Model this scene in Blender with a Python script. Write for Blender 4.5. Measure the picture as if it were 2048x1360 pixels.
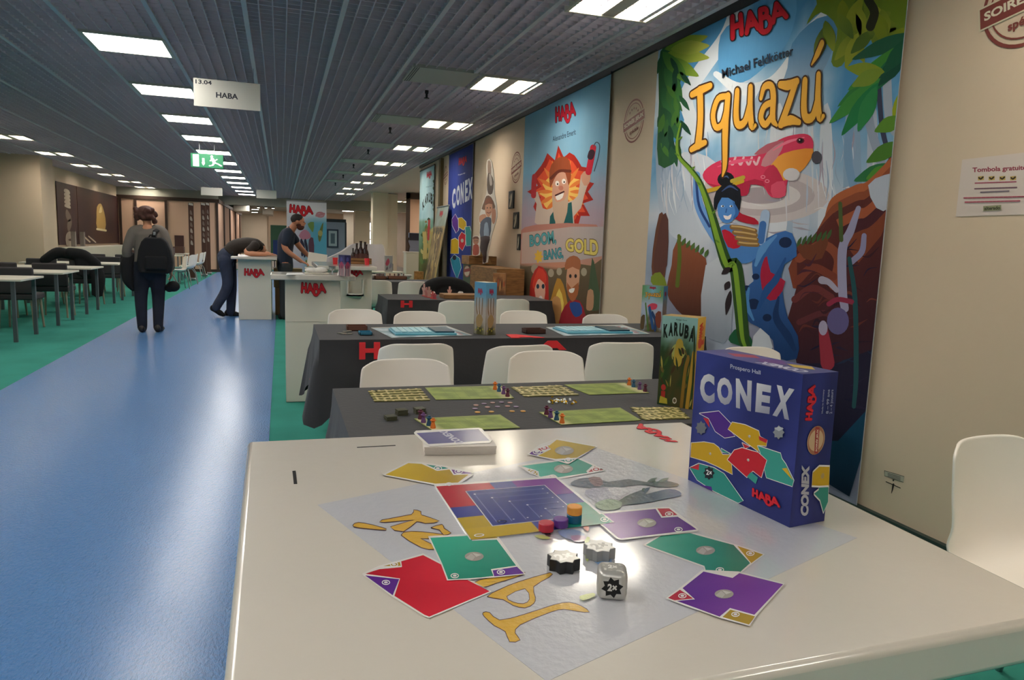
import bpy, bmesh, math, random
import numpy as np
from mathutils import Vector, Matrix
from mathutils.geometry import tessellate_polygon

random.seed(7)
SC = bpy.context.scene
for o in list(bpy.data.objects):
    bpy.data.objects.remove(o)
COL = SC.collection

# ---------------------------------------------------------------- camera, world, exposure
F_PX = 1414.65
CAM_H = 1.32
YAW, PITCH, ROLL = 0.31765688, 0.13269698, -0.03350199


def cam_axes():
    cy, sy = math.cos(YAW), math.sin(YAW)
    cp, sp = math.cos(PITCH), math.sin(PITCH)
    fwd = Vector((sy * cp, cy * cp, -sp))
    right = Vector((cy, -sy, 0))
    down = fwd.cross(right)
    c, s = math.cos(ROLL), math.sin(ROLL)
    return c * right + s * down, -s * right + c * down, fwd


RX, DN, FW = cam_axes()
cam_d = bpy.data.cameras.new('camera')
cam = bpy.data.objects.new('camera', cam_d)
COL.objects.link(cam)
cam_d.sensor_width = 36.0
cam_d.lens = F_PX / 2048 * 36
cam_d.clip_start = 0.02
cam_d.clip_end = 200
M = Matrix((RX, -DN, -FW)).transposed().to_4x4()
M.translation = Vector((0, 0, CAM_H))
cam.matrix_world = M
SC.camera = cam

world = bpy.data.worlds.new('world')
SC.world = world
world.use_nodes = True
world.node_tree.nodes['Background'].inputs[0].default_value = (0.75, 0.85, 1.0, 1)
world.node_tree.nodes['Background'].inputs[1].default_value = 0.12
SC.view_settings.view_transform = 'Standard'
SC.view_settings.look = 'None'
SC.view_settings.exposure = 1.08
SC.view_settings.gamma = 1.0
SC.view_settings.use_curve_mapping = False
SC.cycles.use_denoising = True
SC.cycles.max_bounces = 8
SC.cycles.diffuse_bounces = 4
SC.cycles.sample_clamp_indirect = 6.0

E_AISLE = 12.0      # strength of the luminous aisle panels
E_TWIN = 18.5       # strength of the twin louvre lamps along the walls

# ---------------------------------------------------------------- measuring helpers: where a sight line meets a real plane


def ray(x, y):
    return RX * ((x - 1024) / F_PX) + DN * ((y - 680) / F_PX) + FW


def on_z(x, y, z):
    d = ray(x, y)
    t = (z - CAM_H) / d.z
    return Vector((d.x * t, d.y * t, z))


def on_x(x, y, X):
    d = ray(x, y)
    t = X / d.x
    return Vector((X, d.y * t, CAM_H + d.z * t))


def on_y(x, y, Y):
    d = ray(x, y)
    t = Y / d.y
    return Vector((d.x * t, Y, CAM_H + d.z * t))


# ---------------------------------------------------------------- colours and materials
def lin(h, gain=1.0):
    if isinstance(h, str):
        h = h.lstrip('#')
        c = [int(h[i:i + 2], 16) / 255 for i in (0, 2, 4)]
    else:
        c = list(h)
    r = [(v / 12.92 if v <= .04045 else ((v + .055) / 1.055) ** 2.4) * gain for v in c]
    return tuple(min(.92, v) for v in r)


MATS = {}


def mat(name, col='#808080', rough=.5, metal=0.0, spec=.5, emit=0.0, coat=0.0, bump=0.0, bscale=80.0, vary=0.0, vscale=5.0,
        trans=0.0, alpha=1.0, attr=False, stretch=None, sheen=0.0, crough=.1, bdist=.01, cior=1.5):
    if name in MATS:
        return MATS[name]
    m = bpy.data.materials.new(name)
    m.use_nodes = True
    nt = m.node_tree
    b = nt.nodes['Principled BSDF']
    c = lin(col)
    b.inputs['Base Color'].default_value = (*c, 1)
    b.inputs['Roughness'].default_value = rough
    b.inputs['Metallic'].default_value = metal
    b.inputs['Specular IOR Level'].default_value = spec
    b.inputs['Coat Weight'].default_value = coat
    b.inputs['Coat Roughness'].default_value = crough
    b.inputs['Transmission Weight'].default_value = trans
    b.inputs['Alpha'].default_value = alpha
    b.inputs['Sheen Weight'].default_value = sheen
    b.inputs['Coat IOR'].default_value = cior
    if emit:
        b.inputs['Emission Color'].default_value = (*c, 1)
        b.inputs['Emission Strength'].default_value = emit
    tc = nt.nodes.new('ShaderNodeTexCoord')
    src = tc.outputs['Object']
    if stretch:
        mp = nt.nodes.new('ShaderNodeMapping')
        mp.inputs['Scale'].default_value = stretch
        nt.links.new(src, mp.inputs['Vector'])
        src = mp.outputs['Vector']
    if attr:
        a = nt.nodes.new('ShaderNodeAttribute')
        a.attribute_name = 'Col'
        nt.links.new(a.outputs['Color'], b.inputs['Base Color'])
    if vary:
        n = nt.nodes.new('ShaderNodeTexNoise')
        n.inputs['Scale'].default_value = vscale
        n.inputs['Detail'].default_value = 5
        nt.links.new(src, n.inputs['Vector'])
        r = nt.nodes.new('ShaderNodeValToRGB')
        r.color_ramp.elements[0].position = .3
        r.color_ramp.elements[1].position = .7
        r.color_ramp.elements[0].color = (*[v * (1 - vary) for v in c], 1)
        r.color_ramp.elements[1].color = (*[min(1, v * (1 + vary)) for v in c], 1)
        nt.links.new(n.outputs['Fac'], r.inputs['Fac'])
        nt.links.new(r.outputs['Color'], b.inputs['Base Color'])
    if bump:
        n2 = nt.nodes.new('ShaderNodeTexNoise')
        n2.inputs['Scale'].default_value = bscale
        n2.inputs['Detail'].default_value = 4
        nt.links.new(src, n2.inputs['Vector'])
        bp = nt.nodes.new('ShaderNodeBump')
        bp.inputs['Strength'].default_value = bump
        bp.inputs['Distance'].default_value = bdist
        nt.links.new(n2.outputs['Fac'], bp.inputs['Height'])
        nt.links.new(bp.outputs['Normal'], b.inputs['Normal'])
    MATS[name] = m
    return m


# ---------------------------------------------------------------- objects, tags
def tag(o, label=None, cat=None, group=None, kind=None):
    if label:
        o['label'] = label
    if cat:
        o['category'] = cat
    if group:
        o['group'] = group
    if kind or cat:
        o['kind'] = kind or 'thing'
    return o


def thing(name, label, cat, loc=(0, 0, 0), rz=0.0, group=None):
    o = bpy.data.objects.new(name, None)
    COL.objects.link(o)
    o.empty_display_size = .1
    o.location = loc
    o.rotation_euler = (0, 0, rz)
    return tag(o, label, cat, group)


def dup(root, loc, rz=None, label=None, group=None):
    r = root.copy()
    COL.objects.link(r)
    r.location = loc
    if rz is not None:
        r.rotation_euler = (0, 0, rz)
    if label:
        r['label'] = label
    if group:
        r['group'] = group
    for ch in list(root.children):
        c = ch.copy()
        COL.objects.link(c)
        c.parent = r
        for g in list(ch.children):
            d = g.copy()
            COL.objects.link(d)
            d.parent = c
    return r


class MB:
    """collects shapes and links them as ONE mesh object"""

    def __init__(s):
        s.v = []
        s.f = []
        s.mi = []
        s.cur = 0

    def m(s, i):
        s.cur = i
        return s

    def add(s, vs, fs):
        n = len(s.v)
        s.v += [tuple(p) for p in vs]
        s.f += [tuple(n + i for i in f) for f in fs]
        s.mi += [s.cur] * len(fs)
        return s

    def box(s, c, d, rz=0.0, R=None):
        x, y, z = d[0] / 2, d[1] / 2, d[2] / 2
        vs = [Vector(p) for p in ((-x, -y, -z), (x, -y, -z), (x, y, -z), (-x, y, -z), (-x, -y, z), (x, -y, z), (x, y, z), (-x, y, z))]
        R = R or Matrix.Rotation(rz, 3, 'Z')
        C = Vector(c)
        return s.add([R @ p + C for p in vs], [(3, 2, 1, 0), (4, 5, 6, 7), (0, 1, 5, 4), (1, 2, 6, 5), (2, 3, 7, 6), (3, 0, 4, 7)])

    def bb(s, lo, hi):
        return s.box([(a + b) / 2 for a, b in zip(lo, hi)], [b - a for a, b in zip(lo, hi)])

    def prism(s, poly, z0, z1, xf=None):
        n = len(poly)
        xf = xf or (lambda x, y, z: (x, y, z))
        ar = sum(poly[i][0] * poly[(i + 1) % n][1] - poly[(i + 1) % n][0] * poly[i][1] for i in range(n))
        if ar < 0:
            poly = poly[::-1]
        vs = [xf(x, y, z0) for x, y in poly] + [xf(x, y, z1) for x, y in poly]
        tr = tessellate_polygon([[Vector((x, y, 0)) for x, y in poly]])
        fs = []
        for a, b, c in tr:
            A = (poly[b][0] - poly[a][0]) * (poly[c][1] - poly[a][1]) - (poly[c][0] - poly[a][0]) * (poly[b][1] - poly[a][1])
            if A < 0:
                b, c = c, b
            fs += [(c, b, a), (a + n, b + n, c + n)]
        fs += [(i, (i + 1) % n, (i + 1) % n + n, i + n) for i in range(n)]
        return s.add(vs, fs)

    def loft(s, rings, cap=True):
        n = len(rings[0])
        vs = [p for r in rings for p in r]
        fs = []
        for k in range(len(rings) - 1):
            for i in range(n):
                j = (i + 1) % n
                fs.append((k * n + i, k * n + j, (k + 1) * n + j, (k + 1) * n + i))
        if cap:
            fs.append(tuple(range(n))[::-1])
            fs.append(tuple((len(rings) - 1) * n + i for i in range(n)))
        return s.add(vs, fs)

    def lathe(s, prof, c=(0, 0, 0), seg=24):
        rings = [[(c[0] + max(r, 1e-4) * math.cos(2 * math.pi * i / seg), c[1] + max(r, 1e-4) * math.sin(2 * math.pi * i / seg), c[2] + z)
                  for i in range(seg)] for r, z in prof]
        return s.loft(rings)

    def tube(s, pts, r, seg=10, sq=None):
        """tube along points; r a radius or a list; sq = (rx, ry) factors"""
        pts = [Vector(p) for p in pts]
        rings = []
        up = None
        for k, p in enumerate(pts):
            t = (pts[min(k + 1, len(pts) - 1)] - pts[max(k - 1, 0)]).normalized()
            if up is None:
                up = Vector((0, 0, 1)) if abs(t.z) < .9 else Vector((0, 1, 0))
            a = t.cross(up).normalized()
            b = a.cross(t).normalized()
            up = b
            rr = r[k] if isinstance(r, (list, tuple)) else r
            fx, fy = sq or (1, 1)
            rings.append([p + a * (rr * fx * math.cos(2 * math.pi * i / seg)) + b * (rr * fy * math.sin(2 * math.pi * i / seg)) for i in range(seg)])
        return s.loft(rings)

    def ell(s, c, r, seg=16, rg=10, R=None):
        vs = []
        for k in range(rg + 1):
            th = math.pi * (k + .02 * (k == 0) - .02 * (k == rg)) / rg
            for i in range(seg):
                ph = 2 * math.pi * i / seg
                p = Vector((r[0] * math.sin(th) * math.cos(ph), r[1] * math.sin(th) * math.sin(ph), r[2] * math.cos(th)))
                if R:
                    p = R @ p
                vs.append(p + Vector(c))
        fs = []
        for k in range(rg):
            for i in range(seg):
                j = (i + 1) % seg
                fs.append((k * seg + i, (k + 1) * seg + i, (k + 1) * seg + j, k * seg + j))
        fs.append(tuple(range(seg)))
        fs.append(tuple(rg * seg + i for i in range(seg))[::-1])
        return s.add(vs, fs)

    def grid(s, nu, nv, fn):
        vs = [fn(i / nu, j / nv) for j in range(nv + 1) for i in range(nu + 1)]
        w = nu + 1
        return s.add(vs, [(j * w + i, j * w + i + 1, (j + 1) * w + i + 1, (j + 1) * w + i) for j in range(nv) for i in range(nu)])

    def build(s, name, mats, parent=None, bevel=0.0, seg=2, smooth=True, ang=35, loc=None, solid=0.0, sub=0, off=0.0):
        me = bpy.data.meshes.new(name)
        me.from_pydata(s.v, [], s.f)
        mats = mats if isinstance(mats, (list, tuple)) else [mats]
        for m_ in mats:
            me.materials.append(m_)
        if len(mats) > 1:
            me.polygons.foreach_set('material_index', s.mi)
        if smooth:
            me.polygons.foreach_set('use_smooth', [True] * len(me.polygons))
            me.set_sharp_from_angle(angle=math.radians(ang))
        me.update()
        o = bpy.data.objects.new(name, me)
        COL.objects.link(o)
        if parent:
            o.parent = parent
        if loc is not None:
            o.location = loc
        if solid:
            md = o.modifiers.new('thick', 'SOLIDIFY')
            md.thickness = solid
            md.offset = off
        if bevel:
            md = o.modifiers.new('bevel', 'BEVEL')
            md.width = bevel
            md.segments = seg
            md.limit_method = 'ANGLE'
            md.angle_limit = math.radians(40)
            md.harden_normals = False
        if sub:
            md = o.modifiers.new('sub', 'SUBSURF')
            md.levels = sub
            md.render_levels = sub
        return o


def structure(mb, name, mats, **k):
    o = mb.build(name, mats, **k)
    o['kind'] = 'structure'
    return o


# ---------------------------------------------------------------- printed artwork: layered flat colour shapes in one mesh
_TXT = {}


def text_geo(s, bold=0.0, sp=1.0):
    k = (s, bold, sp)
    if k in _TXT:
        return _TXT[k]
    cu = bpy.data.curves.new('lettering', 'FONT')
    cu.body = s
    cu.size = 1
    cu.offset = bold
    cu.space_character = sp
    cu.resolution_u = 3
    o = bpy.data.objects.new('lettering', cu)
    COL.objects.link(o)
    dg = bpy.context.evaluated_depsgraph_get()
    me = bpy.data.meshes.new_from_object(o.evaluated_get(dg))
    vs = [(v.co.x, v.co.y) for v in me.vertices]
    me.calc_loop_triangles()
    tr = [tuple(t.vertices) for t in me.loop_triangles]
    bpy.data.objects.remove(o)
    bpy.data.curves.remove(cu)
    bpy.data.meshes.remove(me)
    xs = [v[0] for v in vs]
    ys = [v[1] for v in vs]
    _TXT[k] = (vs, tr, (min(xs), max(xs), min(ys), max(ys)))
    return _TXT[k]


def smooth_closed(p, n=4):
    out = []
    N = len(p)
    for i in range(N):
        p0, p1, p2, p3 = [np.array(p[(i + k - 1) % N], float) for k in range(4)]
        for t in np.arange(n) / n:
            out.append(tuple(.5 * ((2 * p1) + (-p0 + p2) * t + (2 * p0 - 5 * p1 + 4 * p2 - p3) * t ** 2 + (-p0 + 3 * p1 - 3 * p2 + p3) * t ** 3)))
    return out


def smooth_open(p, n=5):
    p = [np.array(q, float) for q in p]
    q = [2 * p[0] - p[1]] + p + [2 * p[-1] - p[-2]]
    out = []
    for i in range(len(p) - 1):
        p0, p1, p2, p3 = q[i:i + 4]
        for t in np.arange(n) / n:
            out.append(tuple(.5 * ((2 * p1) + (-p0 + p2) * t + (2 * p0 - 5 * p1 + 4 * p2 - p3) * t ** 2 + (-p0 + 3 * p1 - 3 * p2 + p3) * t ** 3)))
    out.append(tuple(p[-1]))
    return out


def quad_map(bl, br, tl, tr):
    def f(u, v):
        return tuple((1 - v) * ((1 - u) * bl[k] + u * br[k]) + v * ((1 - u) * tl[k] + u * tr[k]) for k in (0, 1))
    return f


# HABA letters as strokes in a 3.6 x 1.35 field
HABA = [[(.12, .42), (.2, 1.3)], [(.68, .45), (.7, 1.28)], [(.15, .85), (.7, .87)],
        [(.98, .4), (1.27, 1.24)], [(1.27, 1.24), (1.68, .42)], [(1.12, .7), (1.52, .68)],
        [(1.86, .3), (1.9, 1.22)], [(1.9, 1.22), (2.2, 1.2), (2.28, 1.0), (2.16, .84), (1.9, .82)],
        [(1.9, .82), (2.3, .78), (2.45, .45), (2.3, .15), (2.0, .12), (1.8, .3)],
        [(2.6, .42), (2.9, 1.28)], [(2.9, 1.28), (3.42, .45)], [(2.75, .72), (3.22, .7)]]
# Iguazu lettering in a 6 x 3 field, strokes with widths
IGU = [([(.15, 2.2), (.55, 2.3), (.95, 2.38)], [.1, .13, .1]), ([(.5, 2.3), (.52, 1.4), (.42, .62)], [.13, .12, .14]), ([(.12, .5), (.45, .62), (.72, .68)], [.09, .12, .09]),
       ([(1.72, 2.0), (1.3, 1.95), (1.08, 1.5), (1.2, 1.12), (1.5, 1.2), (1.72, 1.7)], [.09, .1, .1, .1, .1, .1]), ([(1.74, 2.0), (1.62, 1.0), (1.6, .0), (1.5, -.35)], [.11, .13, .1, .03]),
       ([(2.15, 2.1), (2.1, 1.4), (2.2, 1.12), (2.5, 1.2), (2.72, 1.7)], [.1, .12, .12, .11, .1]), ([(2.74, 2.15), (2.72, 1.5), (2.8, 1.05), (2.95, 1.05)], [.1, .12, .12, .06]),
       ([(3.2, 1.8), (3.35, 2.1), (3.65, 2.1), (3.75, 1.8), (3.72, 1.2), (3.9, 1.0)], [.07, .1, .11, .12, .12, .05]), ([(3.72, 1.65), (3.35, 1.55), (3.2, 1.25), (3.4, 1.05), (3.72, 1.3)], [.09, .1, .11, .1, .09]),
       ([(4.05, 2.1), (4.4, 2.05), (4.8, 2.12)], [.1, .14, .1]), ([(4.75, 2.1), (4.4, 1.5), (4.1, 1.02)], [.11, .12, .12]), ([(4.05, 1.0), (4.5, 1.1), (4.9, 1.02)], [.09, .14, .08]),
       ([(5.15, 2.1), (5.1, 1.4), (5.2, 1.12), (5.5, 1.15), (5.72, 1.6)], [.11, .13, .13, .12, .1]), ([(5.75, 2.2), (5.72, 1.5), (5.8, 1.1), (5.97, 1.12)], [.1, .13, .13, .06]),
       ([(5.45, 2.5), (5.7, 2.75), (5.9, 3.0)], [.03, .1, .1])]


def stroke_poly(pts, w, cap=6):
    """triangles for a thick line with round ends; w half width or list"""
    pts = [np.array(p, float) for p in pts]
    n = len(pts)
    W = list(w) if isinstance(w, (list, tuple, np.ndarray)) else [w] * n
    L, Rr = [], []
    for k in range(n):
        t = pts[min(k + 1, n - 1)] - pts[max(k - 1, 0)]
        t = t / (np.linalg.norm(t) + 1e-12)
        nn = np.array((-t[1], t[0]))
        L.append(pts[k] + nn * W[k])
        Rr.append(pts[k] - nn * W[k])
    V = [tuple(p) for p in L + Rr]
    T = []
    for k in range(n - 1):
        T += [(k, n + k, n + k + 1), (k, n + k + 1, k + 1)]
    for k in (0, n - 1):
        if W[k] > 1e-6 and cap:
            t = (pts[1] - pts[0]) if k == 0 else (pts[-1] - pts[-2])
            an = math.atan2(t[1], t[0]) + (math.pi / 2 if k == 0 else -math.pi / 2)
            c = len(V)
            V.append(tuple(pts[k]))
            for i in range(cap + 1):
                V.append((pts[k][0] + W[k] * math.cos(an + math.pi * i / cap), pts[k][1] + W[k] * math.sin(an + math.pi * i / cap)))
            T += [(c, c + 1 + i, c + 2 + i) for i in range(cap)]
    return V, T


def clip_tris(W3, T, cols, planes):
    """planes: (axis, limit, keep-below?)"""
    inside = [all((p[a] <= l) if lo else (p[a] >= l) for a, l, lo in planes) for p in W3]
    V, C, F = list(W3), list(cols), []
    for t in T:
        if all(inside[i] for i in t):
            F.append(t)
            continue
        P = [(np.array(W3[i], float), np.array(cols[i], float)) for i in t]
        for a, l, lo in planes:
            Q = []
            for i in range(len(P)):
                p, q = P[i], P[(i + 1) % len(P)]
                dp, dq = (l - p[0][a], l - q[0][a]) if lo else (p[0][a] - l, q[0][a] - l)
                if dp >= 0:
                    Q.append(p)
                if dp * dq < 0:
                    f = dp / (dp - dq)
                    Q.append((p[0] + (q[0] - p[0]) * f, p[1] + (q[1] - p[1]) * f))
            P = Q
            if len(P) < 3:
                break
        if len(P) >= 3:
            n = len(V)
            V += [tuple(p[0]) for p in P]
            C += [tuple(p[1]) for p in P]
            F.append(tuple(range(n, n + len(P))))
    return V, F, C


class Art:
    """a printed face: shapes are laid one over the other, each a hair further out, all in one mesh with a colour per vertex"""

    def __init__(s, mapf, step=.00004, gain=1.0, start=1):
        s.map = mapf
        s.step = step
        s.gain = gain
        s.k = start
        s.clip = None
        s.cy = None
        s.V = []
        s.F = []
        s.C = []

    def raw(s, V, T, cols, bump=True):
        n = len(s.V)
        if s.cy:
            s.k = s.cy[0] + s.cy[1] % s.cy[2]
            s.cy[1] += 1
            bump = False
        d = s.k * s.step
        if not isinstance(cols, list):
            cols = [cols] * len(V)
        W3 = [s.map(x, y, d) for x, y in V]
        if s.clip:
            W3, T, cols = clip_tris(W3, T, cols, s.clip)
        s.V += W3
        s.C += cols
        s.F += [tuple(n + i for i in t) for t in T]
        if bump:
            s.k += 1
        return s

    def scatter(s, n=8):
        """scattered marks share n levels until settle()"""
        s.cy = [s.k, 0, n]
        return s

    def settle(s):
        s.k = s.cy[0] + s.cy[2]
        s.cy = None
        return s

    def col(s, c):
        return lin(c, s.gain)

    def shade(s, V, c):
        """c: a colour, or (c0, p0, c1, p1) for a printed blend between two points"""
        if isinstance(c, tuple) and len(c) == 4 and isinstance(c[0], str):
            a, b = np.array(s.col(c[0])), np.array(s.col(c[2]))
            p, q = np.array(c[1], float), np.array(c[3], float)
            d = q - p
            out = []
            for x, y in V:
                t = min(1, max(0, ((x - p[0]) * d[0] + (y - p[1]) * d[1]) / (d @ d)))
                out.append(tuple(a * (1 - t) + b * t))
            return out
        return s.col(c)

    def poly(s, P, c, sm=0, bump=True):
        if sm:
            P = smooth_closed(P, sm)
        T = tessellate_polygon([[Vector((x, y, 0)) for x, y in P]])
        return s.raw(P, T, s.shade(P, c), bump)

    def out(s, P, c, oc, w, sm=0):
        """polygon with an outline of half width w"""
        if sm:
            P = smooth_closed(P, sm)
        s.line(list(P) + [P[0]], w, oc, sm=False)
        return s.poly(P, c)

    def line(s, P, w, c, sm=True, bump=True):
        if sm and len(P) > 2:
            n0 = len(P)
            P = smooth_open(P, 5)
            if isinstance(w, (list, tuple)):
                w = list(np.interp(np.linspace(0, n0 - 1, len(P)), range(n0), w))
        V, T = stroke_poly(P, w)
        return s.raw(V, T, s.shade(V, c), bump)

    def rect(s, x0, y0, x1, y1, c):
        return s.poly([(x0, y0), (x1, y0), (x1, y1), (x0, y1)], c)

    def grid(s, x0, y0, x1, y1, nx, ny, fn):
        V = [(x0 + (x1 - x0) * i / nx, y0 + (y1 - y0) * j / ny) for j in range(ny + 1) for i in range(nx + 1)]
        c = [s.col(fn(i / nx, j / ny)) for j in range(ny + 1) for i in range(nx + 1)]
        w = nx + 1
        T = [(j * w + i, j * w + i + 1, (j + 1) * w + i + 1, (j + 1) * w + i) for j in range(ny) for i in range(nx)]
        return s.raw(V, T, c)

    def disc(s, cx, cy, rx, ry, c, n=20, rot=0.0):
        cr, sr = math.cos(rot), math.sin(rot)
        V = [(cx + rx * math.cos(2 * math.pi * i / n) * cr - ry * math.sin(2 * math.pi * i / n) * sr,
              cy + rx * math.cos(2 * math.pi * i / n) * sr + ry * math.sin(2 * math.pi * i / n) * cr) for i in range(n)]
        return s.poly(V, c)

    def ring(s, cx, cy, rx, ry, w, c, n=28, rot=0.0):
        cr, sr = math.cos(rot), math.sin(rot)
        V = [(cx + rx * math.cos(2 * math.pi * i / n) * cr - ry * math.sin(2 * math.pi * i / n) * sr,
              cy + rx * math.cos(2 * math.pi * i / n) * sr + ry * math.sin(2 * math.pi * i / n) * cr) for i in range(n + 1)]
        return s.line(V, w, c, sm=False)

    def text(s, t, bl, br, tl, tr=None, c='#000000', bold=0.0, sp=1.0):
        vs, tri, (x0, x1, y0, y1) = text_geo(t, bold, sp)
        tr = tr or (br[0] + tl[0] - bl[0], br[1] + tl[1] - bl[1])
        q = quad_map(bl, br, tl, tr)
        V = [q((x - x0) / (x1 - x0), (y - y0) / (y1 - y0)) for x, y in vs]
        return s.raw(V, tri, s.shade(V, c))

    def strokes(s, S, W, H, bl, br, tl, tr, c, oc, w, ow, y0=0.0):
        q = quad_map(bl, br, tl, tr)
        for extra, colr in ((ow, oc), (0.0, c)):
            if colr is None:
                continue
            for st in S:
                pts, ww = st if isinstance(st, tuple) else (st, w)
                n0 = len(pts)
                if n0 > 2:
                    P = smooth_open(pts, 4)
                else:
                    P = [tuple(np.array(pts[0]) * (1 - t) + np.array(pts[1]) * t) for t in np.linspace(0, 1, 4)]
                if isinstance(ww, list):
                    ww = list(np.interp(np.linspace(0, n0 - 1, len(P)), range(n0), ww))
                    ww = [v + extra for v in ww]
                else:
                    ww = ww + extra
                V, T = stroke_poly(P, ww)
                V = [q(x / W, (y - y0) / H) for x, y in V]
                s.raw(V, T, s.shade(V, colr))
        return s

    def haba(s, bl, br, tl, tr=None, c='#d0202c', oc='#6a1018'):
        tr = tr or (br[0] + tl[0] - bl[0], br[1] + tl[1] - bl[1])
        return s.strokes(HABA, 3.55, 1.4, bl, br, tl, tr, c, oc, .13, .055)

    def iguazu(s, bl, br, tl, tr=None, c='#f0b040', oc='#4a2a18', ow=.05):
        tr = tr or (br[0] + tl[0] - bl[0], br[1] + tl[1] - bl[1])
        return s.strokes(IGU, 6.05, 3.5, bl, br, tl, tr, c, oc, .1, ow, y0=-.4)

    def add_solid(s, mb, c):
        """a plain solid (MB) under the print, in one colour"""
        n = len(s.V)
        s.V += mb.v
        s.C += [s.col(c)] * len(mb.v)
        s.F += [tuple(n + i for i in f) for f in mb.f]
        return s

    def build(s, name, m, parent=None, loc=None):
        me = bpy.data.meshes.new(name)
        me.from_pydata([tuple(v) for v in s.V], [], s.F)
        me.materials.append(m)
        a = me.color_attributes.new('Col', 'FLOAT_COLOR', 'POINT')
        a.data.foreach_set('color', np.array([(*c[:3], 1.0) for c in s.C], dtype=np.float32).ravel())
        me.update()
        o = bpy.data.objects.new(name, me)
        COL.objects.link(o)
        if parent:
            o.parent = parent
        if loc is not None:
            o.location = loc
        return o


def merge_art(arts, name, m, parent=None, loc=None):
    base = arts[0]
    for a in arts[1:]:
        n = len(base.V)
        base.V += a.V
        base.C += a.C
        base.F += [tuple(n + i for i in f) for f in a.F]
    return base.build(name, m, parent, loc)


def homog(src, dst):
    """projective map taking four src points to four dst points"""
    A, B = [], []
    for (x, y), (u, v) in zip(src, dst):
        A += [[x, y, 1, 0, 0, 0, -u * x, -u * y], [0, 0, 0, x, y, 1, -v * x, -v * y]]
        B += [u, v]
    h = np.append(np.linalg.solve(np.array(A, float), np.array(B, float)), 1).reshape(3, 3)

    def f(x, y):
        w = h @ np.array((x, y, 1.0))
        return w[0] / w[2], w[1] / w[2]
    return f


# ---------------------------------------------------------------- shared materials
m_print = mat('print_satin', attr=True, rough=.45, spec=.3)
m_gloss = mat('print_gloss', attr=True, rough=.2, spec=.5)
m_cloth_print = mat('print_cloth', attr=True, rough=.75, spec=.2, bump=.9, bscale=6, stretch=(1, 1, .22))
m_cream = mat('cream_wall', '#cfbaa2', rough=.75, spec=.25, bump=.12, bscale=18, vary=.03, vscale=1.5)
m_white = mat('white_laminate', '#d6d0c0', rough=.3, spec=.5, bump=.015, bscale=400)
m_top = mat('white_table_film', '#d2cabd', rough=.3, spec=.5, coat=1.0, crough=.14, cior=1.6, bump=.06, bscale=45)
m_steel = mat('brushed_steel', '#9a9c9e', rough=.35, metal=1)
m_dark = mat('dark_metal', '#23262a', rough=.45, metal=.4)
m_black = mat('black_fabric', '#0c0c0f', rough=.9)
m_grid = mat('grid_lacquer', '#beb4be', rough=.5, spec=.3)
m_white_p = mat('white_plastic', '#f4ece2', rough=.3, spec=.5)
m_card = mat('cardboard', '#a07a4c', rough=.8, vary=.15, vscale=20)
m_wood = mat('plank_wood', '#8a6236', rough=.6, vary=.35, vscale=8, stretch=(1, 1, 6))
m_brown = mat('dark_brown_frame', '#38241a', rough=.5)
m_peach = mat('peach_panel', '#d4ac92', rough=.7)
m_red = mat('red_felt', '#d8242c', rough=.7)
# ================================================================ the setting
WX = 2.8885     # right wall plane
CZ = 2.9        # underside of the grid ceiling
m_green = mat('green_carpet', '#3a8a7c', rough=.95, spec=.1, bump=.25, bscale=300, vary=.08, vscale=3)
m_blue = mat('blue_film_carpet', '#66a8f2', rough=.5, spec=.4, coat=.8, crough=.24, bump=1.0, bscale=100, stretch=(1, .5, 1), bdist=.07)
m_plenum = mat('dark_plenum', '#747478', rough=.9)
m_grey = mat('grey_soffit', '#9c9c90', rough=.8)

structure(MB().bb((-8, -9, -.1), (6.2, 52, 0)), 'floor', m_green, smooth=False)
structure(MB().bb((2.95, 15.6, 0), (6.0, 31, .004)).bb((-2.1, 31, 0), (6.0, 47.9, .004)), 'floor_bounce', mat('bounce_grey', '#a09890', rough=.6), smooth=False)  # grey cover added over the unseen far floor to cut its green bounce
run = MB().bb((-2.2, -9, 0), (-.085, 30, .004)).build('carpet_runner', m_blue, smooth=False)
tag(run, 'shiny blue carpet runner covering the aisle beside the white counters', 'carpet')
structure(MB().bb((-8, -9, 3.55), (6.2, 31, 3.65)), 'ceiling', m_plenum, smooth=False)
structure(MB().bb((-8, 31, 2.82), (6.2, 52, 2.92)), 'ceiling_far', m_grey, smooth=False)
structure(MB().bb((-8, 30.6, 2.56), (6.2, 31.0, 3.6)), 'trim_1', m_grey, smooth=False)
structure(MB().bb((2.76, 15.5, 2.97), (6.2, 30.6, 3.02)), 'ceiling_side', mat('side_ceiling', '#c0b0aa', rough=.8), smooth=False)
structure(MB().bb((WX, -9, 0), (WX + .2, 15.5, 3.6)), 'wall_right', m_cream, smooth=False)
structure(MB().bb((WX + .2, 15.3, 0), (6.2, 15.5, 3.6)), 'wall_right_return', m_cream, smooth=False)
structure(MB().bb((6.0, 15.5, 0), (6.2, 52, 3.6)), 'wall_right_far', m_cream, smooth=False)
structure(MB().bb((-8, -9.2, 0), (6.2, -9, 3.6)), 'wall_back', m_cream, smooth=False)
structure(MB().bb((-8, 48, 0), (6.2, 48.2, 3.0)), 'wall_front', m_cream, smooth=False)
structure(MB().bb((-8.2, -9, 0), (-8, 52, 3.6)), 'wall_left', m_cream, smooth=False)
structure(MB().bb((-8, 18, 0), (-4.92, 18.9, 3.6)), 'wall_left_pier', m_cream, smooth=False)
structure(MB().bb((-5.6, 18.9, 0), (-5.4, 28, 3.6)), 'wall_left_bay', m_cream, smooth=False)
structure(MB().bb((WX - .03, -9, .0), (WX, 15.5, .03)), 'baseboard_right', mat('dark_skirting', '#22322e', rough=.6), smooth=False)
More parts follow.
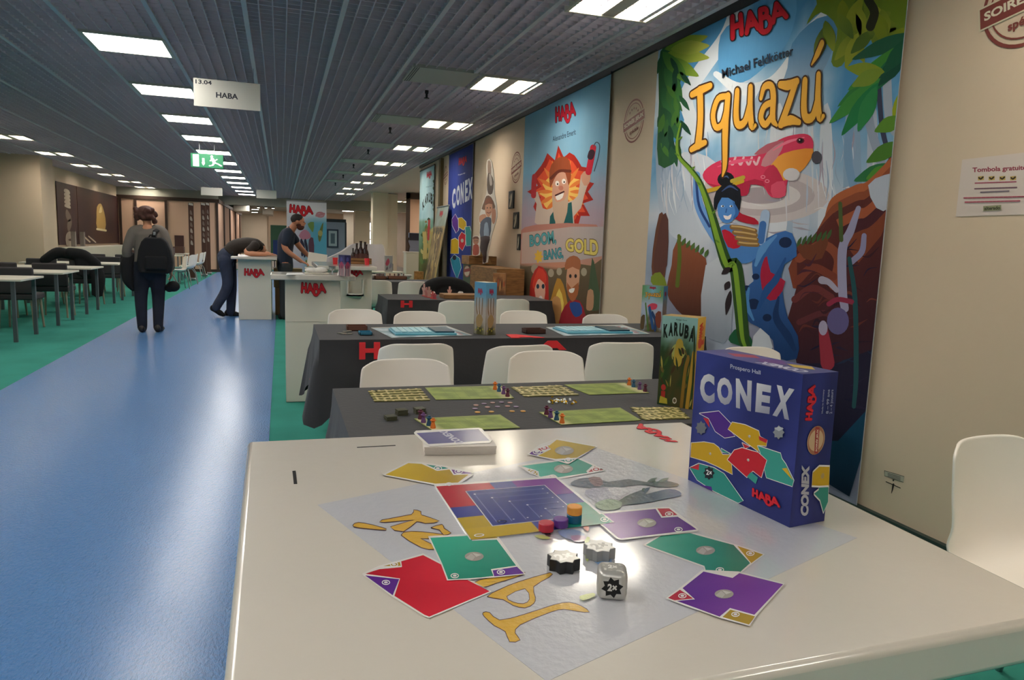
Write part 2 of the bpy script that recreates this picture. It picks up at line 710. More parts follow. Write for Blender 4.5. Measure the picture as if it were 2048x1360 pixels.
structure(MB().bb((WX - .03, -9, 2.905), (WX, 15.5, 2.96)), 'trim_2', m_dark, smooth=False)
m_col = mat('pale_column', '#e6d8c2', rough=.7)
m_side = mat('side_ceiling', '#c0b0aa', rough=.8)
# pillars and doorway beyond the banner wall
structure(MB().bb((3.03, 25, 0), (3.55, 25.6, 3.0)).bb((3.55, 25.05, 0), (3.88, 25.6, 2.95)), 'column_1', m_col, smooth=False)
structure(MB().bb((3.1, 32, 0), (3.75, 32.6, 2.82)), 'column_2', m_col, smooth=False)
structure(MB().bb((3.2, 39, 0), (3.75, 39.6, 2.82)), 'column_3', m_col, smooth=False)
structure(MB().bb((-.75, 44, 0), (.05, 44.6, 2.82)), 'column_4', m_col, smooth=False)
structure(MB().bb((4.06, 24, 0), (6.0, 24.12, 2.95)), 'wall_doorway', m_peach, smooth=False)
structure(MB().bb((4.0, 23.94, 0), (4.13, 24.0, 2.95)).bb((4.0, 23.94, 2.75), (6.0, 24.0, 2.95)), 'trim_3', m_brown, smooth=False)
# peach movable partition on the left
structure(MB().bb((-5.4, 28, 0), (-2.15, 28.1, 2.55)).bb((-2.25, 28.1, 0), (-2.15, 44, 2.55)), 'wall_partition', m_peach, smooth=False)
fr = MB().bb((-5.4, 27.95, 2.5), (-2.1, 28, 2.62)).bb((-2.15, 27.95, 2.5), (-2.1, 44, 2.62))
for x in (-5.3, -4.82, -3.85, -2.18):
    fr.bb((x - .04, 27.95, 0), (x + .04, 28, 2.5))
for y in (30.6, 34, 38, 42):
    fr.bb((-2.15, y - .07, 0), (-2.1, y + .07, 2.5))
fr.bb((-5.4, 27.96, 0), (-2.1, 28, .1))
structure(fr, 'trim_4', m_brown, smooth=False)
structure(MB().bb((-8, 28.1, 2.62), (-2.15, 28.3, 3.6)), 'trim_5', m_grey, smooth=False)
# lit window strip seen through the doorway
structure(MB().bb((4.3, 43, .4), (5.9, 43.06, 2.4)), 'window_1', mat('bright_window', '#f4f2ff', emit=2.0), smooth=False)
wf = MB()
for z in (.4, 1.0, 1.4, 1.9, 2.4):
    wf.bb((4.25, 42.94, z - .03), (5.95, 43, z + .03))
structure(wf, 'trim_6', m_dark, smooth=False)

# ---- egg-crate ceiling grid with its runners
gb = MB()
P = .0936
RUN = [-1.535 + .655 * k for k in range(-9, 7)]
x = -7.43
RX_LO, RX_HI = -7.5, 2.74
k = 0
while -1.535 + P * (k - 63) < RX_HI:
    xx = -1.535 + P * (k - 63)
    if xx > RX_LO:
        gb.bb((xx - .004, -8.9, 2.905), (xx + .004, 30.6, 2.95))
    k += 1
yy = -8.98
n = 0
while yy < 30.6:
    big = n % 14 == 0
    gb.bb((RX_LO, yy - (.008 if big else .0035), 2.905), (RX_HI, yy + (.008 if big else .0035), 2.945))
    yy += P
    n += 1
structure(gb, 'ceiling_grid', m_grid, smooth=False)
rb = MB()
for xx in RUN:
    rb.bb((xx - .017, -8.9, 2.895), (xx + .017, 30.6, 2.96))
rb.bb((RX_HI - .02, -8.9, 2.9), (RX_HI + .02, 15.5, 2.95))
structure(rb, 'ceiling_runner', mat('runner_lacquer', '#bcbcc2', rough=.5), smooth=False)
# pipes in the dark void above the grid
for i, (xx, r) in enumerate(((-.5, .09), (.9, .06), (-3.0, .12), (2.2, .07))):
    t = MB().tube([(xx, -8.9, 3.3), (xx, 30.5, 3.3)], r, 12).build('ceiling_pipe', mat('duct_metal', '#8a9095', rough=.5))
    tag(t, 'dim duct pipe running along the hall above the ceiling grid', 'pipe', 'pipes above the ceiling grid')

# ---- ceiling lamps
m_panel = mat('luminous_panel', '#fff2ec', emit=E_AISLE)
m_lamp = mat('louvre_lamp', '#fff0e2', emit=E_TWIN)
m_louvre = mat('louvre_metal', '#c9c2ae', rough=.3, metal=.6)
m_lframe = mat('lamp_frame', '#b9b4a6', rough=.5)


def ceiling_panel(loc, label):
    t = thing('ceiling_light', label, 'ceiling light', loc, 0, 'luminous square panels along the aisle')
    f = MB()
    for s in (-1, 1):
        f.bb((s * .3 - .014, -.31, -.012), (s * .3 + .014, .31, .05)).bb((-.31, s * .3 - .014, -.012), (.31, s * .3 + .014, .05))
    f.build('frame', m_lframe, t, smooth=False)
    MB().bb((-.286, -.286, -.008), (.286, .286, .02)).build('diffuser', m_panel, t, smooth=False)
    return t


NTH = ['nearest', 'second', 'third', 'fourth', 'fifth', 'sixth', 'seventh', 'eighth', 'ninth', 'tenth', 'eleventh', 'twelfth', 'thirteenth']
p0 = None
for i in range(12):
    lab = 'glowing square ceiling panel over the blue aisle, %s of its row from the camera' % NTH[i]
    loc = (-1.2, 6.98 + 2.0 * i, 2.9)
    p0 = ceiling_panel(loc, lab) if p0 is None else dup(p0, loc, label=lab) and p0
for yb in (4.98, 2.98, .98, -1.02, -3.02, -5.02, -7.02):
    dup(p0, (-1.2, yb, 2.9), label='glowing square ceiling panel over the blue aisle, above or behind the camera')


def twin_lamp(loc, label, grp):
    t = thing('louvre_light', label, 'ceiling light', loc, 0, grp)
    f = MB()
    for s in (-1, 1):
        f.bb((s * .3 - .012, -.31, -.012), (s * .3 + .012, .31, .06)).bb((-.31, s * .3 - .012, -.012), (.31, s * .3 + .012, .06))
    f.bb((-.05, -.29, -.004), (.05, .29, .05))
    f.build('frame', m_lframe, t, smooth=False)
    for s in (-1, 1):
        MB().bb((s * .17 - .115, -.285, .012), (s * .17 + .115, .285, .03)).build('lamp', m_lamp, t, smooth=False)
    l = MB()
    for q in range(11):
        yy = -.27 + q * .054
        l.bb((-.285, yy - .0012, -.004), (.285, yy + .0012, .006))
    l.build('louvre', m_louvre, t, smooth=False)
    return t


def grey_plate(loc, label):
    t = thing('ceiling_plate', label, 'ceiling panel', loc, 0, 'flat grey ceiling plates beside the wall lamps')
    MB().bb((-.315, -.3, -.006), (.315, .3, .03)).build('plate', mat('plate_lacquer', '#a3a69f', rough=.5), t, smooth=False)
    s = MB()
    for q in range(3):
        s.bb((-.3 + q * .02, -.29, -.008), (-.292 + q * .02, .29, -.004))
    s.build('slot', m_dark, t, smooth=False)
    return t


l0 = g0 = s0 = None
for i in range(9):
    yc = 4.36 + 2.63 * i
    lab = 'twin louvre ceiling lamp near the banner wall, %s of its row from the camera' % NTH[i]
    l0 = twin_lamp((2.14, yc, 2.9), lab, 'twin lamps along the banner wall') if l0 is None else dup(l0, (2.14, yc, 2.9), label=lab) and l0
    if i in (1, 2, 3, 4, 5, 6):
        lab = 'flat grey ceiling plate left of the twin lamps, %s from the camera' % NTH[i - 1]
        g0 = grey_plate((1.47, yc - .05, 2.9), lab) if g0 is None else dup(g0, (1.47, yc - .05, 2.9), label=lab) and g0
        lab = 'small dark sprinkler head under the grid, %s of its row from the camera' % NTH[i - 1]
        if s0 is None:
            s0 = thing('sprinkler', lab, 'sprinkler', (1.47, yc + .62, 2.9), 0, 'sprinkler heads between the ceiling plates')
            MB().lathe([(.02, .0), (.02, -.03), (.012, -.035), (.012, -.075)], seg=12).build('body', m_dark, s0)
            MB().lathe([(.028, -.075), (.028, -.082)], seg=12).build('deflector', m_dark, s0)
        else:
            dup(s0, (1.47, yc + .62, 2.9), label=lab)
dup(l0, (2.14, 1.73, 2.9), label='twin louvre ceiling lamp near the banner wall, above the camera')
for yb in (-.9, -3.53, -6.16):
    dup(l0, (2.14, yb, 2.9), label='twin louvre ceiling lamp near the banner wall, behind the camera')
for yb in (1.7, -.9, -3.5):
    dup(l0, (-4.45, yb, 2.9), label='twin louvre ceiling lamp over the left side, beside or behind the camera', group='twin lamps over the left tables')
for i in range(10):
    yc = 4.3 + 2.6 * i
    dup(l0, (-4.45, yc, 2.9), label='twin louvre ceiling lamp over the grey chairs on the left, %s of its row' % NTH[i], group='twin lamps over the left tables')
for i, (x, y) in enumerate(((-1.2, 36), (.2, 36), (-1.4, 41), (1.2, 41), (3.3, 34), (3.3, 37.6))):
    dup(p0, (x, y, 2.79), label='glowing square panel in the lower ceiling at the far end, %s' % ('left nearer one', 'middle nearer one', 'left farther one', 'middle farther one', 'right nearer one', 'right farther one')[i], group='panels in the far low ceiling')
for i, yc in enumerate((17.4, 20.0, 22.6, 26.6, 29.2)):
    dup(l0, (4.75, yc, 2.94), label='twin louvre lamp in the side passage beyond the banner wall, %s from the camera' % NTH[i], group='twin lamps in the side passage')
for i, (x, y) in enumerate(((-.6, 46), (-1.6, 46))):  # extra panels added only to brighten the far end wall
    dup(p0, (x, y, 2.79), label='added fill panel brightening the far end wall, %s one' % ('right', 'left')[i], group='panels in the far low ceiling')
# ================================================================ counters
m_lip = mat('white_lip', '#d8d3c6', rough=.35)
m_shelf = mat('counter_side', '#c2bdb0', rough=.5)


def counter(name, label, slab, body, z=1.01, logo=None, poly=None):
    """slab, body: (x0, y0, x1, y1)"""
    t = thing(name, label, 'counter', ((body[0] + body[2]) / 2, (body[1] + body[3]) / 2, 0), 0, 'white display counters')
    ox, oy = t.location.x, t.location.y
    pl = poly or [(slab[0], slab[1]), (slab[2], slab[1]), (slab[2], slab[3]), (slab[0], slab[3])]
    MB().prism([(x - ox, y - oy) for x, y in pl], z - .042, z).build('counter_top', m_top, t, bevel=.007, seg=3, smooth=True)
    MB().bb((body[0] - ox, body[1] - oy, .0045), (body[2] - ox, body[3] - oy, z - .042)).build('body', m_white, t, bevel=.003, seg=1)
    return t, ox, oy


NEAR_TOP = [(-.051, 1.124), (-.04, .405), (.68, .408), (.70, 1.108)]
nc, ox, oy = counter('display_counter', 'big white display counter in the foreground, carrying cards, dice and the blue game box', None, (.09, .56, .5, 1.04), poly=NEAR_TOP)
CT = 1.01


def near_art(off=0.0):
    """draws in picture points that are laid on the counter top"""
    def f(x, y, d):
        p = on_z(x, y, CT + off)
        return (p.x, p.y, CT + off + d)
    return f


# two slots cut in the top
for k_, (a, b, w) in enumerate( (((714, 895), (791, 891), .0032), ((588, 942), (591, 968), .0042))):
    s = MB()
    p, q = on_z(*a, CT), on_z(*b, CT)
    dx, dy = q.x - p.x, q.y - p.y
    L = math.hypot(dx, dy)
    s.box(((p.x + q.x) / 2 - ox, (p.y + q.y) / 2 - oy, CT + .0001), (L, w, .0006), rz=math.atan2(dy, dx))
    so = s.build('slot', mat('slot_black', '#080808', rough=.9), nc, smooth=False)
    so['label'] = 'narrow dark slot cut in the counter top'


def logo_part(parent, ox, oy, mp, quad, step=.0006):
    a = Art(mp, step=step)
    a.haba(*quad)
    o = a.build('logo', m_print, parent)
    o['label'] = 'red brand lettering'
    return o


def off_map(base, ox, oy):
    def f(x, y, d):
        p = base(x, y, d)
        return (p[0] - ox, p[1] - oy, p[2])
    return f


logo_part(nc, ox, oy, off_map(near_art(.0002), ox, oy), ((1362, 884), (1288, 846), (1335, 884), (1262, 852)), .00004)


def front_face(Y):
    def f(x, y, d):
        p = on_y(x, y, Y)
        return (p.x, p.y - d, p.z)
    return f


fc, ox, oy = counter('display_counter', 'white counter with red lettering at the end of the dark table, strewn with papers', (-.08, 5.8, .57, 6.3), (.03, 5.88, .455, 6.22), z=1.037)
logo_part(fc, ox, oy, off_map(front_face(5.879), ox, oy), ((602, 592), (652, 592), (602, 565), (652, 567)))
MB().bb((.03 - ox, 5.876 - oy, .66), (.455 - ox, 5.8795 - oy, .662)).build('panel_joint', m_shelf, fc, smooth=False)
bc, ox, oy = counter('display_counter', 'white counter farthest along the aisle with a man leaning over it', (-.74, 11.85, -.06, 13.3), (-.645, 12, -.15, 13.2))
logo_part(bc, ox, oy, off_map(front_face(11.999), ox, oy), ((489, 555), (529, 555), (488, 537), (528, 538)))
kc, ox, oy = counter('display_counter', 'white counter carrying brown bottles, with a leaflet holder on its front', (.36, 7.7, .98, 9.1), (.44, 7.85, .945, 8.95), z=1.045)
logo_part(kc, ox, oy, off_map(front_face(7.849), ox, oy), ((692, 553), (726, 553), (692, 538), (725, 539)))
pb, pt = on_y(694, 592, 7.78), on_y(727, 560, 7.78)
h = MB()
x0, x1, z0, z1 = pb.x - ox, pt.x - ox, pb.z, pt.z
yb, yf = 7.85 - oy, 7.76 - oy
h.bb((x0, yf, z0), (x1, yb, z0 + .015)).bb((x0, yf, z0), (x0 + .012, yb, z1)).bb((x1 - .012, yf, z0), (x1, yb, z1)).bb((x0, yf, z0), (x1, yf + .006, z0 + .03))
h.build('leaflet_holder', m_lip, kc, smooth=False)

# ================================================================ tables and cloths
m_cloth = mat('charcoal_cloth', '#2c2b2e', rough=.8, sheen=.1, bump=.1, bscale=60)
TT = .745


def table(x0, y0, x1, y1, label, legs=2, name='trestle_table'):
    cx, cy = (x0 + x1) / 2, (y0 + y1) / 2
    t = thing(name, label, 'table', (cx, cy, 0), 0, 'tables under the dark cloths')
    w, d = (x1 - x0) / 2, (y1 - y0) / 2
    MB().bb((-w + .01, -d + .01, TT - .035), (w - .01, d - .01, TT - .006)).build('tabletop', m_white, t, bevel=.004)
    for lx in (-w + .11, w - .035):
        for sy in (-1, 1):
            MB().tube([(lx, sy * (d - .07), TT - .035), (lx, sy * (d - .06), .012)], .017, 12).lathe(
                [(.02, 0), (.02, .012)], (lx, sy * (d - .06), 0), 12).build('leg', m_dark, t)
    return t


def cloth(x0, y0, x1, y1, label, df=.3, de=.42, seed=1, corner=.2, amp=.018):
    """cloth with a skirt whose folds grow downwards; df long-side drop, de end drop"""
    rnd = random.Random(seed)
    cx, cy = (x0 + x1) / 2, (y0 + y1) / 2
    w, d = (x1 - x0) / 2 + .004, (y1 - y0) / 2 + .004
    per = []
    n1, n2 = 64, 30
    for i in range(n1):
        per.append((-w + 2 * w * i / n1, -d, 0, -1))
    for i in range(n2):
        per.append((w, -d + 2 * d * i / n2, 1, 0))
    for i in range(n1):
        per.append((w - 2 * w * i / n1, d, 0, 1))
    for i in range(n2):
        per.append((-w, d - 2 * d * i / n2, -1, 0))
    ph = [rnd.uniform(0, 6.28) for _ in range(6)]
    N = len(per)
    rows = 9
    rings = []
    for j in range(rows + 1):
        t = j / rows
        ring = []
        for (px, py, nx, ny) in per:
            # distance to the nearest corner
            dc = math.hypot(w - abs(px), d - abs(py))
            cf = math.exp(-(dc / .13) ** 2)
            drop = ((df if ny < 0 else min(df, .2)) if ny else de)
            other = (de if ny else df)
            drop = drop * (1 - .5 * cf) + other * .5 * cf + corner * cf
            s_ = px * 9 + py * 11
            wv = amp * (math.sin(s_ + ph[0]) + .7 * math.sin(2.3 * s_ + ph[1]) + .4 * math.sin(4.1 * s_ + ph[2])) * t * (.5 + .9 * cf)
            o_ = .006 + .02 * t + wv + .05 * cf * t
            sx = (1 if px > 0 else -1)
            sy = (1 if py > 0 else -1)
            ex = nx * o_ + sx * cf * t * .035 * (ny != 0)
            ey = ny * o_ + sy * cf * t * .035 * (nx != 0)
            z = TT + .002 - (0 if j == 0 else .004 + drop * t)
            ring.append((px + ex * min(1, t * 3), py + ey * min(1, t * 3), z))
        rings.append(ring)
    mb = MB()
    vs = [p for r in rings for p in r]
    fs = []
    for k in range(rows):
        for i in range(N):
            j = (i + 1) % N
            fs.append((k * N + i, (k + 1) * N + i, (k + 1) * N + j, k * N + j))
    fs.append(tuple(range(N)))
    mb.add(vs, fs)
    o = mb.build('tablecloth', m_cloth, loc=(cx, cy, 0), ang=60)
    return tag(o, label, 'tablecloth', 'charcoal tablecloths')


table(.2, 2.02, 1.74, 2.76, 'table just behind the white foreground counter, under a charcoal cloth set with green boards')
cloth(.19, 2.02, 1.75, 2.77, 'charcoal cloth with four green game boards on it, behind the white foreground counter', .3, .4, 3)
table(.22, 4.17, 2.76, 4.93, 'table in the middle row, under a charcoal cloth with red letters')
c2 = cloth(.21, 4.16, 2.76, 4.94, 'charcoal cloth of the middle row with red letters on its front edge', .285, .36, 5, corner=.17)
table(1.02, 7.05, 2.75, 7.8, 'table farther back under a charcoal cloth with small red figures')
cloth(1.01, 7.05, 2.75, 7.8, 'charcoal cloth farther back holding small red and pink figures', .28, .3, 8, corner=.1)
table(1.2, 10.2, 2.7, 10.95, 'farthest table by the wall under a charcoal cloth with wooden trays')
cloth(1.2, 10.2, 2.7, 10.95, 'farthest charcoal cloth by the wall holding wooden trays of pieces', .3, .3, 9, corner=.1)

# red felt letters lying over the edges of the cloths
HL = [(0, 0), (.3, 0), (.3, .38), (.7, .38), (.7, 0), (1, 0), (1, 1), (.7, 1), (.7, .64), (.3, .64), (.3, 1), (0, 1)]
AL = [(0, 0), (.26, 0), (.32, .2), (.68, .2), (.74, 0), (1, 0), (.66, 1), (.34, 1)]


def on_front(Y, w, h, x0, z0):
    return lambda x, y, d: (x0 + w * x, Y - d, z0 + h * y)


o = MB().prism(HL, .0, .006, on_front(4.117, .12, .1, .425, .637)).build('felt_letter', m_red, bevel=.002)
tag(o, 'red felt letter H pinned to the front of the middle dark cloth', 'letter', 'red felt letters')
o = MB().prism(AL, .0, .004, lambda x, y, d: (1.36 + .22 * x - .06 * y, 4.15 + .16 * y, TT + .003 + d)).build('felt_letter', m_red, bevel=.001)
tag(o, 'red felt letter lying on the dark table at the right of the tall game box', 'letter', 'red felt letters')
o = MB().prism(AL, .0, .005, on_front(4.117, .2, .06, 1.52, .675)).build('felt_letter', m_red, bevel=.002)
tag(o, 'red felt letter on the front edge of the dark cloth, half hidden by a chair', 'letter', 'red felt letters')
pz = on_z(800, 596, TT)
o = MB().prism(HL, .0, .005, lambda x, y, d: (1.13 + .12 * x, 7.03 - d, .67 + .07 * y)).build('felt_letter', m_red, bevel=.002)
tag(o, 'red felt letter hanging at the corner of the farther dark cloth', 'letter', 'red felt letters')
o = MB().prism(AL, .0, .005, lambda x, y, d: (.165 - d, 4.35 + .14 * x, .37 + .1 * y)).build('felt_letter', m_red, bevel=.002)
tag(o, 'red felt letter low on the drooping end of the middle dark cloth', 'letter', 'red felt letters')

# ================================================================ white shell chairs


def shell_fn(u, v):
    U = u * 2 - 1
    P_ = [(.225, .425, .19), (.205, .447, .205), (.1, .445, .215), (-.06, .432, .218), (-.155, .44, .218), (-.2, .49, .216), (-.222, .57, .213), (-.238, .66, .209), (-.25, .745, .201), (-.256, .782, .195), (-.259, .80, .186)]
    t = v * (len(P_) - 1)
    i = min(int(t), len(P_) - 2)
    f = t - i
    y, z, hw = [P_[i][k] * (1 - f) + P_[i + 1][k] * f for k in range(3)]
    back = min(1, max(0, (z - .45) / .12)) if v > .4 else 0
    a = abs(U)
    x = hw * U
    yy = y + back * (.055 * a ** 2.2)
    zz = z + (1 - back) * (.018 * a ** 3 + .02 * a ** 8 * (v > .1))
    if v > .85:
        zz -= .03 * a ** 7 * (v - .85) / .15
        x *= 1 - .06 * a ** 8 * (v - .85) / .15
    return (x, yy, zz)


def make_chair(loc, rz, label, group):
    t = thing('shell_chair', label, 'chair', loc, rz, group)
    MB().grid(12, 20, shell_fn).build('seat_shell', m_white_p, t, solid=.011, sub=1, ang=180)
    for sx in (-1, 1):
        MB().tube([(sx * .1, .1, .425), (sx * .15, .15, .41), (sx * .19, .2, .3), (sx * .215, .225, .0)], .0105, 10).build('leg', m_steel, t)
        MB().tube([(sx * .1, -.08, .418), (sx * .15, -.13, .41), (sx * .19, -.19, .3), (sx * .215, -.24, .0)], .0105, 10).build('leg', m_steel, t)
    MB().tube([(-.1, .1, .425), (.1, .1, .425)], .009, 8).tube([(-.1, -.08, .418), (.1, -.08, .418)], .009, 8).build('seat_frame', m_steel, t)
    return t


CH = None
PI = math.pi


def chair(xl, xr, yback, away, label, group, rot=0.0):
    """xl, xr: left and right of the back; away: its sitter would look away from the camera"""
    global CH
    cx = (xl + xr) / 2
    rz = (0 if away else PI) + rot
    oy = .255 if away else -.255
    loc = (cx - math.sin(rot) * oy, yback + math.cos(rot) * oy, 0)
    if CH is None:
        CH = make_chair(loc, rz, label, group)
        return CH
    return dup(CH, loc, rz, label, group)


g = 'white shell chairs between the dark tables'
chair(.33, .72, 3.14, False, 'white shell chair tucked behind the green boards, facing us, the left one of its pair', g)
chair(1.05, 1.46, 3.31, False, 'white shell chair tucked behind the green boards, facing us, the middle one in front', g)
chair(2.3, 2.66, 3.34, False, 'white shell chair half hidden behind the tall yellow jungle box', g)
chair(.49, .86, 3.6, True, 'white shell chair turned to the middle dark table, seen from behind, by the red H', g)
chair(1.02, 1.43, 3.5, True, 'white shell chair seen from behind, largely hidden by the chair in front of it', g, .12)
chair(1.66, 2.03, 3.56, True, 'white shell chair seen from behind, left of the tall yellow jungle box', g, -.1)
g2 = 'white shell chairs beyond the middle dark table'
chair(.335, .73, 5.5, False, 'white shell chair beyond the middle dark table, nearest the white counter', g2)
chair(.82, 1.18, 5.35, False, 'white shell chair beyond the middle dark table, left of the tall slim game box', g2)
chair(1.66, 2.05, 5.42, False, 'white shell chair beyond the middle dark table, right of the tall slim game box', g2)
chair(2.28, 2.62, 5.15, False, 'white shell chair beyond the middle dark table, nearest the wall', g2)
chair(1.38, 1.78, 6.35, True, 'white shell chair seen from behind, left of the tall slim box', g2, -.1)
chair(1.96, 2.36, 6.6, True, 'white shell chair seen from behind, below the explosion banner', g2)
chair(1.06, 1.4, 9.6, True, 'white shell chair right beside the counter with the leaflet holder', g2)
chair(1.52, 1.88, 9.5, True, 'white shell chair seen from behind at the farthest dark table, beside a black bag', g2, -.1)
chair(1.755, 2.24, 1.53, False, 'white shell chair standing alone by the wall at the right of the foreground counter', 'white shell chair by the right wall', .1)
# ================================================================ printed banners on the right wall
BX = WX - .03


def wall_px(X):
    def f(x, y, d):
        p = on_x(x, y, X)
        return (X - d, p.y, p.z)
    return f


def wall_uv(X, y0, y1, z0, z1):
    """u runs from the far end y1 to the near end y0"""
    return lambda u, v, d: (X - d, y1 + (y0 - y1) * u, z0 + (z1 - z0) * v)


def Z(ox, oy, s, pts):
    return [(ox + x * s, oy + y * s) for x, y in pts]


def mixc(a, b, t):
    t = max(0, min(1, t))
    return tuple(x * (1 - t) + y * t for x, y in zip(a, b))


def hx(h):
    return tuple(int(h[i:i + 2], 16) / 255 for i in (1, 3, 5))


def fbm(x, y):
    v = 0
    for k, (a, b, c) in enumerate(((3.1, 2.3, .5), (7.3, -5.1, .27), (-13.7, 11.9, .15), (23.1, 29.3, .08))):
        v += c * math.sin(a * x + b * y + 1.7 * k + 1.3 * math.sin(b * x * .7 - a * y * .6))
    return v


def leaf(a, x0, y0, x1, y1, w, c, c2=None):
    p, q = np.array((x0, y0)), np.array((x1, y1))
    d = q - p
    n = np.array((-d[1], d[0])) / (np.linalg.norm(d) + 1e-9) * w
    P = [p, p + d * .25 + n * .8, p + d * .55 + n, p + d * .85 + n * .45, q, p + d * .85 - n * .45, p + d * .55 - n, p + d * .25 - n * .8]
    P = [tuple(v) for v in P]
    a.poly(P, c if c2 is None else (c, P[0], c2, P[4]), sm=2)


def banner(name, label, y0, y1, z0, z1, base, draw, nx=40, ny=60, gain=1.0, X=BX, parts=True):
    t = thing(name, label, 'banner', (0, 0, 0), 0, 'cloth banners on the right wall')
    a = Art(wall_uv(X, y0, y1, z0, z1), gain=gain, step=.000025)
    mb = MB().bb((X, y0, z0), (X + .004, y1, z1))
    a.add_solid(mb, '#b8bcc0')
    a.grid(0, 0, 1, 1, nx, ny, base)
    b = Art(wall_px(X), gain=gain, start=2, step=.000025)
    b.clip = [(1, y0, False), (1, y1, True), (2, z0, False), (2, z1 - .002, True)]
    draw(b)
    a.k = b.k
    merge_art([a, b], 'printed_cloth', m_cloth_print, t)
    if parts:
        MB().bb((X - .006, y0 - .01, z1 - .012), (X + .01, y1 + .01, z1 + .012)).build('hanging_bar', m_dark, t, smooth=False)
    return t


# ---- the big jungle banner
def igu_base(u, v):
    n = fbm(u * 2.2, v * 3)
    sky = mixc(hx('#4f93c4'), hx('#dfe4ec'), .45 + .9 * n)
    mist = mixc(hx('#c9ccd6'), hx('#9fb0c6'), .5 + n)
    low = mixc(hx('#a9b3c6'), hx('#7c7a90'), .4 + n + u * .6)
    if v > .55:
        return mixc(mist, sky, (v - .55) / .15)
    return mixc(low, mist, (v - .2) / .3)


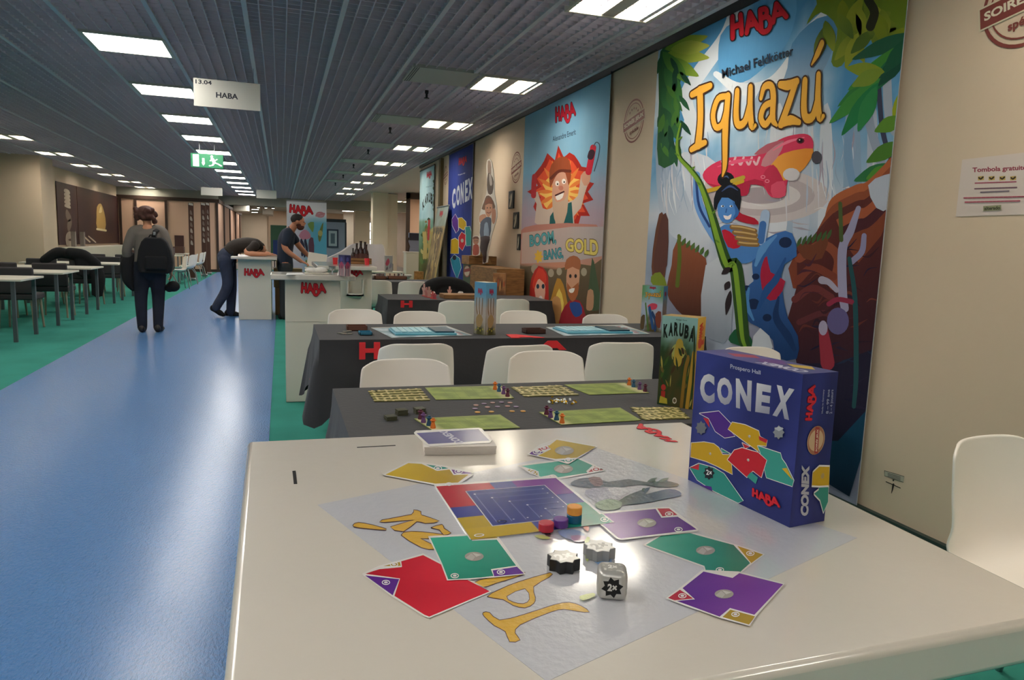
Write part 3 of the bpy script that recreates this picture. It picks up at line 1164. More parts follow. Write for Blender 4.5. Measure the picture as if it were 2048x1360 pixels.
def igu_draw(a):
    z7 = lambda *p: Z(1280, 0, .41164, p)
    z8 = lambda *p: Z(1280, 380, .456, p)
    s7 = .41164
    # sky swirls
    a.poly(z7((110, 250), (300, 140), (440, 60), (430, 250), (300, 330), (250, 440), (210, 600), (180, 720), (110, 760)), '#4d90c2', 3)
    a.line(z7((255, 600), (225, 470), (300, 340), (420, 170), (470, 0)), [14, 13, 15, 13, 9], '#d9dfe8')
    a.poly(z7((420, 130), (640, 20), (760, 0), (720, 200), (600, 330), (500, 400), (400, 380), (380, 260)), '#5c9fd0', 3)
    a.line(z7((370, 360), (480, 430), (620, 420), (720, 330), (800, 180), (900, 60)), [6, 12, 14, 14, 12, 6], '#e2e6ec')
    a.poly(z7((740, 210), (860, 90), (960, 100), (930, 260), (860, 420), (900, 560), (720, 560), (560, 560), (580, 440), (700, 380)), ('#5590bd', z7((740, 210))[0], '#b9c2d0', z7((800, 560))[0]), 3)
    # falling water and mist
    for i, (x, w, c) in enumerate(((640, 60, '#d8dae2'), (760, 50, '#b7bfcf'), (880, 46, '#cfd3dd'), (1000, 60, '#8fa9c4'), (1110, 40, '#b5bccb'))):
        a.poly(z7((x, 560), (x + w, 540), (x + w * 1.3, 1000), (x + w * .9, 1180), (x - w * .3, 1180), (x - w * .2, 900)), c, 3)
    a.poly(z7((80, 650), (150, 760), (260, 800), (330, 1000), (290, 1180), (160, 1150), (90, 1000)), ('#8fa3bd', z7((100, 700))[0], '#c6ccd8', z7((290, 1100))[0]), 3)
    a.poly(z7((180, 760), (330, 760), (420, 880), (460, 1080), (330, 1150), (250, 1000)), '#c9cfdb', 3)
    for rx, ry, c in ((330, 150, '#cbbfc0'), (260, 110, '#b9abae'), (190, 75, '#d5cccc'), (120, 45, '#a99ba0')):
        a.disc(*z7((590, 950))[0], rx * s7, ry * s7 * .9, c, 28)
    rnd = random.Random(21)
    a.scatter(10)
    for k in range(90):
        x = rnd.choice((rnd.uniform(560, 1180), rnd.uniform(100, 330)))
        y = rnd.uniform(640, 900) if x < 400 else rnd.uniform(540, 900)
        L = rnd.uniform(90, 260)
        a.line(z7((x, y), (x + rnd.uniform(-8, 14), y + L * .5), (x + rnd.uniform(-14, 24), y + L)), [.4, rnd.uniform(.8, 2.2), .3], rnd.choice(['#dfe2e8', '#b3bed0', '#98aac4', '#c9ced8', '#a89cae', '#d4d0d6']))
    a.settle()
    a.scatter(8)
    for k in range(26):
        x, y = rnd.uniform(250, 1000), rnd.uniform(900, 1150)
        a.line(z7((x, y), (x + 40, y + rnd.uniform(-12, 12)), (x + 90, y + rnd.uniform(-10, 20))), [.3, rnd.uniform(1, 2.6), .3], rnd.choice(['#cdc3c6', '#b6aab2', '#dcd6d8', '#a39aa8']))
    a.settle()
    # vines hanging at the right
    for pts, w, c in ((((1130, 360), (1110, 560), (1180, 820)), 9, '#98a2b6'), (((1200, 380), (1210, 560), (1240, 640)), 9, '#a8b0c0'), (((1160, 420), (1180, 640), (1230, 800)), 5, '#3c3f58'), (((1030, 560), (1010, 760), (1060, 1000)), 8, '#7fa0c2')):
        a.line(z7(*pts), w, c)
    # leaves, top left
    rnd = random.Random(4)
    a.poly(z7((100, 250), (200, 190), (220, 300), (190, 430), (195, 540), (160, 660), (185, 770), (90, 800), (92, 500)), '#2c5c36', 3)
    for x, y, an, L, c, c2 in ((120, 240, -.3, 220, '#5f8a2c', '#9aa83a'), (130, 260, .1, 210, '#7a9a30', '#a8b048'), (120, 280, .5, 190, '#54842e', '#86a038'), (110, 250, .9, 200, '#3f7434', '#5f8c34'), (120, 330, 1.1, 190, '#34683a', '#447a3c'),
                              (110, 420, 1.2, 180, '#2a5e3a', '#3f7840'), (105, 520, 1.1, 180, '#255438', '#3a7040'), (100, 620, 1.2, 170, '#1f4a34', '#336840'), (150, 240, -.1, 190, '#88a038', '#b4b850')):
        leaf(a, *z7((x, y))[0], *z7((x + L * math.cos(an), y + L * math.sin(an)))[0], 14, c, c2)
    # leaves, top right
    a.poly(z7((810, 120), (860, 20), (900, -40), (1400, -40), (1340, 150), (1200, 170), (1060, 210), (980, 320), (930, 300), (960, 140), (880, 60)), '#6f8420', 3)
    a.scatter(10)
    for k in range(26):
        x, y = 880 + rnd.random() * 440, -20 + rnd.random() * 190
        an = 1.7 + rnd.uniform(-.9, .9)
        L = 110 + rnd.random() * 90
        c = rnd.choice(['#8a961e', '#7b8a24', '#9a9e2a', '#566f1e', '#3e5a22', '#a3a634'])
        leaf(a, *z7((x, y))[0], *z7((x + L * math.cos(an), y + L * math.sin(an)))[0], 12, c, rnd.choice(['#6c7a1c', '#4a6622', '#8e9826']))
    a.settle()
    a.line(z7((1110, 0), (1140, 60), (1120, 130)), 9, '#2c2c18')
    for (x0, y0, x1, y1, c) in ((1330, 160, 1030, 290, '#1f5a40'), (1320, 190, 960, 520, '#2f7a3a'), (1320, 200, 1010, 440, '#3f8a34'), (1300, 230, 1090, 480, '#1e6a44'), (1290, 260, 1150, 420, '#0f4a38'), (1330, 170, 1180, 360, '#16563c'),
                                (1170, 380, 920, 600, '#3c8a3a'), (1160, 400, 980, 660, '#1c7a44'), (1150, 420, 1060, 640, '#2a8448'), (1190, 350, 1000, 330, '#8a9a2a'), (1180, 340, 1030, 420, '#7f9630'), (1290, 420, 1240, 640, '#98a41e'), (1330, 440, 1290, 620, '#b0ac1c'),
                                (1280, 570, 1140, 640, '#5c8a2c'), (1270, 690, 1100, 790, '#4a7a2a'), (1240, 800, 1040, 880, '#2a7040'), (1230, 820, 1100, 870, '#4f8a30')):
        leaf(a, *z7((x0, y0))[0], *z7((x1, y1))[0], 15, c)
    a.scatter(8)
    for k in range(30):
        x, y = rnd.uniform(100, 200), rnd.uniform(230, 760)
        an = rnd.uniform(.9, 1.9)
        leaf(a, *z7((x, y))[0], *z7((x + 90 * math.cos(an), y + 90 * math.sin(an)))[0], 5, rnd.choice(['#28583a', '#1c4632', '#3c6c38', '#4a7a34']))
    a.settle()
    # rocks right
    a.poly(z7((745, 1400), (770, 1200), (880, 1130), (910, 1010), (1000, 940), (1110, 900), (1160, 840), (1255, 740), (1240, 1000), (1200, 1400)), '#7c3c28', 2)
    for k, (c, off) in enumerate((('#b0603a', 0), ('#8e4a30', 40), ('#5c2a26', 80), ('#a25436', 120), ('#4a2028', 170))):
        a.line(z7((900 - k * 30, 1080 + off), (950, 980 + off), (1060, 925 + off), (1120, 900 + off), (1245, 770 + off)), [3, 10, 12, 10, 8], c)
    a.poly(z7((1110, 900), (1190, 850), (1240, 860), (1215, 1010), (1150, 1010)), '#b6bccb', 2)
    a.poly(z8((690, 250), (800, 180), (850, 100), (900, 230), (960, 320), (1060, 200), (1110, 60), (1080, 330), (1020, 800), (960, 1100), (860, 1180), (850, 800), (690, 770), (650, 560), (690, 420)), ('#5a2622', z8((740, 250))[0], '#2a1626', z8((950, 700))[0]))
    for pts, c, w in ((((700, 300), (800, 240), (870, 300), (850, 420)), '#8a4630', 9), (((690, 400), (760, 340), (850, 380)), '#7a3a2c', 8), (((680, 480), (760, 430), (840, 470)), '#6a3030', 7), (((700, 580), (800, 540), (860, 560)), '#5a2a30', 6)):
        a.line(z8(*pts), w, c)
    a.poly(z8((690, 235), (760, 240), (830, 190), (800, 300), (720, 300)), '#6e3a26', 2)
    a.scatter(3)
    for x in range(690, 830, 22):
        leaf(a, *z8((x, 250 - (x - 690) * .25))[0], *z8((x + 20, 205 - (x - 690) * .25))[0], 3.5, '#3d5a30')
    a.settle()
    a.poly(z8((840, 1060), (900, 1030), (1010, 930), (1000, 1080), (920, 1345), (830, 1290)), ('#12405c', z8((900, 1040))[0], '#0a1e34', z8((900, 1330))[0]), 0)
    a.poly(z8((690, 760), (860, 760), (1020, 700), (1000, 960), (870, 1100), (690, 1100)), '#1c1830', 0)
    a.scatter(10)
    for k in range(46):
        x, y = rnd.uniform(690, 1000), rnd.uniform(230, 1000)
        a.line(z8((x, y), (x + rnd.uniform(10, 40), y - rnd.uniform(-10, 30)), (x + rnd.uniform(50, 90), y + rnd.uniform(-40, 30))), [.4, rnd.uniform(1, 3.2), .4], rnd.choice(['#5e2c26', '#3a1a24', '#6e3628', '#2a1626', '#4a2230', '#241a34']) if y < 700 else rnd.choice(['#221c38', '#161430', '#2c2038', '#1a2a44']))
    a.settle()
    # pale tree limbs
    for pts, w, c in ((((960, 80), (925, 180), (890, 260), (890, 440), (900, 520)), [5, 8, 9, 9, 8], '#9a96b4'), (((985, 200), (975, 270), (930, 315)), [5, 6, 6], '#8a86a8'), (((800, 395), (830, 405), (865, 440)), [8, 6, 5], '#a8a0b4'), (((920, 300), (945, 480), (950, 800), (940, 950)), [4, 5, 5, 4], '#1f4a50'), (((880, 60), (885, 220)), [4, 4], '#4a5a30')):
        a.line(z8(*pts), w, c)
    a.disc(*z8((870, 575))[0], 22, 27, '#5e5684', 20)
    a.line(z8((830, 500), (870, 480), (930, 490)), 5, '#8a2a44')
    a.line(z8((805, 610), (815, 680), (825, 760)), [9, 12, 14], '#8e2c3c')
    a.disc(*z8((805, 605))[0], 9, 15, '#a39ab4', 14)
    # rocks left
    a.poly(z7((62, 1360), (64, 1210), (95, 1040), (120, 1050), (140, 1120), (120, 1360)), '#6a4030', 2)
    a.poly(z8((60, 330), (75, 230), (100, 110), (125, 130), (120, 330), (80, 380)), '#5e3a34', 2)
    a.poly(z8((120, 420), (140, 330), (165, 220), (290, 300), (290, 420), (270, 570), (200, 560), (130, 480)), ('#8e5034', z8((200, 240))[0], '#4e2c24', z8((200, 560))[0]), 2)
    for k in range(7):
        x = 165 + k * 20
        leaf(a, *z8((x, 235 + k * 10))[0], *z8((x + 16, 200 + k * 10))[0], 3.5, '#4d6a34')
    a.line(z8((172, 200), (175, 300), (165, 420)), [3, 4, 4], '#5d6a24')
    a.poly(z8((290, 330), (400, 330), (400, 640), (330, 660), (270, 600)), ('#c3c8d2', z8((340, 340))[0], '#8f98a6', z8((340, 640))[0]), 2)
    a.poly(z8((50, 380), (90, 360), (120, 420), (60, 420)), '#7a8a2c', 2)
    # pink salamander on the log
    a.poly(z7((306, 850), (350, 800), (440, 765), (560, 757), (610, 730), (660, 690), (720, 662), (800, 650), (838, 672), (842, 730), (800, 810), (720, 880), (708, 950), (640, 958), (600, 905), (540, 895), (520, 950), (430, 940), (340, 900)), '#d8385c', 3)
    a.poly(z7((640, 800), (700, 745), (842, 722), (815, 800), (760, 850), (690, 880), (640, 860)), ('#f0a444', z7((640, 800))[0], '#e08a30', z7((830, 760))[0]), 3)
    a.poly(z7((556, 750), (620, 700), (700, 682), (690, 710), (610, 745)), '#b8606e', 2)
    a.poly(z7((590, 805), (620, 740), (695, 690), (690, 730), (640, 800)), '#c88890', 2)
    for x in (400, 440, 480, 520, 556):
        a.line(z7((x, 785), (x + 12, 800), (x + 26, 765)), 2.2, '#e8b8c0')
    a.poly(z7((330, 890), (430, 905), (560, 870), (640, 900), (600, 905), (540, 897), (520, 950), (430, 940), (350, 902)), '#b42444', 2)
    a.poly(z7((600, 850), (650, 800), (700, 880), (700, 930), (640, 945), (610, 905)), '#c83050', 3)
    a.line(z7((650, 730), (720, 690), (800, 668)), [1, 3, 1], '#ec7890')
    a.line(z7((380, 810), (470, 785), (560, 775)), [1, 4, 1], '#e85a7c')
    for x, y in ((655, 905), (680, 915), (620, 880), (600, 860)):
        a.ring(*z7((x, y))[0], 4, 3, .7, '#ec98a8', 12)
    a.disc(*z7((782, 684))[0], 8, 6, '#6a1828', 14)
    a.disc(*z7((782, 684))[0], 5, 4, '#1c0c14', 12)
    a.disc(*z7((778, 680))[0], 1.4, 1.2, '#f0d8dc', 8)
    a.poly(z7((640, 900), (700, 880), (710, 950), (650, 960)), '#e2526e', 2)
    a.disc(*z7((738, 848))[0], 17, 13, '#d4ccd0', 14)
    a.disc(*z7((860, 765))[0], 10, 13, '#4c4852', 14)
    a.line(z7((320, 930), (420, 905), (500, 880)), 4, '#c9a028')
    # vine across and blue climber
    a.poly(z8((495, 265), (600, 190), (670, 190), (690, 290), (630, 330), (625, 430), (650, 560), (695, 640), (690, 740), (600, 735), (585, 660), (520, 600), (460, 560), (450, 440), (500, 400)), ('#3a6cb0', z8((560, 200))[0], '#1a3a6c', z8((640, 700))[0]), 2)
    for x, y, r in ((640, 230, 26), (600, 420, 20), (500, 500, 26), (560, 560, 18), (510, 380, 15), (470, 430, 13)):
        a.disc(*z8((x, y))[0], r * .5, r * .42, '#14284e', 14)
    a.poly(z8((540, 320), (560, 290), (575, 360), (640, 400), (600, 480), (550, 470), (530, 380)), '#a81c3c', 2)
    a.poly(z8((395, 640), (440, 600), (490, 650), (500, 700), (470, 690), (400, 670)), '#1f5a3a', 2)
    a.poly(z8((500, 640), (530, 605), (570, 640), (585, 690), (560, 720), (490, 700)), '#c4c8d2', 0)
    a.line(z7((278, 850), (285, 980), (330, 1080), (400, 1180)), [7, 9, 11, 13], '#6d9ad6')
    a.line(z7((275, 870), (290, 1000), (340, 1100)), 2.5, '#24407c')
    a.poly(z7((380, 1130), (440, 1090), (560, 1160), (580, 1230), (520, 1280), (430, 1250)), '#4a80c4', 3)
    a.line(z7((612, 1040), (600, 1110), (590, 1170)), [9, 10, 9], '#a8bcd8')
    a.line(z7((600, 1090), (590, 1170)), [7, 7], '#3d6cac', sm=False)
    a.line(z8((600, 200), (540, 260), (510, 330)), [2, 8, 3], '#5c92cc')
    a.line(z8((640, 300), (600, 390), (560, 440), (520, 520)), [2, 7, 8, 3], '#24508c')
    a.line(z8((610, 470), (600, 560), (650, 640), (680, 700)), [2, 7, 8, 4], '#183462')
    a.line(z8((480, 430), (470, 500), (500, 570)), [2, 6, 2], '#4c84c0')
    a.poly(z7((440, 1000), (500, 1040), (560, 1060), (580, 1090), (520, 1085), (460, 1060)), '#b01830', 2)
    a.disc(*z7((428, 1010))[0], 20, 31, '#4f86ca', 20, .1)
    a.poly(z7((360, 1000), (372, 930), (430, 890), (490, 920), (488, 1010), (470, 1060), (462, 980), (400, 960), (372, 1020)), '#11141f', 2)
    a.disc(*z7((420, 872))[0], 17, 15, '#0e1018', 14)
    a.line(z7((400, 930), (440, 905), (478, 925)), [.6, 2.4, .6], '#3c5488')
    a.line(z7((408, 862), (424, 857), (434, 866)), [.5, 1.8, .5], '#4c6494')
    a.line(z7((455, 980), (475, 1030), (460, 1060)), [1, 4, 2], '#3566a8')
    a.line(z7((450, 880), (505, 862)), 4, '#b8a038', sm=False)
    for x in (404, 446):
        a.disc(*z7((x, 1002))[0], 3.6, 2.2, '#e8eef4', 8)
        a.disc(*z7((x + 2, 1002))[0], 1.7, 1.9, '#101424', 8)
    a.poly(z7((408, 1046), (430, 1050), (448, 1040), (440, 1064), (418, 1066)), '#f0e4e4', 2)
    a.line(z7((424, 1015), (420, 1032)), 1.2, '#2f5c9c', sm=False)
    a.poly(z7((400, 1120), (440, 1125), (490, 1180), (480, 1205), (430, 1200)), '#c01c34', 2)
    for k in range(4):
        a.line(z7((450 + k * 12, 1103 + k * 26), (500 + k * 8, 1108 + k * 26), (560 + k * 4, 1122 + k * 22)), 5, '#8c6a3e')
        a.line(z7((450 + k * 12, 1099 + k * 26), (500 + k * 8, 1104 + k * 26), (560 + k * 4, 1118 + k * 22)), 1.6, '#c8a46a')
    V = z7((205, 600), (188, 680), (195, 760), (250, 825), (300, 900), (350, 1040), (390, 1180), (430, 1290)) + z8((420, 330), (440, 480), (455, 640), (470, 690))
    a.line(V, [1.5, 3, 4, 5, 6, 8, 10, 12, 13, 13, 12, 9], '#2c4c20')
    a.line([(x - 2, y) for x, y in V], [1, 2.2, 3, 3.6, 4, 4.4, 5, 5, 5, 5, 4, 3], '#7ba030')
    for i in range(1, 9):
        x, y = V[i]
        leaf(a, x, y, x + (9 if i % 2 else -10), y - 7, 2, '#5c8428')
    for (x, y, dx, dy) in ((400, 340, -40, 30), (395, 400, -20, 40), (400, 440, -20, 110)):
        leaf(a, *z8((x, y))[0], *z8((x + dx, y + dy))[0], 6, '#2a2024')
    # writing
    q = z7((448, 232), (730, 118), (436, 78), (716, -8))
    a.haba(*q, c='#c81a2c', oc='#3a1018')
    q = z7((403, 382), (750, 268), (400, 338), (748, 222))
    a.text('Michael Feldkötter', *q, c='#252c3a', bold=.012)
    q = z7((240, 868), (905, 850), (240, 322), (905, 190))
    a.iguazu(*q)


banner('wall_banner', 'huge jungle banner with orange lettering, a pink salamander and a blue climber', 2.82, 5.23, .03, 2.9, igu_base, igu_draw, gain=1.0)


# ---- the explosion banner
def boom_base(u, v):
    n = fbm(u * 2, v * 3) * .3
    top = mixc(hx('#6fa6c8'), hx('#8fb6cc'), .5 + n)
    if v > .5:
        return mixc(hx('#b09aa6'), top, (v - .5) / .2 + n)
    if v > .28:
        return mixc(hx('#c88a70'), hx('#b09aa6'), (v - .28) / .22 + n)
    return mixc(hx('#5c4630'), hx('#8a7a66'), .4 + 1.5 * n + (v - .05))


def boom_draw(a):
    b = lambda *p: Z(1020, 120, .4116, p)
    a.haba(*b((222, 325), (322, 290), (218, 232), (316, 200)), c='#c01830', oc='#4a0c1c')
    a.text('Alexandre Emerit', *b((208, 398), (320, 362), (207, 372), (319, 334)), c='#2c3c54', bold=.01)
    # burst
    C = (250, 640)
    P = []
    for i in range(34):
        an = i / 34 * 2 * math.pi
        r = (175 if i % 2 else 150) + 18 * math.sin(i * 2.3)
        P.append((C[0] + r * .86 * math.cos(an), C[1] - r * 1.18 * math.sin(an)))
    a.poly(b(*P), '#b02418', 0)
    P = [(C[0] + (x - C[0]) * .84, C[1] + (y - C[1]) * .84) for x, y in P]
    a.poly(b(*P), '#e2502c', 0)
    P = [(C[0] + (x - C[0]) * .78, C[1] + 10 + (y - C[1]) * .72) for x, y in P]
    a.poly(b(*P), '#f4c060', 0)
    for k in range(16):
        an = k / 16 * 6.28
        leaf(a, *b((C[0] + 40 * math.cos(an), C[1] - 50 * math.sin(an)))[0], *b((C[0] + 120 * math.cos(an), C[1] - 165 * math.sin(an)))[0], 4, '#e88038')
    # cheering man with a hat
    a.poly(b((120, 790), (130, 700), (110, 660), (135, 640), (160, 720), (200, 720), (230, 690), (280, 690), (330, 660), (345, 560), (375, 540), (388, 570), (360, 660), (345, 720), (310, 760), (305, 830), (180, 830), (150, 800)), '#d0b8a8', 2)
    a.poly(b((190, 830), (195, 760), (215, 730), (225, 830)), '#1f5c5c', 0)
    a.poly(b((258, 830), (270, 700), (300, 690), (310, 830)), '#1f5c5c', 0)
    a.poly(b((205, 650), (215, 560), (250, 535), (285, 570), (285, 650), (270, 740), (240, 790), (215, 740)), '#d49a80', 2)
    a.poly(b((205, 660), (225, 690), (265, 680), (282, 650), (278, 740), (245, 820), (215, 770)), '#c8a890', 2)
    a.poly(b((196, 620), (192, 540), (215, 490), (258, 468), (290, 490), (298, 560), (285, 610), (270, 550), (240, 545), (215, 580)), '#9c4a28', 2)
    a.line(b((200, 575), (240, 540), (292, 540)), 3, '#6a2c1c')
    a.poly(b((222, 660), (245, 650), (262, 640), (255, 670), (230, 682)), '#f4ece4', 2)
    a.line(b((222, 658), (262, 640)), 1.6, '#4a1818', sm=False)
    for x, y in ((230, 600), (262, 590)):
        a.disc(*b((x, y))[0], 4.2, 5.5, '#f0e4dc', 10)
        a.disc(*b((x + 2, y + 3))[0], 1.6, 2, '#2a1810', 8)
    a.disc(*b((248, 622))[0], 5, 5, '#c87860', 10)
    a.poly(b((345, 560), (372, 540), (392, 556), (385, 600), (360, 610)), '#d49a80', 2)
    a.line(b((382, 545), (395, 480), (405, 425)), 6, '#d02038')
    a.line(b((392, 470), (398, 450)), 6.4, '#3a1c2c', sm=False)
    a.line(b((406, 420), (420, 400), (436, 415), (430, 470), (410, 540)), .9, '#405060')
    a.line(b((115, 660), (117, 600), (120, 565)), 5, '#b82830')
    # red haze band
    a.poly(b((52, 830), (130, 800), (420, 800), (466, 900), (460, 940), (380, 870), (50, 870)), '#c08070', 2)
    a.poly(b((60, 840), (300, 810), (466, 810), (462, 950), (300, 980), (55, 990)), ('#c8a898', b((60, 840))[0], '#b4a8a8', b((400, 960))[0]))
    # title
    a.text('BOOM,', *b((96, 920), (228, 903), (94, 850), (222, 826)), c='#2c5c60', bold=.06)
    a.text('BOOM,', *b((97, 917), (227, 900), (95, 853), (221, 829)), c='#58a0a4', bold=.03)
    a.text('BANG,', *b((165, 982), (262, 975), (163, 925), (258, 906)), c='#244e5c', bold=.06)
    a.text('BANG,', *b((166, 979), (261, 972), (164, 928), (257, 909)), c='#4c949c', bold=.03)
    a.text('GOLD', *b((268, 930), (432, 958), (270, 864), (430, 868)), c='#6a5028', bold=.07)
    a.text('GOLD', *b((270, 927), (430, 954), (272, 867), (428, 872)), c='#e0c868', bold=.035)
    for k in range(7):
        an = k / 7 * 6.28
        leaf(a, *b((140, 955))[0], *b((140 + 22 * math.cos(an), 955 + 34 * math.sin(an)))[0], 3, '#e8b840')
    # lower scene
    a.poly(b((42, 1010), (110, 1000), (220, 1020), (330, 990), (400, 1000), (455, 960), (440, 1310), (60, 1310), (40, 1150)), ('#6c5c44', b((200, 1010))[0], '#4a3424', b((200, 1300))[0]), 0)
    for x, y, r in ((120, 1015, 14), (200, 1035, 12), (240, 1028, 11), (360, 1030, 12)):
        a.disc(*b((x, y))[0], r * .5, r * .7, '#a89a84', 12)
    a.poly(b((380, 1140), (400, 960), (420, 1040), (440, 1150), (450, 1200), (400, 1220), (370, 1180)), '#4a5a40', 2)
    a.poly(b((200, 1160), (230, 1060), (260, 1090), (280, 1180), (300, 1310), (150, 1310)), '#b88430', 2)
    a.poly(b((220, 1180), (240, 1110), (262, 1180), (250, 1240)), '#e8c860', 2)
    # red haired figure
    a.poly(b((92, 1300), (95, 1150), (105, 1060), (140, 1000), (178, 1030), (188, 1100), (180, 1300)), '#b83028', 2)
    a.poly(b((122, 1090), (150, 1060), (172, 1100), (168, 1160), (150, 1190), (125, 1150)), '#e8b098', 2)
    a.poly(b((110, 1090), (140, 1010), (175, 1040), (172, 1090), (140, 1060), (120, 1110)), '#d8402c', 2)
    for x in (136, 162):
        a.disc(*b((x, 1100))[0], 3, 5, '#284050', 10)
    a.disc(*b((150, 1160))[0], 4, 6, '#f0e0dc', 10)
    a.poly(b((95, 1300), (100, 1220), (130, 1200), (175, 1230), (185, 1300)), '#4a2038', 2)
    # bearded man with a hat
    a.poly(b((236, 1300), (250, 1230), (290, 1170), (340, 1170), (365, 1230), (368, 1310), (240, 1310)), '#9a2430', 2)
    a.poly(b((275, 1100), (280, 1010), (310, 990), (338, 1010), (336, 1090), (318, 1160), (290, 1150)), '#d09878', 2)
    a.poly(b((268, 1020), (275, 970), (310, 950), (342, 970), (340, 1020), (305, 1005)), '#a86440', 2)
    a.poly(b((278, 1080), (300, 1110), (334, 1080), (330, 1140), (305, 1175), (282, 1140)), '#a86038', 2)
    a.poly(b((288, 1115), (315, 1108), (308, 1130), (292, 1130)), '#f4ece4', 2)
    for x in (294, 320):
        a.disc(*b((x, 1050))[0], 2.6, 4, '#2a2020', 10)
    a.poly(b((292, 1180), (340, 1180), (352, 1230), (320, 1250), (298, 1220)), '#2c4c90', 2)
    a.poly(b((190, 1200), (215, 1150), (245, 1160), (250, 1230), (230, 1280), (195, 1250)), '#c89058', 2)
    a.poly(b((372, 1190), (380, 1120), (405, 1120), (408, 1180), (400, 1215), (375, 1215)), '#b88868', 2)


banner('wall_banner', 'blue and red banner with a cheering man in a hat before an explosion', 6.08, 8.47, .4, 2.9, boom_base, boom_draw)

# ---- card game artwork shared by the dark blue banner and the dark blue box (traced on the box front)
FQ = homog([(222, 1005), (828, 1290), (890, 370), (275, 235)], [(0, 0), (1, 0), (1, 1), (0, 1)])


def cards_art(a, q, w=.012):
    """q maps box-front unit coordinates to the drawing"""
    def T(*p):
        return [q(*FQ(x, y)) for x, y in p]

    def card(P, c, bits=()):
        PP = T(*P)
        a.line(PP + [PP[0]], w_, '#e8e4e0', sm=False)
        a.poly(PP, c)
        for B, bc in bits:
            a.poly(T(*B), bc)
    p0, p1 = q(0, 0), q(w, 0)
    w_ = math.hypot(p1[0] - p0[0], p1[1] - p0[1])
    card([(292, 604), (405, 590), (482, 670), (462, 690), (500, 738), (440, 748), (385, 710), (345, 632)], '#4f2a86', [([(312, 628), (345, 636), (352, 690)], '#c02838')])
    card([(485, 655), (560, 670), (640, 706), (648, 740), (690, 762), (684, 795), (640, 790), (640, 828), (560, 770), (460, 695)], '#c8a020', [([(640, 735), (692, 758), (686, 778), (645, 760)], '#c02838')])
    card([(545, 778), (590, 800), (560, 812)], '#c02838')
    card([(636, 795), (770, 838), (778, 870), (800, 900), (850, 1000), (842, 1036), (690, 985), (650, 830)], '#3a9a8c', [([(780, 930), (808, 925), (845, 1000)], '#d0a828')])
    card([(245, 782), (320, 775), (378, 785), (408, 808), (430, 850), (478, 850), (488, 968), (398, 920), (330, 890), (240, 865)], '#c8a020')
    card([(430, 835), (420, 812), (478, 845)], '#3a9a8c')
    card([(460, 880), (500, 822), (545, 808), (640, 835), (690, 880), (660, 985), (610, 945), (575, 985), (520, 935)], '#c42433', [([(575, 980), (600, 952), (640, 985), (628, 1025)], '#3a9a8c')])
    card([(236, 932), (290, 905), (380, 930), (440, 965), (555, 1130), (525, 1142), (380, 1072), (280, 1005)], '#2f8f84', [([(236, 930), (292, 908), (290, 945)], '#c02838'), ([(300, 1035), (366, 1045), (372, 1072), (300, 1040)], '#4f2a86')])
    for x, y in ((588, 738), (358, 845), (583, 880)):
        a.disc(*q(*FQ(x, y)), w_ * 2.4, w_ * 1.9, '#b8b0a4', 14)
        a.disc(*q(*FQ(x + 3, y - 4)), w_ * 1.2, w_ * .8, '#dcd6cc', 10)
    for cx, cy, c in ((352, 962, '#20242c'), (305, 690, '#70747c'), (760, 712, '#8a8e94')):
        P = []
        for i in range(16):
            r = (34, 25)[i % 2]
            P.append((cx + r * math.cos(i * math.pi / 8), cy + r * 1.25 * math.sin(i * math.pi / 8)))
        a.poly(T(*P), c)
    a.text('2×', *T((336, 972), (370, 978), (336, 940), (370, 946)), c='#e8e8e8', bold=.03)
    a.poly(T((735, 690), (762, 705), (790, 690), (762, 676)), '#b8bcc0')


def unit_text(a, q, t, x0, y0, x1, y1, c, bold=.0, sp=1.0):
    a.text(t, q(x0, y0), q(x1, y0), q(x0, y1), q(x1, y1), c=c, bold=bold, sp=sp)


def cbase(u, v):
    return mixc(hx('#1c2a6c'), hx('#3a4aa0'), .3 + .4 * v + fbm(u, v) * .3 if v < .6 else .55 - (v - .6) + fbm(u, v) * .3)


def cnx_draw(a):
    g = lambda *p: Z(820, 300, .2353, p)
    a.haba(*g((415, 148), (480, 122), (414, 70), (488, 45)), c='#c01c30', oc='#400c20')
    a.text('Prospero Hall', *g((410, 222), (468, 205), (410, 206), (468, 190)), c='#c8ccd8', bold=.01)
    for L, x0, x1, yb0, yb1, h in (('C', 358, 386, 505, 492, 170), ('O', 394, 424, 480, 466, 175), ('N', 430, 456, 465, 450, 180), ('E', 466, 490, 445, 434, 185), ('X', 492, 530, 430, 412, 185)):
        a.text(L, *g((x0, yb0), (x1, yb1), (x0 + 2, yb0 - h), (x1 + 2, yb1 - h)), c='#c3c6d2', bold=.05)
    # scattered card shapes down the banner
    def shape(P, c):
        PP = g(*P)
        a.line(PP + [PP[0]], .9, '#e0dcd8', sm=False)
        a.poly(PP, c)
    shape([(357, 590), (385, 545), (412, 600), (412, 680), (392, 705), (360, 640)], '#5a2c86')
    shape([(412, 580), (440, 575), (475, 610), (478, 650), (455, 680), (415, 655)], '#c8a020')
    shape([(470, 655), (508, 648), (530, 730), (528, 810), (480, 815), (472, 730)], '#3a8f8a')
    shape([(415, 740), (440, 698), (472, 720), (470, 800), (445, 855), (415, 820)], '#c42433')
    shape([(350, 765), (385, 750), (412, 770), (412, 880), (345, 880)], '#c8a020')
    shape([(345, 930), (378, 890), (420, 920), (435, 1000), (400, 1100), (365, 1010)], '#2f86a0')
    a.disc(*g((378, 915))[0], 4, 5, '#20242c', 10)
    a.disc(*g((444, 770))[0], 3, 4, '#b8b0a4', 10)


banner('wall_banner', 'dark blue banner with silver lettering and scattered card shapes', 10.93, 12.62, .45, 2.88, cbase, cnx_draw, 20, 40)


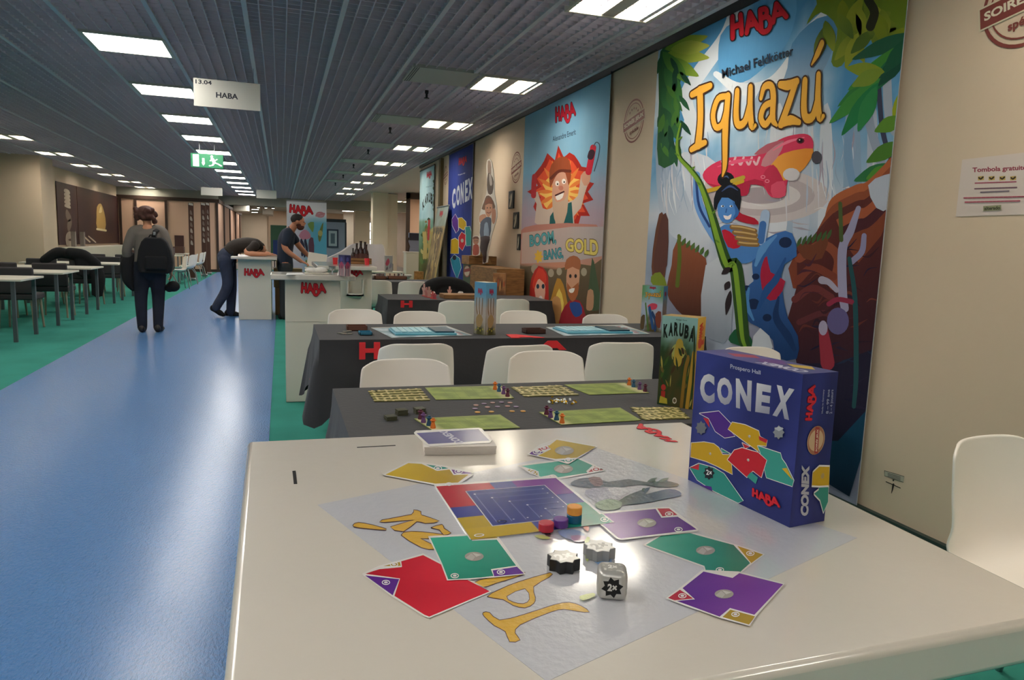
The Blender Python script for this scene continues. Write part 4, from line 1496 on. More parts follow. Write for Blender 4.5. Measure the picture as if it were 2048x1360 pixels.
# ---- the temple banner with arched black letters
def kar_base(u, v):
    n = fbm(u * 2, v * 3) * .4
    if v > .62:
        return mixc(hx('#8fb8c4'), hx('#bcd4d8'), .5 + n)
    if v > .35:
        return mixc(hx('#4f6a44'), hx('#8ab4a8'), (v - .35) / .27 + n)
    return mixc(hx('#4a3a24'), hx('#5f6a34'), v / .35 + n)


def arch_word(a, g, word, x0, x1, yb, h, rise, c, bold=.05):
    n = len(word)
    for i, L in enumerate(word):
        u0, u1 = (i + .06) / n, (i + .94) / n
        X0, X1 = x0 + (x1 - x0) * u0, x0 + (x1 - x0) * u1
        f = lambda u: rise * (1 - (2 * u - 1) ** 2)
        y0, y1 = yb(u0) - f(u0), yb(u1) - f(u1)
        a.text(L, *g((X0, y0), (X1, y1), (X0 - (.5 - u0) * 8, y0 - h(u0)), (X1 - (.5 - u1) * 8, y1 - h(u1))), c=c, bold=bold)


def kar_draw(a):
    g = lambda *p: Z(820, 300, .2353, p)
    a.haba(*g((142, 250), (184, 235), (142, 190), (186, 172)), c='#b82034', oc='#581020')
    a.text('Rüdiger Dorn', *g((138, 322), (185, 312), (138, 310), (185, 300)), c='#304050')
    arch_word(a, g, 'KARUBA', 108, 208, lambda u: 520 - 12 * u, lambda u: 70 + 25 * u, 70, '#101a18')
    rnd = random.Random(3)
    for k in range(34):
        x, y = 100 + rnd.random() * 110, 590 + rnd.random() * 400
        leaf(a, *g((x, y))[0], *g((x + rnd.uniform(-25, 25), y - rnd.uniform(20, 70)))[0], rnd.uniform(2, 4), rnd.choice(['#c0b070', '#3f5a30', '#5c7a3c', '#8a6a40', '#2c4428', '#a8904c']))
    for x in (118, 135, 160, 180, 198):
        a.line(g((x, 920), (x + 4, 800), (x - 4, 700)), 2, '#b8a060')
    a.line(g((156, 760), (160, 680), (164, 600)), 2.2, '#b03838')
    for k in range(9):
        leaf(a, *g((212, 250 + k * 30))[0], *g((200 + 14 * (k % 2), 280 + k * 30))[0], 3, '#3a5638')


banner('wall_banner', 'far jungle temple banner with arched black lettering', 13.9, 15.4, .15, 2.83, kar_base, kar_draw, 16, 40)
structure(MB().bb((WX - .06, 13.18, 0), (WX, 13.34, 2.88)), 'trim_7', mat('olive_post', '#5c4c2c', rough=.7), smooth=False)


# ---- leaning roll-up board under the temple banner
def lean(t):
    """points on the leaning board: u across from far to near, v up"""
    return lambda u, v, d: (2.48 + .32 * v - d, 13.25 - .95 * u - .25 * v * .0, .06 + 1.92 * v)


def lean_base(u, v):
    n = fbm(u * 3, v * 4)
    if v > .8:
        return mixc(hx('#9aa8a4'), hx('#8a9484'), .5 + n)
    if v > .22:
        return mixc(hx('#6a5432'), hx('#a88c50'), .5 + 1.2 * n)
    return mixc(hx('#b4ac84'), hx('#9aa470'), .5 + n)


t = thing('standing_banner', 'slim jungle print board leaning on the wall below the temple banner', 'banner', (0, 0, 0))
a = Art(lean(0))
mb = MB()
mb.add([lean(0)(u, v, d) for d in (0, -.012) for u, v in ((0, 0), (1, 0), (1, 1), (0, 1))], [(0, 1, 2, 3), (7, 6, 5, 4), (0, 4, 5, 1), (1, 5, 6, 2), (2, 6, 7, 3), (3, 7, 4, 0)])
a.add_solid(mb, '#8a8468')
a.grid(0, 0, 1, 1, 12, 40, lean_base)
a.haba((.32, .9), (.62, .9), (.32, .96), c='#b82034', oc='#581020')
a.text('KARUBA', (.1, .74), (.9, .74), (.1, .8), c='#3a3a2c', bold=.04)
rnd = random.Random(11)
for k in range(40):
    x, y = rnd.random(), .25 + rnd.random() * .48
    leaf(a, x, y, min(1, max(0, x + rnd.uniform(-.2, .2))), y + rnd.uniform(.05, .15), rnd.uniform(.01, .03), rnd.choice(['#c8a860', '#4a3420', '#7a5c34', '#3c2a1c', '#d0b878']))
a.rect(.25, .05, .75, .16, '#8aa068')
a.build('printed_board', m_print, t)
MB().tube([lean(0)(-.02, 1.0, 0), lean(0)(1.02, 1.0, 0)], .015, 10).build('top_rail', m_steel, t)
MB().box((2.48, 12.78, .035), (.14, 1.0, .07)).build('foot_case', m_steel, t, bevel=.01)


# ================================================================ round stamps and papers on the wall
def stamp(cx, cy, r, label, X=WX - .002, tilt=.18):
    """cx, cy: wall position (y, z); r radius in metres"""
    t = thing('round_stamp', label, 'wall sticker', (X, cx, cy), 0, 'round event stamps on the wall')
    m = lambda x, y, d: (-.001 - d, -x * r, y * r)
    a = Art(m, step=.0002)
    c = '#7a3a34'
    a.ring(0, 0, 1, 1, .04, c, 40)
    a.ring(0, 0, .84, .84, .02, c, 40)
    rot = lambda x, y: (x * math.cos(tilt) - y * math.sin(tilt), x * math.sin(tilt) + y * math.cos(tilt))
    a.poly([rot(-1.14, -.27), rot(1.14, -.27), rot(1.14, .27), rot(-1.14, .27)], '#cbbfa4')
    a.poly([rot(-1.1, -.23), rot(1.1, -.23), rot(1.1, .23), rot(-1.1, .23)], c)
    a.text('SOIRÉE JEUX', rot(-1.0, -.14), rot(1.0, -.14), rot(-1.0, .17), rot(1.0, .17), c='#d8ccb4', bold=.035)
    a.text('spéciale', rot(-.45, -.62), rot(.45, -.62), rot(-.45, -.36), rot(.45, -.36), c=c, bold=.03)
    for k in range(5):
        an = math.pi / 2 + (k - 2) * .38
        x, y = .6 * math.cos(an), .6 * math.sin(an)
        P = [(x + (.09 if i % 2 == 0 else .04) * math.sin(i * math.pi / 5), y + (.09 if i % 2 == 0 else .04) * math.cos(i * math.pi / 5)) for i in range(10)]
        a.poly(P, c)
    a.build('print', m_print, t)
    return t


p = on_x(1268, 242, WX)
stamp(p.y, p.z, .175, 'round brown stamp on the wall between the two nearest banners')
p = on_x(1033, 335, WX)
stamp(p.y, p.z, .19, 'round brown stamp high on the wall beside the explosion banner')
p = on_x(2040, 10, WX)
stamp(p.y - .03, p.z + .02, .185, 'large round brown stamp cut by the top right corner of the view', tilt=.16)
p = on_x(894, 350, WX)
stamp(p.y + .1, p.z, .16, 'faint round stamp on the pale wall left of the dark blue banner')

t = thing('notice_sheet', 'white paper notice about a free raffle taped to the right wall', 'poster', (0, 0, 0))
a = Art(wall_px(WX - .003))
q0, q1 = on_x(1918, 430, WX), on_x(2075, 322, WX)
mb = MB().bb((WX - .003, 2.02, 1.515), (WX - .0005, 2.455, 1.765))
a.add_solid(mb, '#cfc0b8')
w8 = lambda *p: Z(1700, 0, .3529, p)
a.text('Tombola gratuite', *w8((694, 985), (1000, 970), (694, 950), (1000, 935)), c='#8c2c40', bold=.03)
for k in range(4):
    x = 725 + k * 61
    a.poly(w8((x, 1000), (x + 34, 997), (x + 34, 1020), (x, 1023)), '#b89a50')
    a.line(w8((x + 6, 1008), (x + 16, 1014), (x + 28, 1004)), 1.6, '#3a2c1c')
for y, x0, x1, c in ((1038, 710, 945, '#a05060'), (1070, 708, 950, '#70505c'), (1090, 742, 905, '#70606c'), (1122, 648, 1000, '#a04858'), (1146, 655, 970, '#a04858')):
    for k in range(14):
        f0, f1 = k / 14, (k + .78) / 14
        X0, X1 = x0 + (x1 - x0) * f0, x0 + (x1 - x0) * f1
        a.line(w8((X0, y - 8 * f0), (X1, y - 8 * f1)), 1.3, c, sm=False)
a.poly(w8((758, 1168), (860, 1162), (860, 1190), (758, 1196)), '#8a8a6a', 0)
a.text('alterado', *w8((764, 1192), (854, 1187), (764, 1172), (854, 1167)), c='#3c3c2c', bold=.04)
a.build('paper', m_print, t)

t = thing('wall_label', 'tiny paper label with a black plug mark low on the right wall', 'sticker', (0, 0, 0))
a = Art(wall_px(WX - .002))
w5 = lambda *p: Z(1640, 780, .3089, p)
a.poly(w5((417, 522), (545, 560), (540, 598), (418, 556)), '#a8a494')
a.line(w5((417, 522), (545, 560), (540, 598), (418, 556), (417, 522)), .5, '#3c3c38', sm=False)
for k in range(3):
    a.line(w5((440, 540 + k * 9), (520, 564 + k * 9)), .7, '#5c5a58', sm=False)
a.line(w5((428, 594), (470, 612), (520, 635)), .9, '#2c2420', sm=False)
a.line(w5((475, 612), (470, 640), (463, 668)), [2.2, 1.5, .5], '#2c2420')
a.disc(*w5((475, 585))[0], 1.6, 2, '#2c2420', 10)
a.build('paper', m_print, t)

# framed photographs
for i, (x0, y0, x1, y1) in enumerate(((1019, 381, 1030, 418), (1028, 424, 1039, 458), (1036, 468, 1043, 500))):
    a0, b0 = on_x(x0, y1, WX), on_x(x1, y0, WX)
    ya, yb = b0.y, a0.y
    lab = ['small dark framed picture highest beside the tall cut-out man', 'small dark framed picture below the highest one on the wall', 'small dark framed picture at the left edge of the explosion banner'][i]
    t = thing('picture_frame', lab, 'picture', (WX, (ya + yb) / 2, (a0.z + b0.z) / 2), 0, 'small framed pictures on the wall')
    w, h = (yb - ya) / 2, (b0.z - a0.z) / 2
    MB().bb((-.02, -w, -h), (-.001, w, h)).build('frame', m_dark, t, bevel=.004)
    a = Art(lambda u, v, d: (-.0205 - d, -u * w, v * h))
    a.rect(-.85, -.85, .85, .85, '#2c2a28')
    a.poly([(-.5, -.7), (.1, .5), (.5, .7), (.4, -.2), (-.1, -.8)], '#c8c0a8', 2)
    a.poly([(-.6, .2), (-.2, .75), (0, .1)], '#8a8474', 2)
    a.build('picture', m_print, t)
# ================================================================ things on the foreground counter
z1c = lambda *p: Z(600, 840, .33827, p)
z2c = lambda *p: Z(1000, 840, .33827, p)
m_film = mat('print_film', attr=True, rough=.28, spec=.6, coat=1.0, crough=.1, cior=1.7, bump=.12, bscale=130)

# printed square film on the counter
t = thing('table_sticker', 'glossy square film on the white counter with upside-down orange lettering', 'sticker', (0, 0, 0))
a = Art(near_art(.0003), start=0)
A_, Fv, Rv = on_z(635, 1010, CT), on_z(1190, 895, CT), on_z(1714, 1076, CT)
Nv = A_ + (Rv - Fv)
mb = MB().prism([(v.x, v.y) for v in (A_, Fv, Rv, Nv)], CT, CT + .0003)
a.add_solid(mb, '#c3c3c8')
a.k = 1
OR, OB = '#dcae3c', '#4a2438'


def lett(P, f=z1c):
    PP = smooth_closed(f(*P), 2)
    a.line(PP + [PP[0]], 1.5, OB, sm=False)
    a.poly(PP, OR)


lett([(1085, 1140), (1120, 1140), (1180, 1185), (1330, 1150), (1500, 1095), (1590, 1080), (1660, 1100), (1710, 1135), (1640, 1130), (1560, 1118), (1480, 1135), (1300, 1210), (1270, 1260), (1300, 1300), (1240, 1310), (1215, 1250), (1150, 1215), (1090, 1160)])
lett([(1110, 1045), (1190, 1000), (1290, 960), (1480, 905), (1470, 930), (1380, 985), (1390, 1050), (1380, 1085), (1330, 1110), (1260, 1095), (1200, 1060)])
P = smooth_closed(z1c((1225, 1045), (1330, 1000), (1355, 1060), (1320, 1085), (1260, 1075)), 2)
a.line(P + [P[0]], 1.2, OB, sm=False)
a.poly(P, '#c3c3c8')
lett([(1030, 965), (1120, 935), (1300, 905), (1320, 915), (1160, 965), (1080, 990)])
lett([(600, 682), (660, 662), (790, 672), (890, 690), (820, 705), (710, 702), (790, 742), (790, 765), (720, 755)])
lett([(485, 595), (660, 562), (672, 535), (715, 545), (718, 565), (822, 600), (740, 612), (690, 602), (612, 660), (535, 635), (680, 592), (500, 606)])
lett([(315, 625), (345, 610), (430, 625), (510, 648), (480, 651), (340, 637)])
lett([(778, 640), (840, 622), (850, 645), (890, 670), (850, 682), (825, 650)])
# dark blue figure, leaves and paint-like spots on the film
a.poly(z2c((420, 372), (470, 350), (560, 345), (640, 368), (760, 352), (880, 372), (960, 360), (1050, 378), (1045, 395), (940, 400), (820, 385), (700, 402), (580, 408), (480, 400), (425, 388)), ('#183454', z2c((420, 370))[0], '#24343c', z2c((1050, 380))[0]), 2)
a.poly(z2c((520, 345), (590, 342), (610, 385), (560, 395)), '#5c3444', 2)
a.poly(z2c((540, 405), (700, 402), (760, 420), (700, 470), (620, 510), (560, 480), (500, 440)), ('#8c8ca4', z2c((540, 405))[0], '#b4b4bc', z2c((650, 500))[0]), 2)
a.poly(z2c((640, 405), (720, 402), (770, 420), (720, 450), (660, 440)), '#c6c6ca', 2)
a.poly(z2c((690, 500), (740, 455), (830, 420), (890, 400), (860, 440), (900, 432), (1000, 410), (1060, 425), (1070, 450), (1000, 465), (880, 490), (760, 505)), ('#26402c', z2c((700, 480))[0], '#24407c', z2c((1060, 440))[0]), 2)
a.poly(z2c((560, 500), (640, 470), (720, 490), (700, 530), (600, 535)), '#7c9478', 2)
for (x, y, dx, dy) in ((870, 370, 60, -25), (930, 372, 70, -26), (900, 350, 20, 35), (840, 425, 16, -18)):
    leaf(a, *z2c((x, y))[0], *z2c((x + dx, y + dy))[0], 3, '#27443c')
for P, c in ((((340, 660), (430, 650), (500, 680), (470, 720), (380, 700)), '#8fa0c4'), (((420, 690), (500, 690), (510, 720), (440, 725)), '#a88cb0'), (((490, 640), (525, 635), (520, 665)), '#d87c6c'), (((200, 690), (250, 685), (300, 705), (250, 710)), '#b8c474'),
             (((500, 720), (530, 700), (525, 830), (505, 830)), '#a8b860'), (((560, 830), (640, 810), (660, 850), (580, 860)), '#7ca4d4'), (((260, 660), (290, 660), (300, 690), (270, 690)), '#2c2c34'), (((470, 1050), (550, 1030), (560, 1050), (490, 1075)), '#d4dc94')):
    a.poly(z2c(*P), c, 2)
a.build('printed_film', m_film, t)


def card_thing(name, label, outline, fields, off, icons=(), center=None, f=z1c, cat='card', group='playing cards laid around the board'):
    t = thing(name, label, cat, (0, 0, 0), 0, group)
    th = .0005
    a = Art(near_art(off + th))
    O = f(*outline)
    W = [on_z(x, y, CT + off) for x, y in O]
    a.add_solid(MB().prism([(w.x, w.y) for w in W], CT + off, CT + off + th), '#dedad4')
    for P, c in fields:
        a.poly(f(*P), c)
    for P, c in fields:
        PP = f(*P)
        a.line(PP + [PP[0]], .85, '#e2ded8', sm=False)
    a.line(O + [O[0]], .9, '#e2ded8', sm=False)
    if center:
        x, y = f(center)[0]
        a.disc(x, y, 19, 9, '#9a948c', 20)
        a.poly([(x - 17, y + 3), (x - 6, y - 6), (x + 2, y + 1), (x - 4, y + 8)], '#b0aaa2')
        a.poly([(x - 4, y - 7), (x + 15, y - 3), (x + 4, y + 1)], '#c0bab2')
    for x, y in icons:
        x, y = f((x, y))[0]
        a.ring(x, y, 7.5, 4.2, .8, '#e8e4e0', 20)
        a.disc(x, y, 4, 2.1, '#dcd6d6', 12)
    a.build('card_face', m_gloss, t)
    return t


Y_, G_, R_, P_ = '#b89a2c', '#2f9a80', '#c02434', '#6a3590'
card_thing('game_card', 'red card with a purple corner, nearest the left rim of the counter',
           [(370, 912), (470, 865), (590, 833), (728, 793), (838, 850), (990, 940), (1132, 1015), (765, 1170), (735, 1160), (548, 1045)],
           [([(600, 868), (597, 834), (728, 797), (838, 854), (872, 947), (990, 944), (1125, 1015), (765, 1166), (735, 1155), (556, 1042), (590, 940), (380, 912), (470, 880)], ('#a81828', z1c((380, 900))[0], '#d02c3c', z1c((800, 950))[0])), ([(374, 916), (588, 940), (548, 1040)], '#5a2a84'), ([(470, 868), (590, 838), (597, 866)], '#a88a34')],
           .0003, [(508, 962), (556, 856)])
card_thing('game_card', 'teal card with a purple corner overlapping the red card',
           [(760, 690), (1000, 678), (1170, 690), (1180, 705), (1330, 912), (1150, 930), (870, 948), (835, 850)],
           [([(766, 695), (998, 682), (1018, 712), (1165, 706), (1280, 862), (1130, 885), (1145, 925), (1010, 942), (875, 945), (838, 850)], ('#3aa88c', z1c((900, 700))[0], '#23806c', z1c((1000, 930))[0])), ([(1135, 888), (1283, 866), (1328, 911), (1148, 928)], '#63358e'), ([(1005, 682), (1168, 692), (1165, 702), (1022, 710)], '#b89a34')],
           .0009, [(915, 923), (1188, 902)], (1030, 808))
card_thing('game_card', 'yellow card at the far left of the board, pointing to the purple corner',
           [(490, 325), (640, 250), (720, 253), (860, 275), (1027, 312), (1020, 325), (940, 377), (905, 397), (800, 384)],
           [([(497, 325), (640, 253), (720, 258), (812, 299), (885, 291), (908, 324), (1000, 322), (935, 373), (800, 380)], ('#c8a838', z1c((640, 260))[0], '#a88820', z1c((850, 370))[0])), ([(728, 258), (858, 277), (885, 289), (812, 297)], '#3c8c80'), ([(890, 290), (1024, 313), (1000, 321), (910, 322)], '#6a3a84'), ([(865, 384), (940, 375), (906, 395)], '#b04438')],
           .0009, [(815, 287), (938, 306), (882, 386)])
card_thing('game_card', 'yellow card at the far right of the board with red and purple corners',
           [(165, 203), (235, 150), (335, 112), (578, 158), (460, 225), (405, 260), (330, 238)],
           [([(290, 150), (335, 115), (572, 158), (455, 226), (330, 234), (218, 215), (300, 172), (278, 152)], ('#c4a438', z2c((340, 120))[0], '#a48820', z2c((400, 230))[0])), ([(215, 172), (278, 152), (296, 170), (240, 186)], '#b04044'), ([(168, 204), (190, 182), (262, 188), (215, 213)], '#5c3480'), ([(332, 238), (455, 229), (405, 256)], '#3c8c80')],
           .0009, [(218, 190), (262, 168), (405, 240)], (380, 182), z2c)
card_thing('game_card', 'teal card with red and purple corners at the far side of the board',
           [(108, 272), (160, 262), (460, 225), (555, 265), (620, 298), (510, 320), (345, 348), (300, 357), (222, 333)],
           [([(112, 272), (460, 228), (550, 268), (512, 305), (520, 316), (345, 342), (300, 328), (232, 340), (226, 306)], ('#58b09c', z2c((300, 250))[0], '#2f8c78', z2c((400, 330))[0])), ([(560, 272), (616, 298), (518, 312)], '#b04044'), ([(150, 300), (180, 290), (222, 305), (222, 330)], '#b09a40'), ([(238, 344), (300, 331), (345, 345), (300, 355)], '#63358e')],
           .0003, [(568, 294), (195, 310), (310, 340)], (375, 290), z2c)
card_thing('game_card', 'purple card with a red corner touching the teal corner of the board',
           [(540, 558), (605, 550), (920, 520), (1000, 518), (1060, 560), (1172, 650), (1165, 657), (720, 708), (690, 702), (600, 622)],
           [([(605, 553), (920, 524), (955, 576), (1052, 570), (1168, 650), (716, 704), (695, 698), (602, 618), (674, 605)], ('#84509c', z2c((700, 560))[0], '#5c2c80', z2c((950, 670))[0])), ([(925, 522), (1000, 521), (1052, 564), (960, 573)], '#b02c44'), ([(542, 560), (602, 554), (668, 603), (600, 616)], '#58a08c')],
           .0013, [(1000, 558), (1055, 650), (618, 590)], (868, 610), z2c)
card_thing('game_card', 'long teal card with a golden corner below the blue game box',
           [(850, 740), (950, 680), (1122, 663), (1375, 735), (1480, 765), (1562, 795), (1482, 855), (1390, 928), (1212, 892), (1205, 868)],
           [([(856, 740), (952, 683), (1122, 667), (1382, 737), (1482, 846), (1395, 925), (1215, 890), (1208, 866)], ('#3fa088', z2c((1000, 690))[0], '#1f7a68', z2c((1300, 860))[0])), ([(1395, 740), (1480, 768), (1558, 796), (1484, 850)], '#b09030')],
           .0003, [(1480, 790), (1300, 888)], (1215, 772), z2c)
card_thing('game_card', 'purple card with red and golden corners, nearest the right end of the counter',
           [(985, 1055), (1065, 995), (1195, 890), (1412, 900), (1682, 970), (1512, 1160), (1475, 1217), (1308, 1172), (1030, 1074)],
           [([(1075, 995), (1203, 894), (1375, 932), (1415, 904), (1676, 971), (1505, 1155), (1360, 1115), (1298, 1166), (1036, 1070), (1150, 1060)], ('#5a2686', z2c((1150, 900))[0], '#7c4098', z2c((1500, 980))[0])), ([(988, 1054), (1064, 1002), (1145, 1058), (1032, 1070)], '#b02c40'), ([(1310, 1168), (1362, 1120), (1512, 1161), (1472, 1214)], '#a88a2c')],
           .0009, [(1078, 1042), (1392, 1152)], (1325, 1030), z2c)

# score board
BQ = homog([(0, 0), (1, 0), (1, 1), (0, 1)], [(940, 1082), (1225, 1047), (1113, 955), (868, 972)])
t = thing('game_board', 'square blue game board with coloured rim in the middle of the counter', 'game board', (0, 0, 0))
nb = near_art(.0003 + .0016)
a = Art(lambda u, v, d: nb(*BQ(u, v), d))
W = [on_z(*BQ(u, v), CT) for u, v in ((0, 0), (1, 0), (1, 1), (0, 1))]
a.add_solid(MB().prism([(w.x, w.y) for w in W], CT + .0003, CT + .0019), '#dcd8d2')


def cell(x0, y0, x1, y1, c):
    a.poly([(x0, y0), (x1, y0), (x1, y1), (x0, y1)], c)


cell(.012, .012, .988, .988, '#3a3f8a')
cell(.012, .55, .2, .988, '#b02a3a')
cell(.2, .82, .42, .988, '#a82c40')
cell(.6, .82, .988, .988, '#74308a')
cell(.82, .62, .988, .988, '#702c88')
cell(.66, .012, .988, .2, '#1f8470')
cell(.82, .2, .988, .42, '#2a8a76')
cell(.012, .012, .46, .18, '#b89a28')
cell(.012, .18, .19, .36, '#b09428')
cell(.19, .17, .83, .84, '#d0ccd4')
cell(.197, .178, .823, .832, '#303a7e')
for k in range(5):
    u = .24 + .1 * k
    P = [(u, .22), (u, .76 - .1 * k), (.78, .76 - .1 * k)]
    a.line(P, .004, '#6a74b0', sm=False)
    a.disc(u, .76 - .1 * k, .009, .009, '#d8dcec', 10)
    a.disc(.78, .76 - .1 * k, .007, .007, '#c4c8e0', 10)
    a.disc(u + .02, .24, .007, .007, '#c4c8e0', 10)
a.ring(.27, .22, .03, .02, .004, '#20244c', 16)
a.ring(.07, .05, .028, .018, .004, '#e8e4d8', 16)
a.build('printed_board', m_gloss, t)

# deck of cards
t = thing('card_deck', 'thick deck of blue-backed cards near the far edge of the counter', 'card deck', (0, 0, 0))
A1, B1 = on_z(850, 911, CT), on_z(991, 908, CT)
ex = (B1 - A1)
wd = ex.length
ex.normalize()
ey = Vector((-ex.y, ex.x, 0))
rnd = random.Random(2)
mb = MB()
for k in range(26):
    j = rnd.uniform(-.0008, .0008)
    sh = -.00025 * k
    p = [A1 + ex * (j + sh * .3) + ey * (rnd.uniform(-.0006, .0006) + sh), A1 + ex * (wd + j) + ey * sh, A1 + ex * (wd + j) + ey * (.068 + sh), A1 + ex * j + ey * (.068 + sh)]
    mb.prism([(v.x, v.y) for v in p], CT + .00055 * k, CT + .00055 * k + .00048)
mb.build('card_stack', mat('card_edges', '#d4ccc4', rough=.6), t, smooth=False)
dz = CT + .0150
a = Art(lambda x, y, d: (lambda p: (p.x, p.y, dz + .0006 + d))(on_z(x, y, dz)))
TP = [(828, 866), (832, 862), (958, 856), (964, 858), (984, 881), (980, 886), (860, 893), (852, 889)]
a.add_solid(MB().prism([(on_z(x, y, dz).x, on_z(x, y, dz).y) for x, y in TP], dz - .0005, dz + .0006), '#dcd8d4')
a.poly([(833, 867), (957, 859), (979, 882), (857, 889)], ('#4a4c86', (880, 870), '#7c7a9c', (975, 870)))
a.text('CONEX', (930, 887), (894, 863), (913, 889), (878, 864), c='#b8b8cc', bold=.04)
a.build('top_card', m_gloss, t)

# discs
disc0 = None
for (x, y, lv, c, lab) in ((1092, 1061, 0, '#b02038', 'red wooden disc on the near rim of the game board'), (1121, 1053, 0, '#5c3080', 'purple wooden disc on the board, between the red and blue discs'),
                           (1148, 1044, 0, '#145878', 'blue wooden disc on the board under the orange one'), (1148, 1044, 1, '#e0983c', 'orange wooden disc stacked on the blue one')):
    p = on_z(x, y, CT + .002)
    o = MB().lathe([(.0078, 0), (.0085, .0006), (.0085, .0086), (.0078, .0093)], (0, 0, 0), 28).build('wooden_disc', mat('disc_' + c[1:], c, rough=.4, spec=.5), loc=(p.x, p.y, CT + .0022 + lv * .0095))
    tag(o, lab, 'game piece', 'wooden scoring discs')

# star tokens
for (x, y, c, tc, lab) in ((1136, 1147, '#0c0c10', '#c8c4bc', 'black star-shaped token with a silver top, left of the grey one'), (1208, 1124, '#8c8c8c', '#b8b8b4', 'grey star-shaped token behind the silver die')):
    p = on_z(x, y, CT)
    t = thing('star_token', lab, 'game piece', (p.x, p.y + .012, CT + .0005), .2, 'star-shaped tokens')
    P = []
    for i in range(16):
        r = (.0165, .0128)[i % 2]
        P.append((r * math.cos(i * math.pi / 8), r * math.sin(i * math.pi / 8)))
    MB().prism(P, 0, .0115).build('star_body', mat('star_' + c[1:], c, rough=.35), t, bevel=.0006, seg=1)
    a = Art(lambda u, v, d: (u, v, .0116 + d))
    a.poly([(u * .93, v * .93) for u, v in P], tc)
    a.text('2×', (-.009, -.007), (.009, -.007), (-.009, .007), c='#e8e6e0' if c == '#0c0c10' else '#6c6c6c', bold=.05)
    a.build('star_top', m_gloss, t)

# die
p = on_z(1217, 1192, CT)
t = thing('game_die', 'rounded silver die with a black star on its front, nearest on the counter', 'die', (p.x + .003, p.y + .001, CT + .0005), -.42)
S_ = .0265
MB().box((0, 0, S_ / 2), (S_, S_, S_)).build('die_body', mat('silver_paint', '#b4b2ac', rough=.32, metal=.35, spec=.6), t, bevel=.0058, seg=5)


def star_on(mp, c, tcol, name):
    a = Art(mp, step=.00003)
    P = []
    for i in range(16):
        r = (.0098, .0068)[i % 2]
        P.append((r * math.cos(i * math.pi / 8 + .2), r * math.sin(i * math.pi / 8 + .2)))
    a.poly(P, c)
    a.text('2×', (-.0042, -.0034), (.0042, -.0034), (-.0042, .0034), c=tcol, bold=.05)
    o = a.build(name, m_print, t)
    return o


star_on(lambda u, v, d: (u, -S_ / 2 - .00008 - d, S_ / 2 + v), '#0c0c0c', '#c8c6c0', 'star_mark')
star_on(lambda u, v, d: (u, v, S_ + .00008 + d), '#9a9892', '#d8d6d0', 'star_mark')
star_on(lambda u, v, d: (S_ / 2 + .00008 + d, u, S_ / 2 + v), '#8c8a86', '#c8c6c0', 'star_mark')

# ---------------------------------------------------------------- game boxes


def game_box(name, label, BL, BR, depth, h, z, base_col, front, side, top=None, group=None, side_right=True, m=None):
    """BL, BR: bottom corners of the front, on the table at height z; the box reaches back by depth"""
    t = thing(name, label, 'game box', (BL[0], BL[1], z), 0, group)
    e = Vector((BR[0] - BL[0], BR[1] - BL[1], 0))
    W = e.length
    e.normalize()
    n = Vector((-e.y, e.x, 0))            # pointing away from the viewer
    mb = MB().prism([(0, 0), (e.x * W, e.y * W), (e.x * W + n.x * depth, e.y * W + n.y * depth), (n.x * depth, n.y * depth)], 0, h)
    arts = []
    f = Art(lambda u, v, d: tuple(e * (u * W) - n * (d + .00003) + Vector((0, 0, v * h))))
    f.add_solid(mb, base_col)
    f.clip = None
    front(f)
    arts.append(f)
    s_ = Art(lambda u, v, d: tuple(e * (W + d + .00003) + n * (u * depth) + Vector((0, 0, v * h)))) if side_right else Art(lambda u, v, d: tuple(-e * (d + .00003) + n * ((1 - u) * depth) + Vector((0, 0, v * h))))
    side(s_)
    arts.append(s_)
    if top:
        p_ = Art(lambda u, v, d: tuple(e * (u * W) + n * (v * depth) + Vector((0, 0, h + d + .00003))))
        top(p_)
        arts.append(p_)
    merge_art(arts, 'printed_carton', m or m_print, t)
    return t


def cx_front(a):
    a.grid(0, 0, 1, 1, 12, 12, lambda u, v: mixc(hx('#262f6c'), hx('#3a4490'), .5 + fbm(u * 1.3, v * 1.3) - abs(v - .4) * .6))
    q = lambda u, v: (u, v)
    U = lambda *p: [FQ(x, y) for x, y in p]
    b = U((470, 345), (645, 380), (470, 312), (645, 350))
    a.text('Prospero Hall', *b, c='#b8bccc', bold=.012)
    for L, bl, br, tl, tr in (('C', (295, 535), (380, 548), (293, 368), (378, 372)), ('O', (395, 545), (485, 560), (393, 385), (482, 398)), ('N', (505, 568), (592, 590), (503, 395), (596, 410)),
                              ('E', (617, 592), (700, 605), (625, 422), (710, 438)), ('X', (718, 612), (815, 640), (738, 432), (845, 460))):
        Q = U(bl, br, tl, tr)
        a.text(L, *Q, c=('#cfd0d4', Q[2], '#8c8ea0', Q[1]), bold=.055)
    cards_art(a, q, .005)
    Q = U((612, 1115), (778, 1185), (608, 1048), (775, 1112))
    a.haba(*Q, c='#d02434', oc='#7a1424')


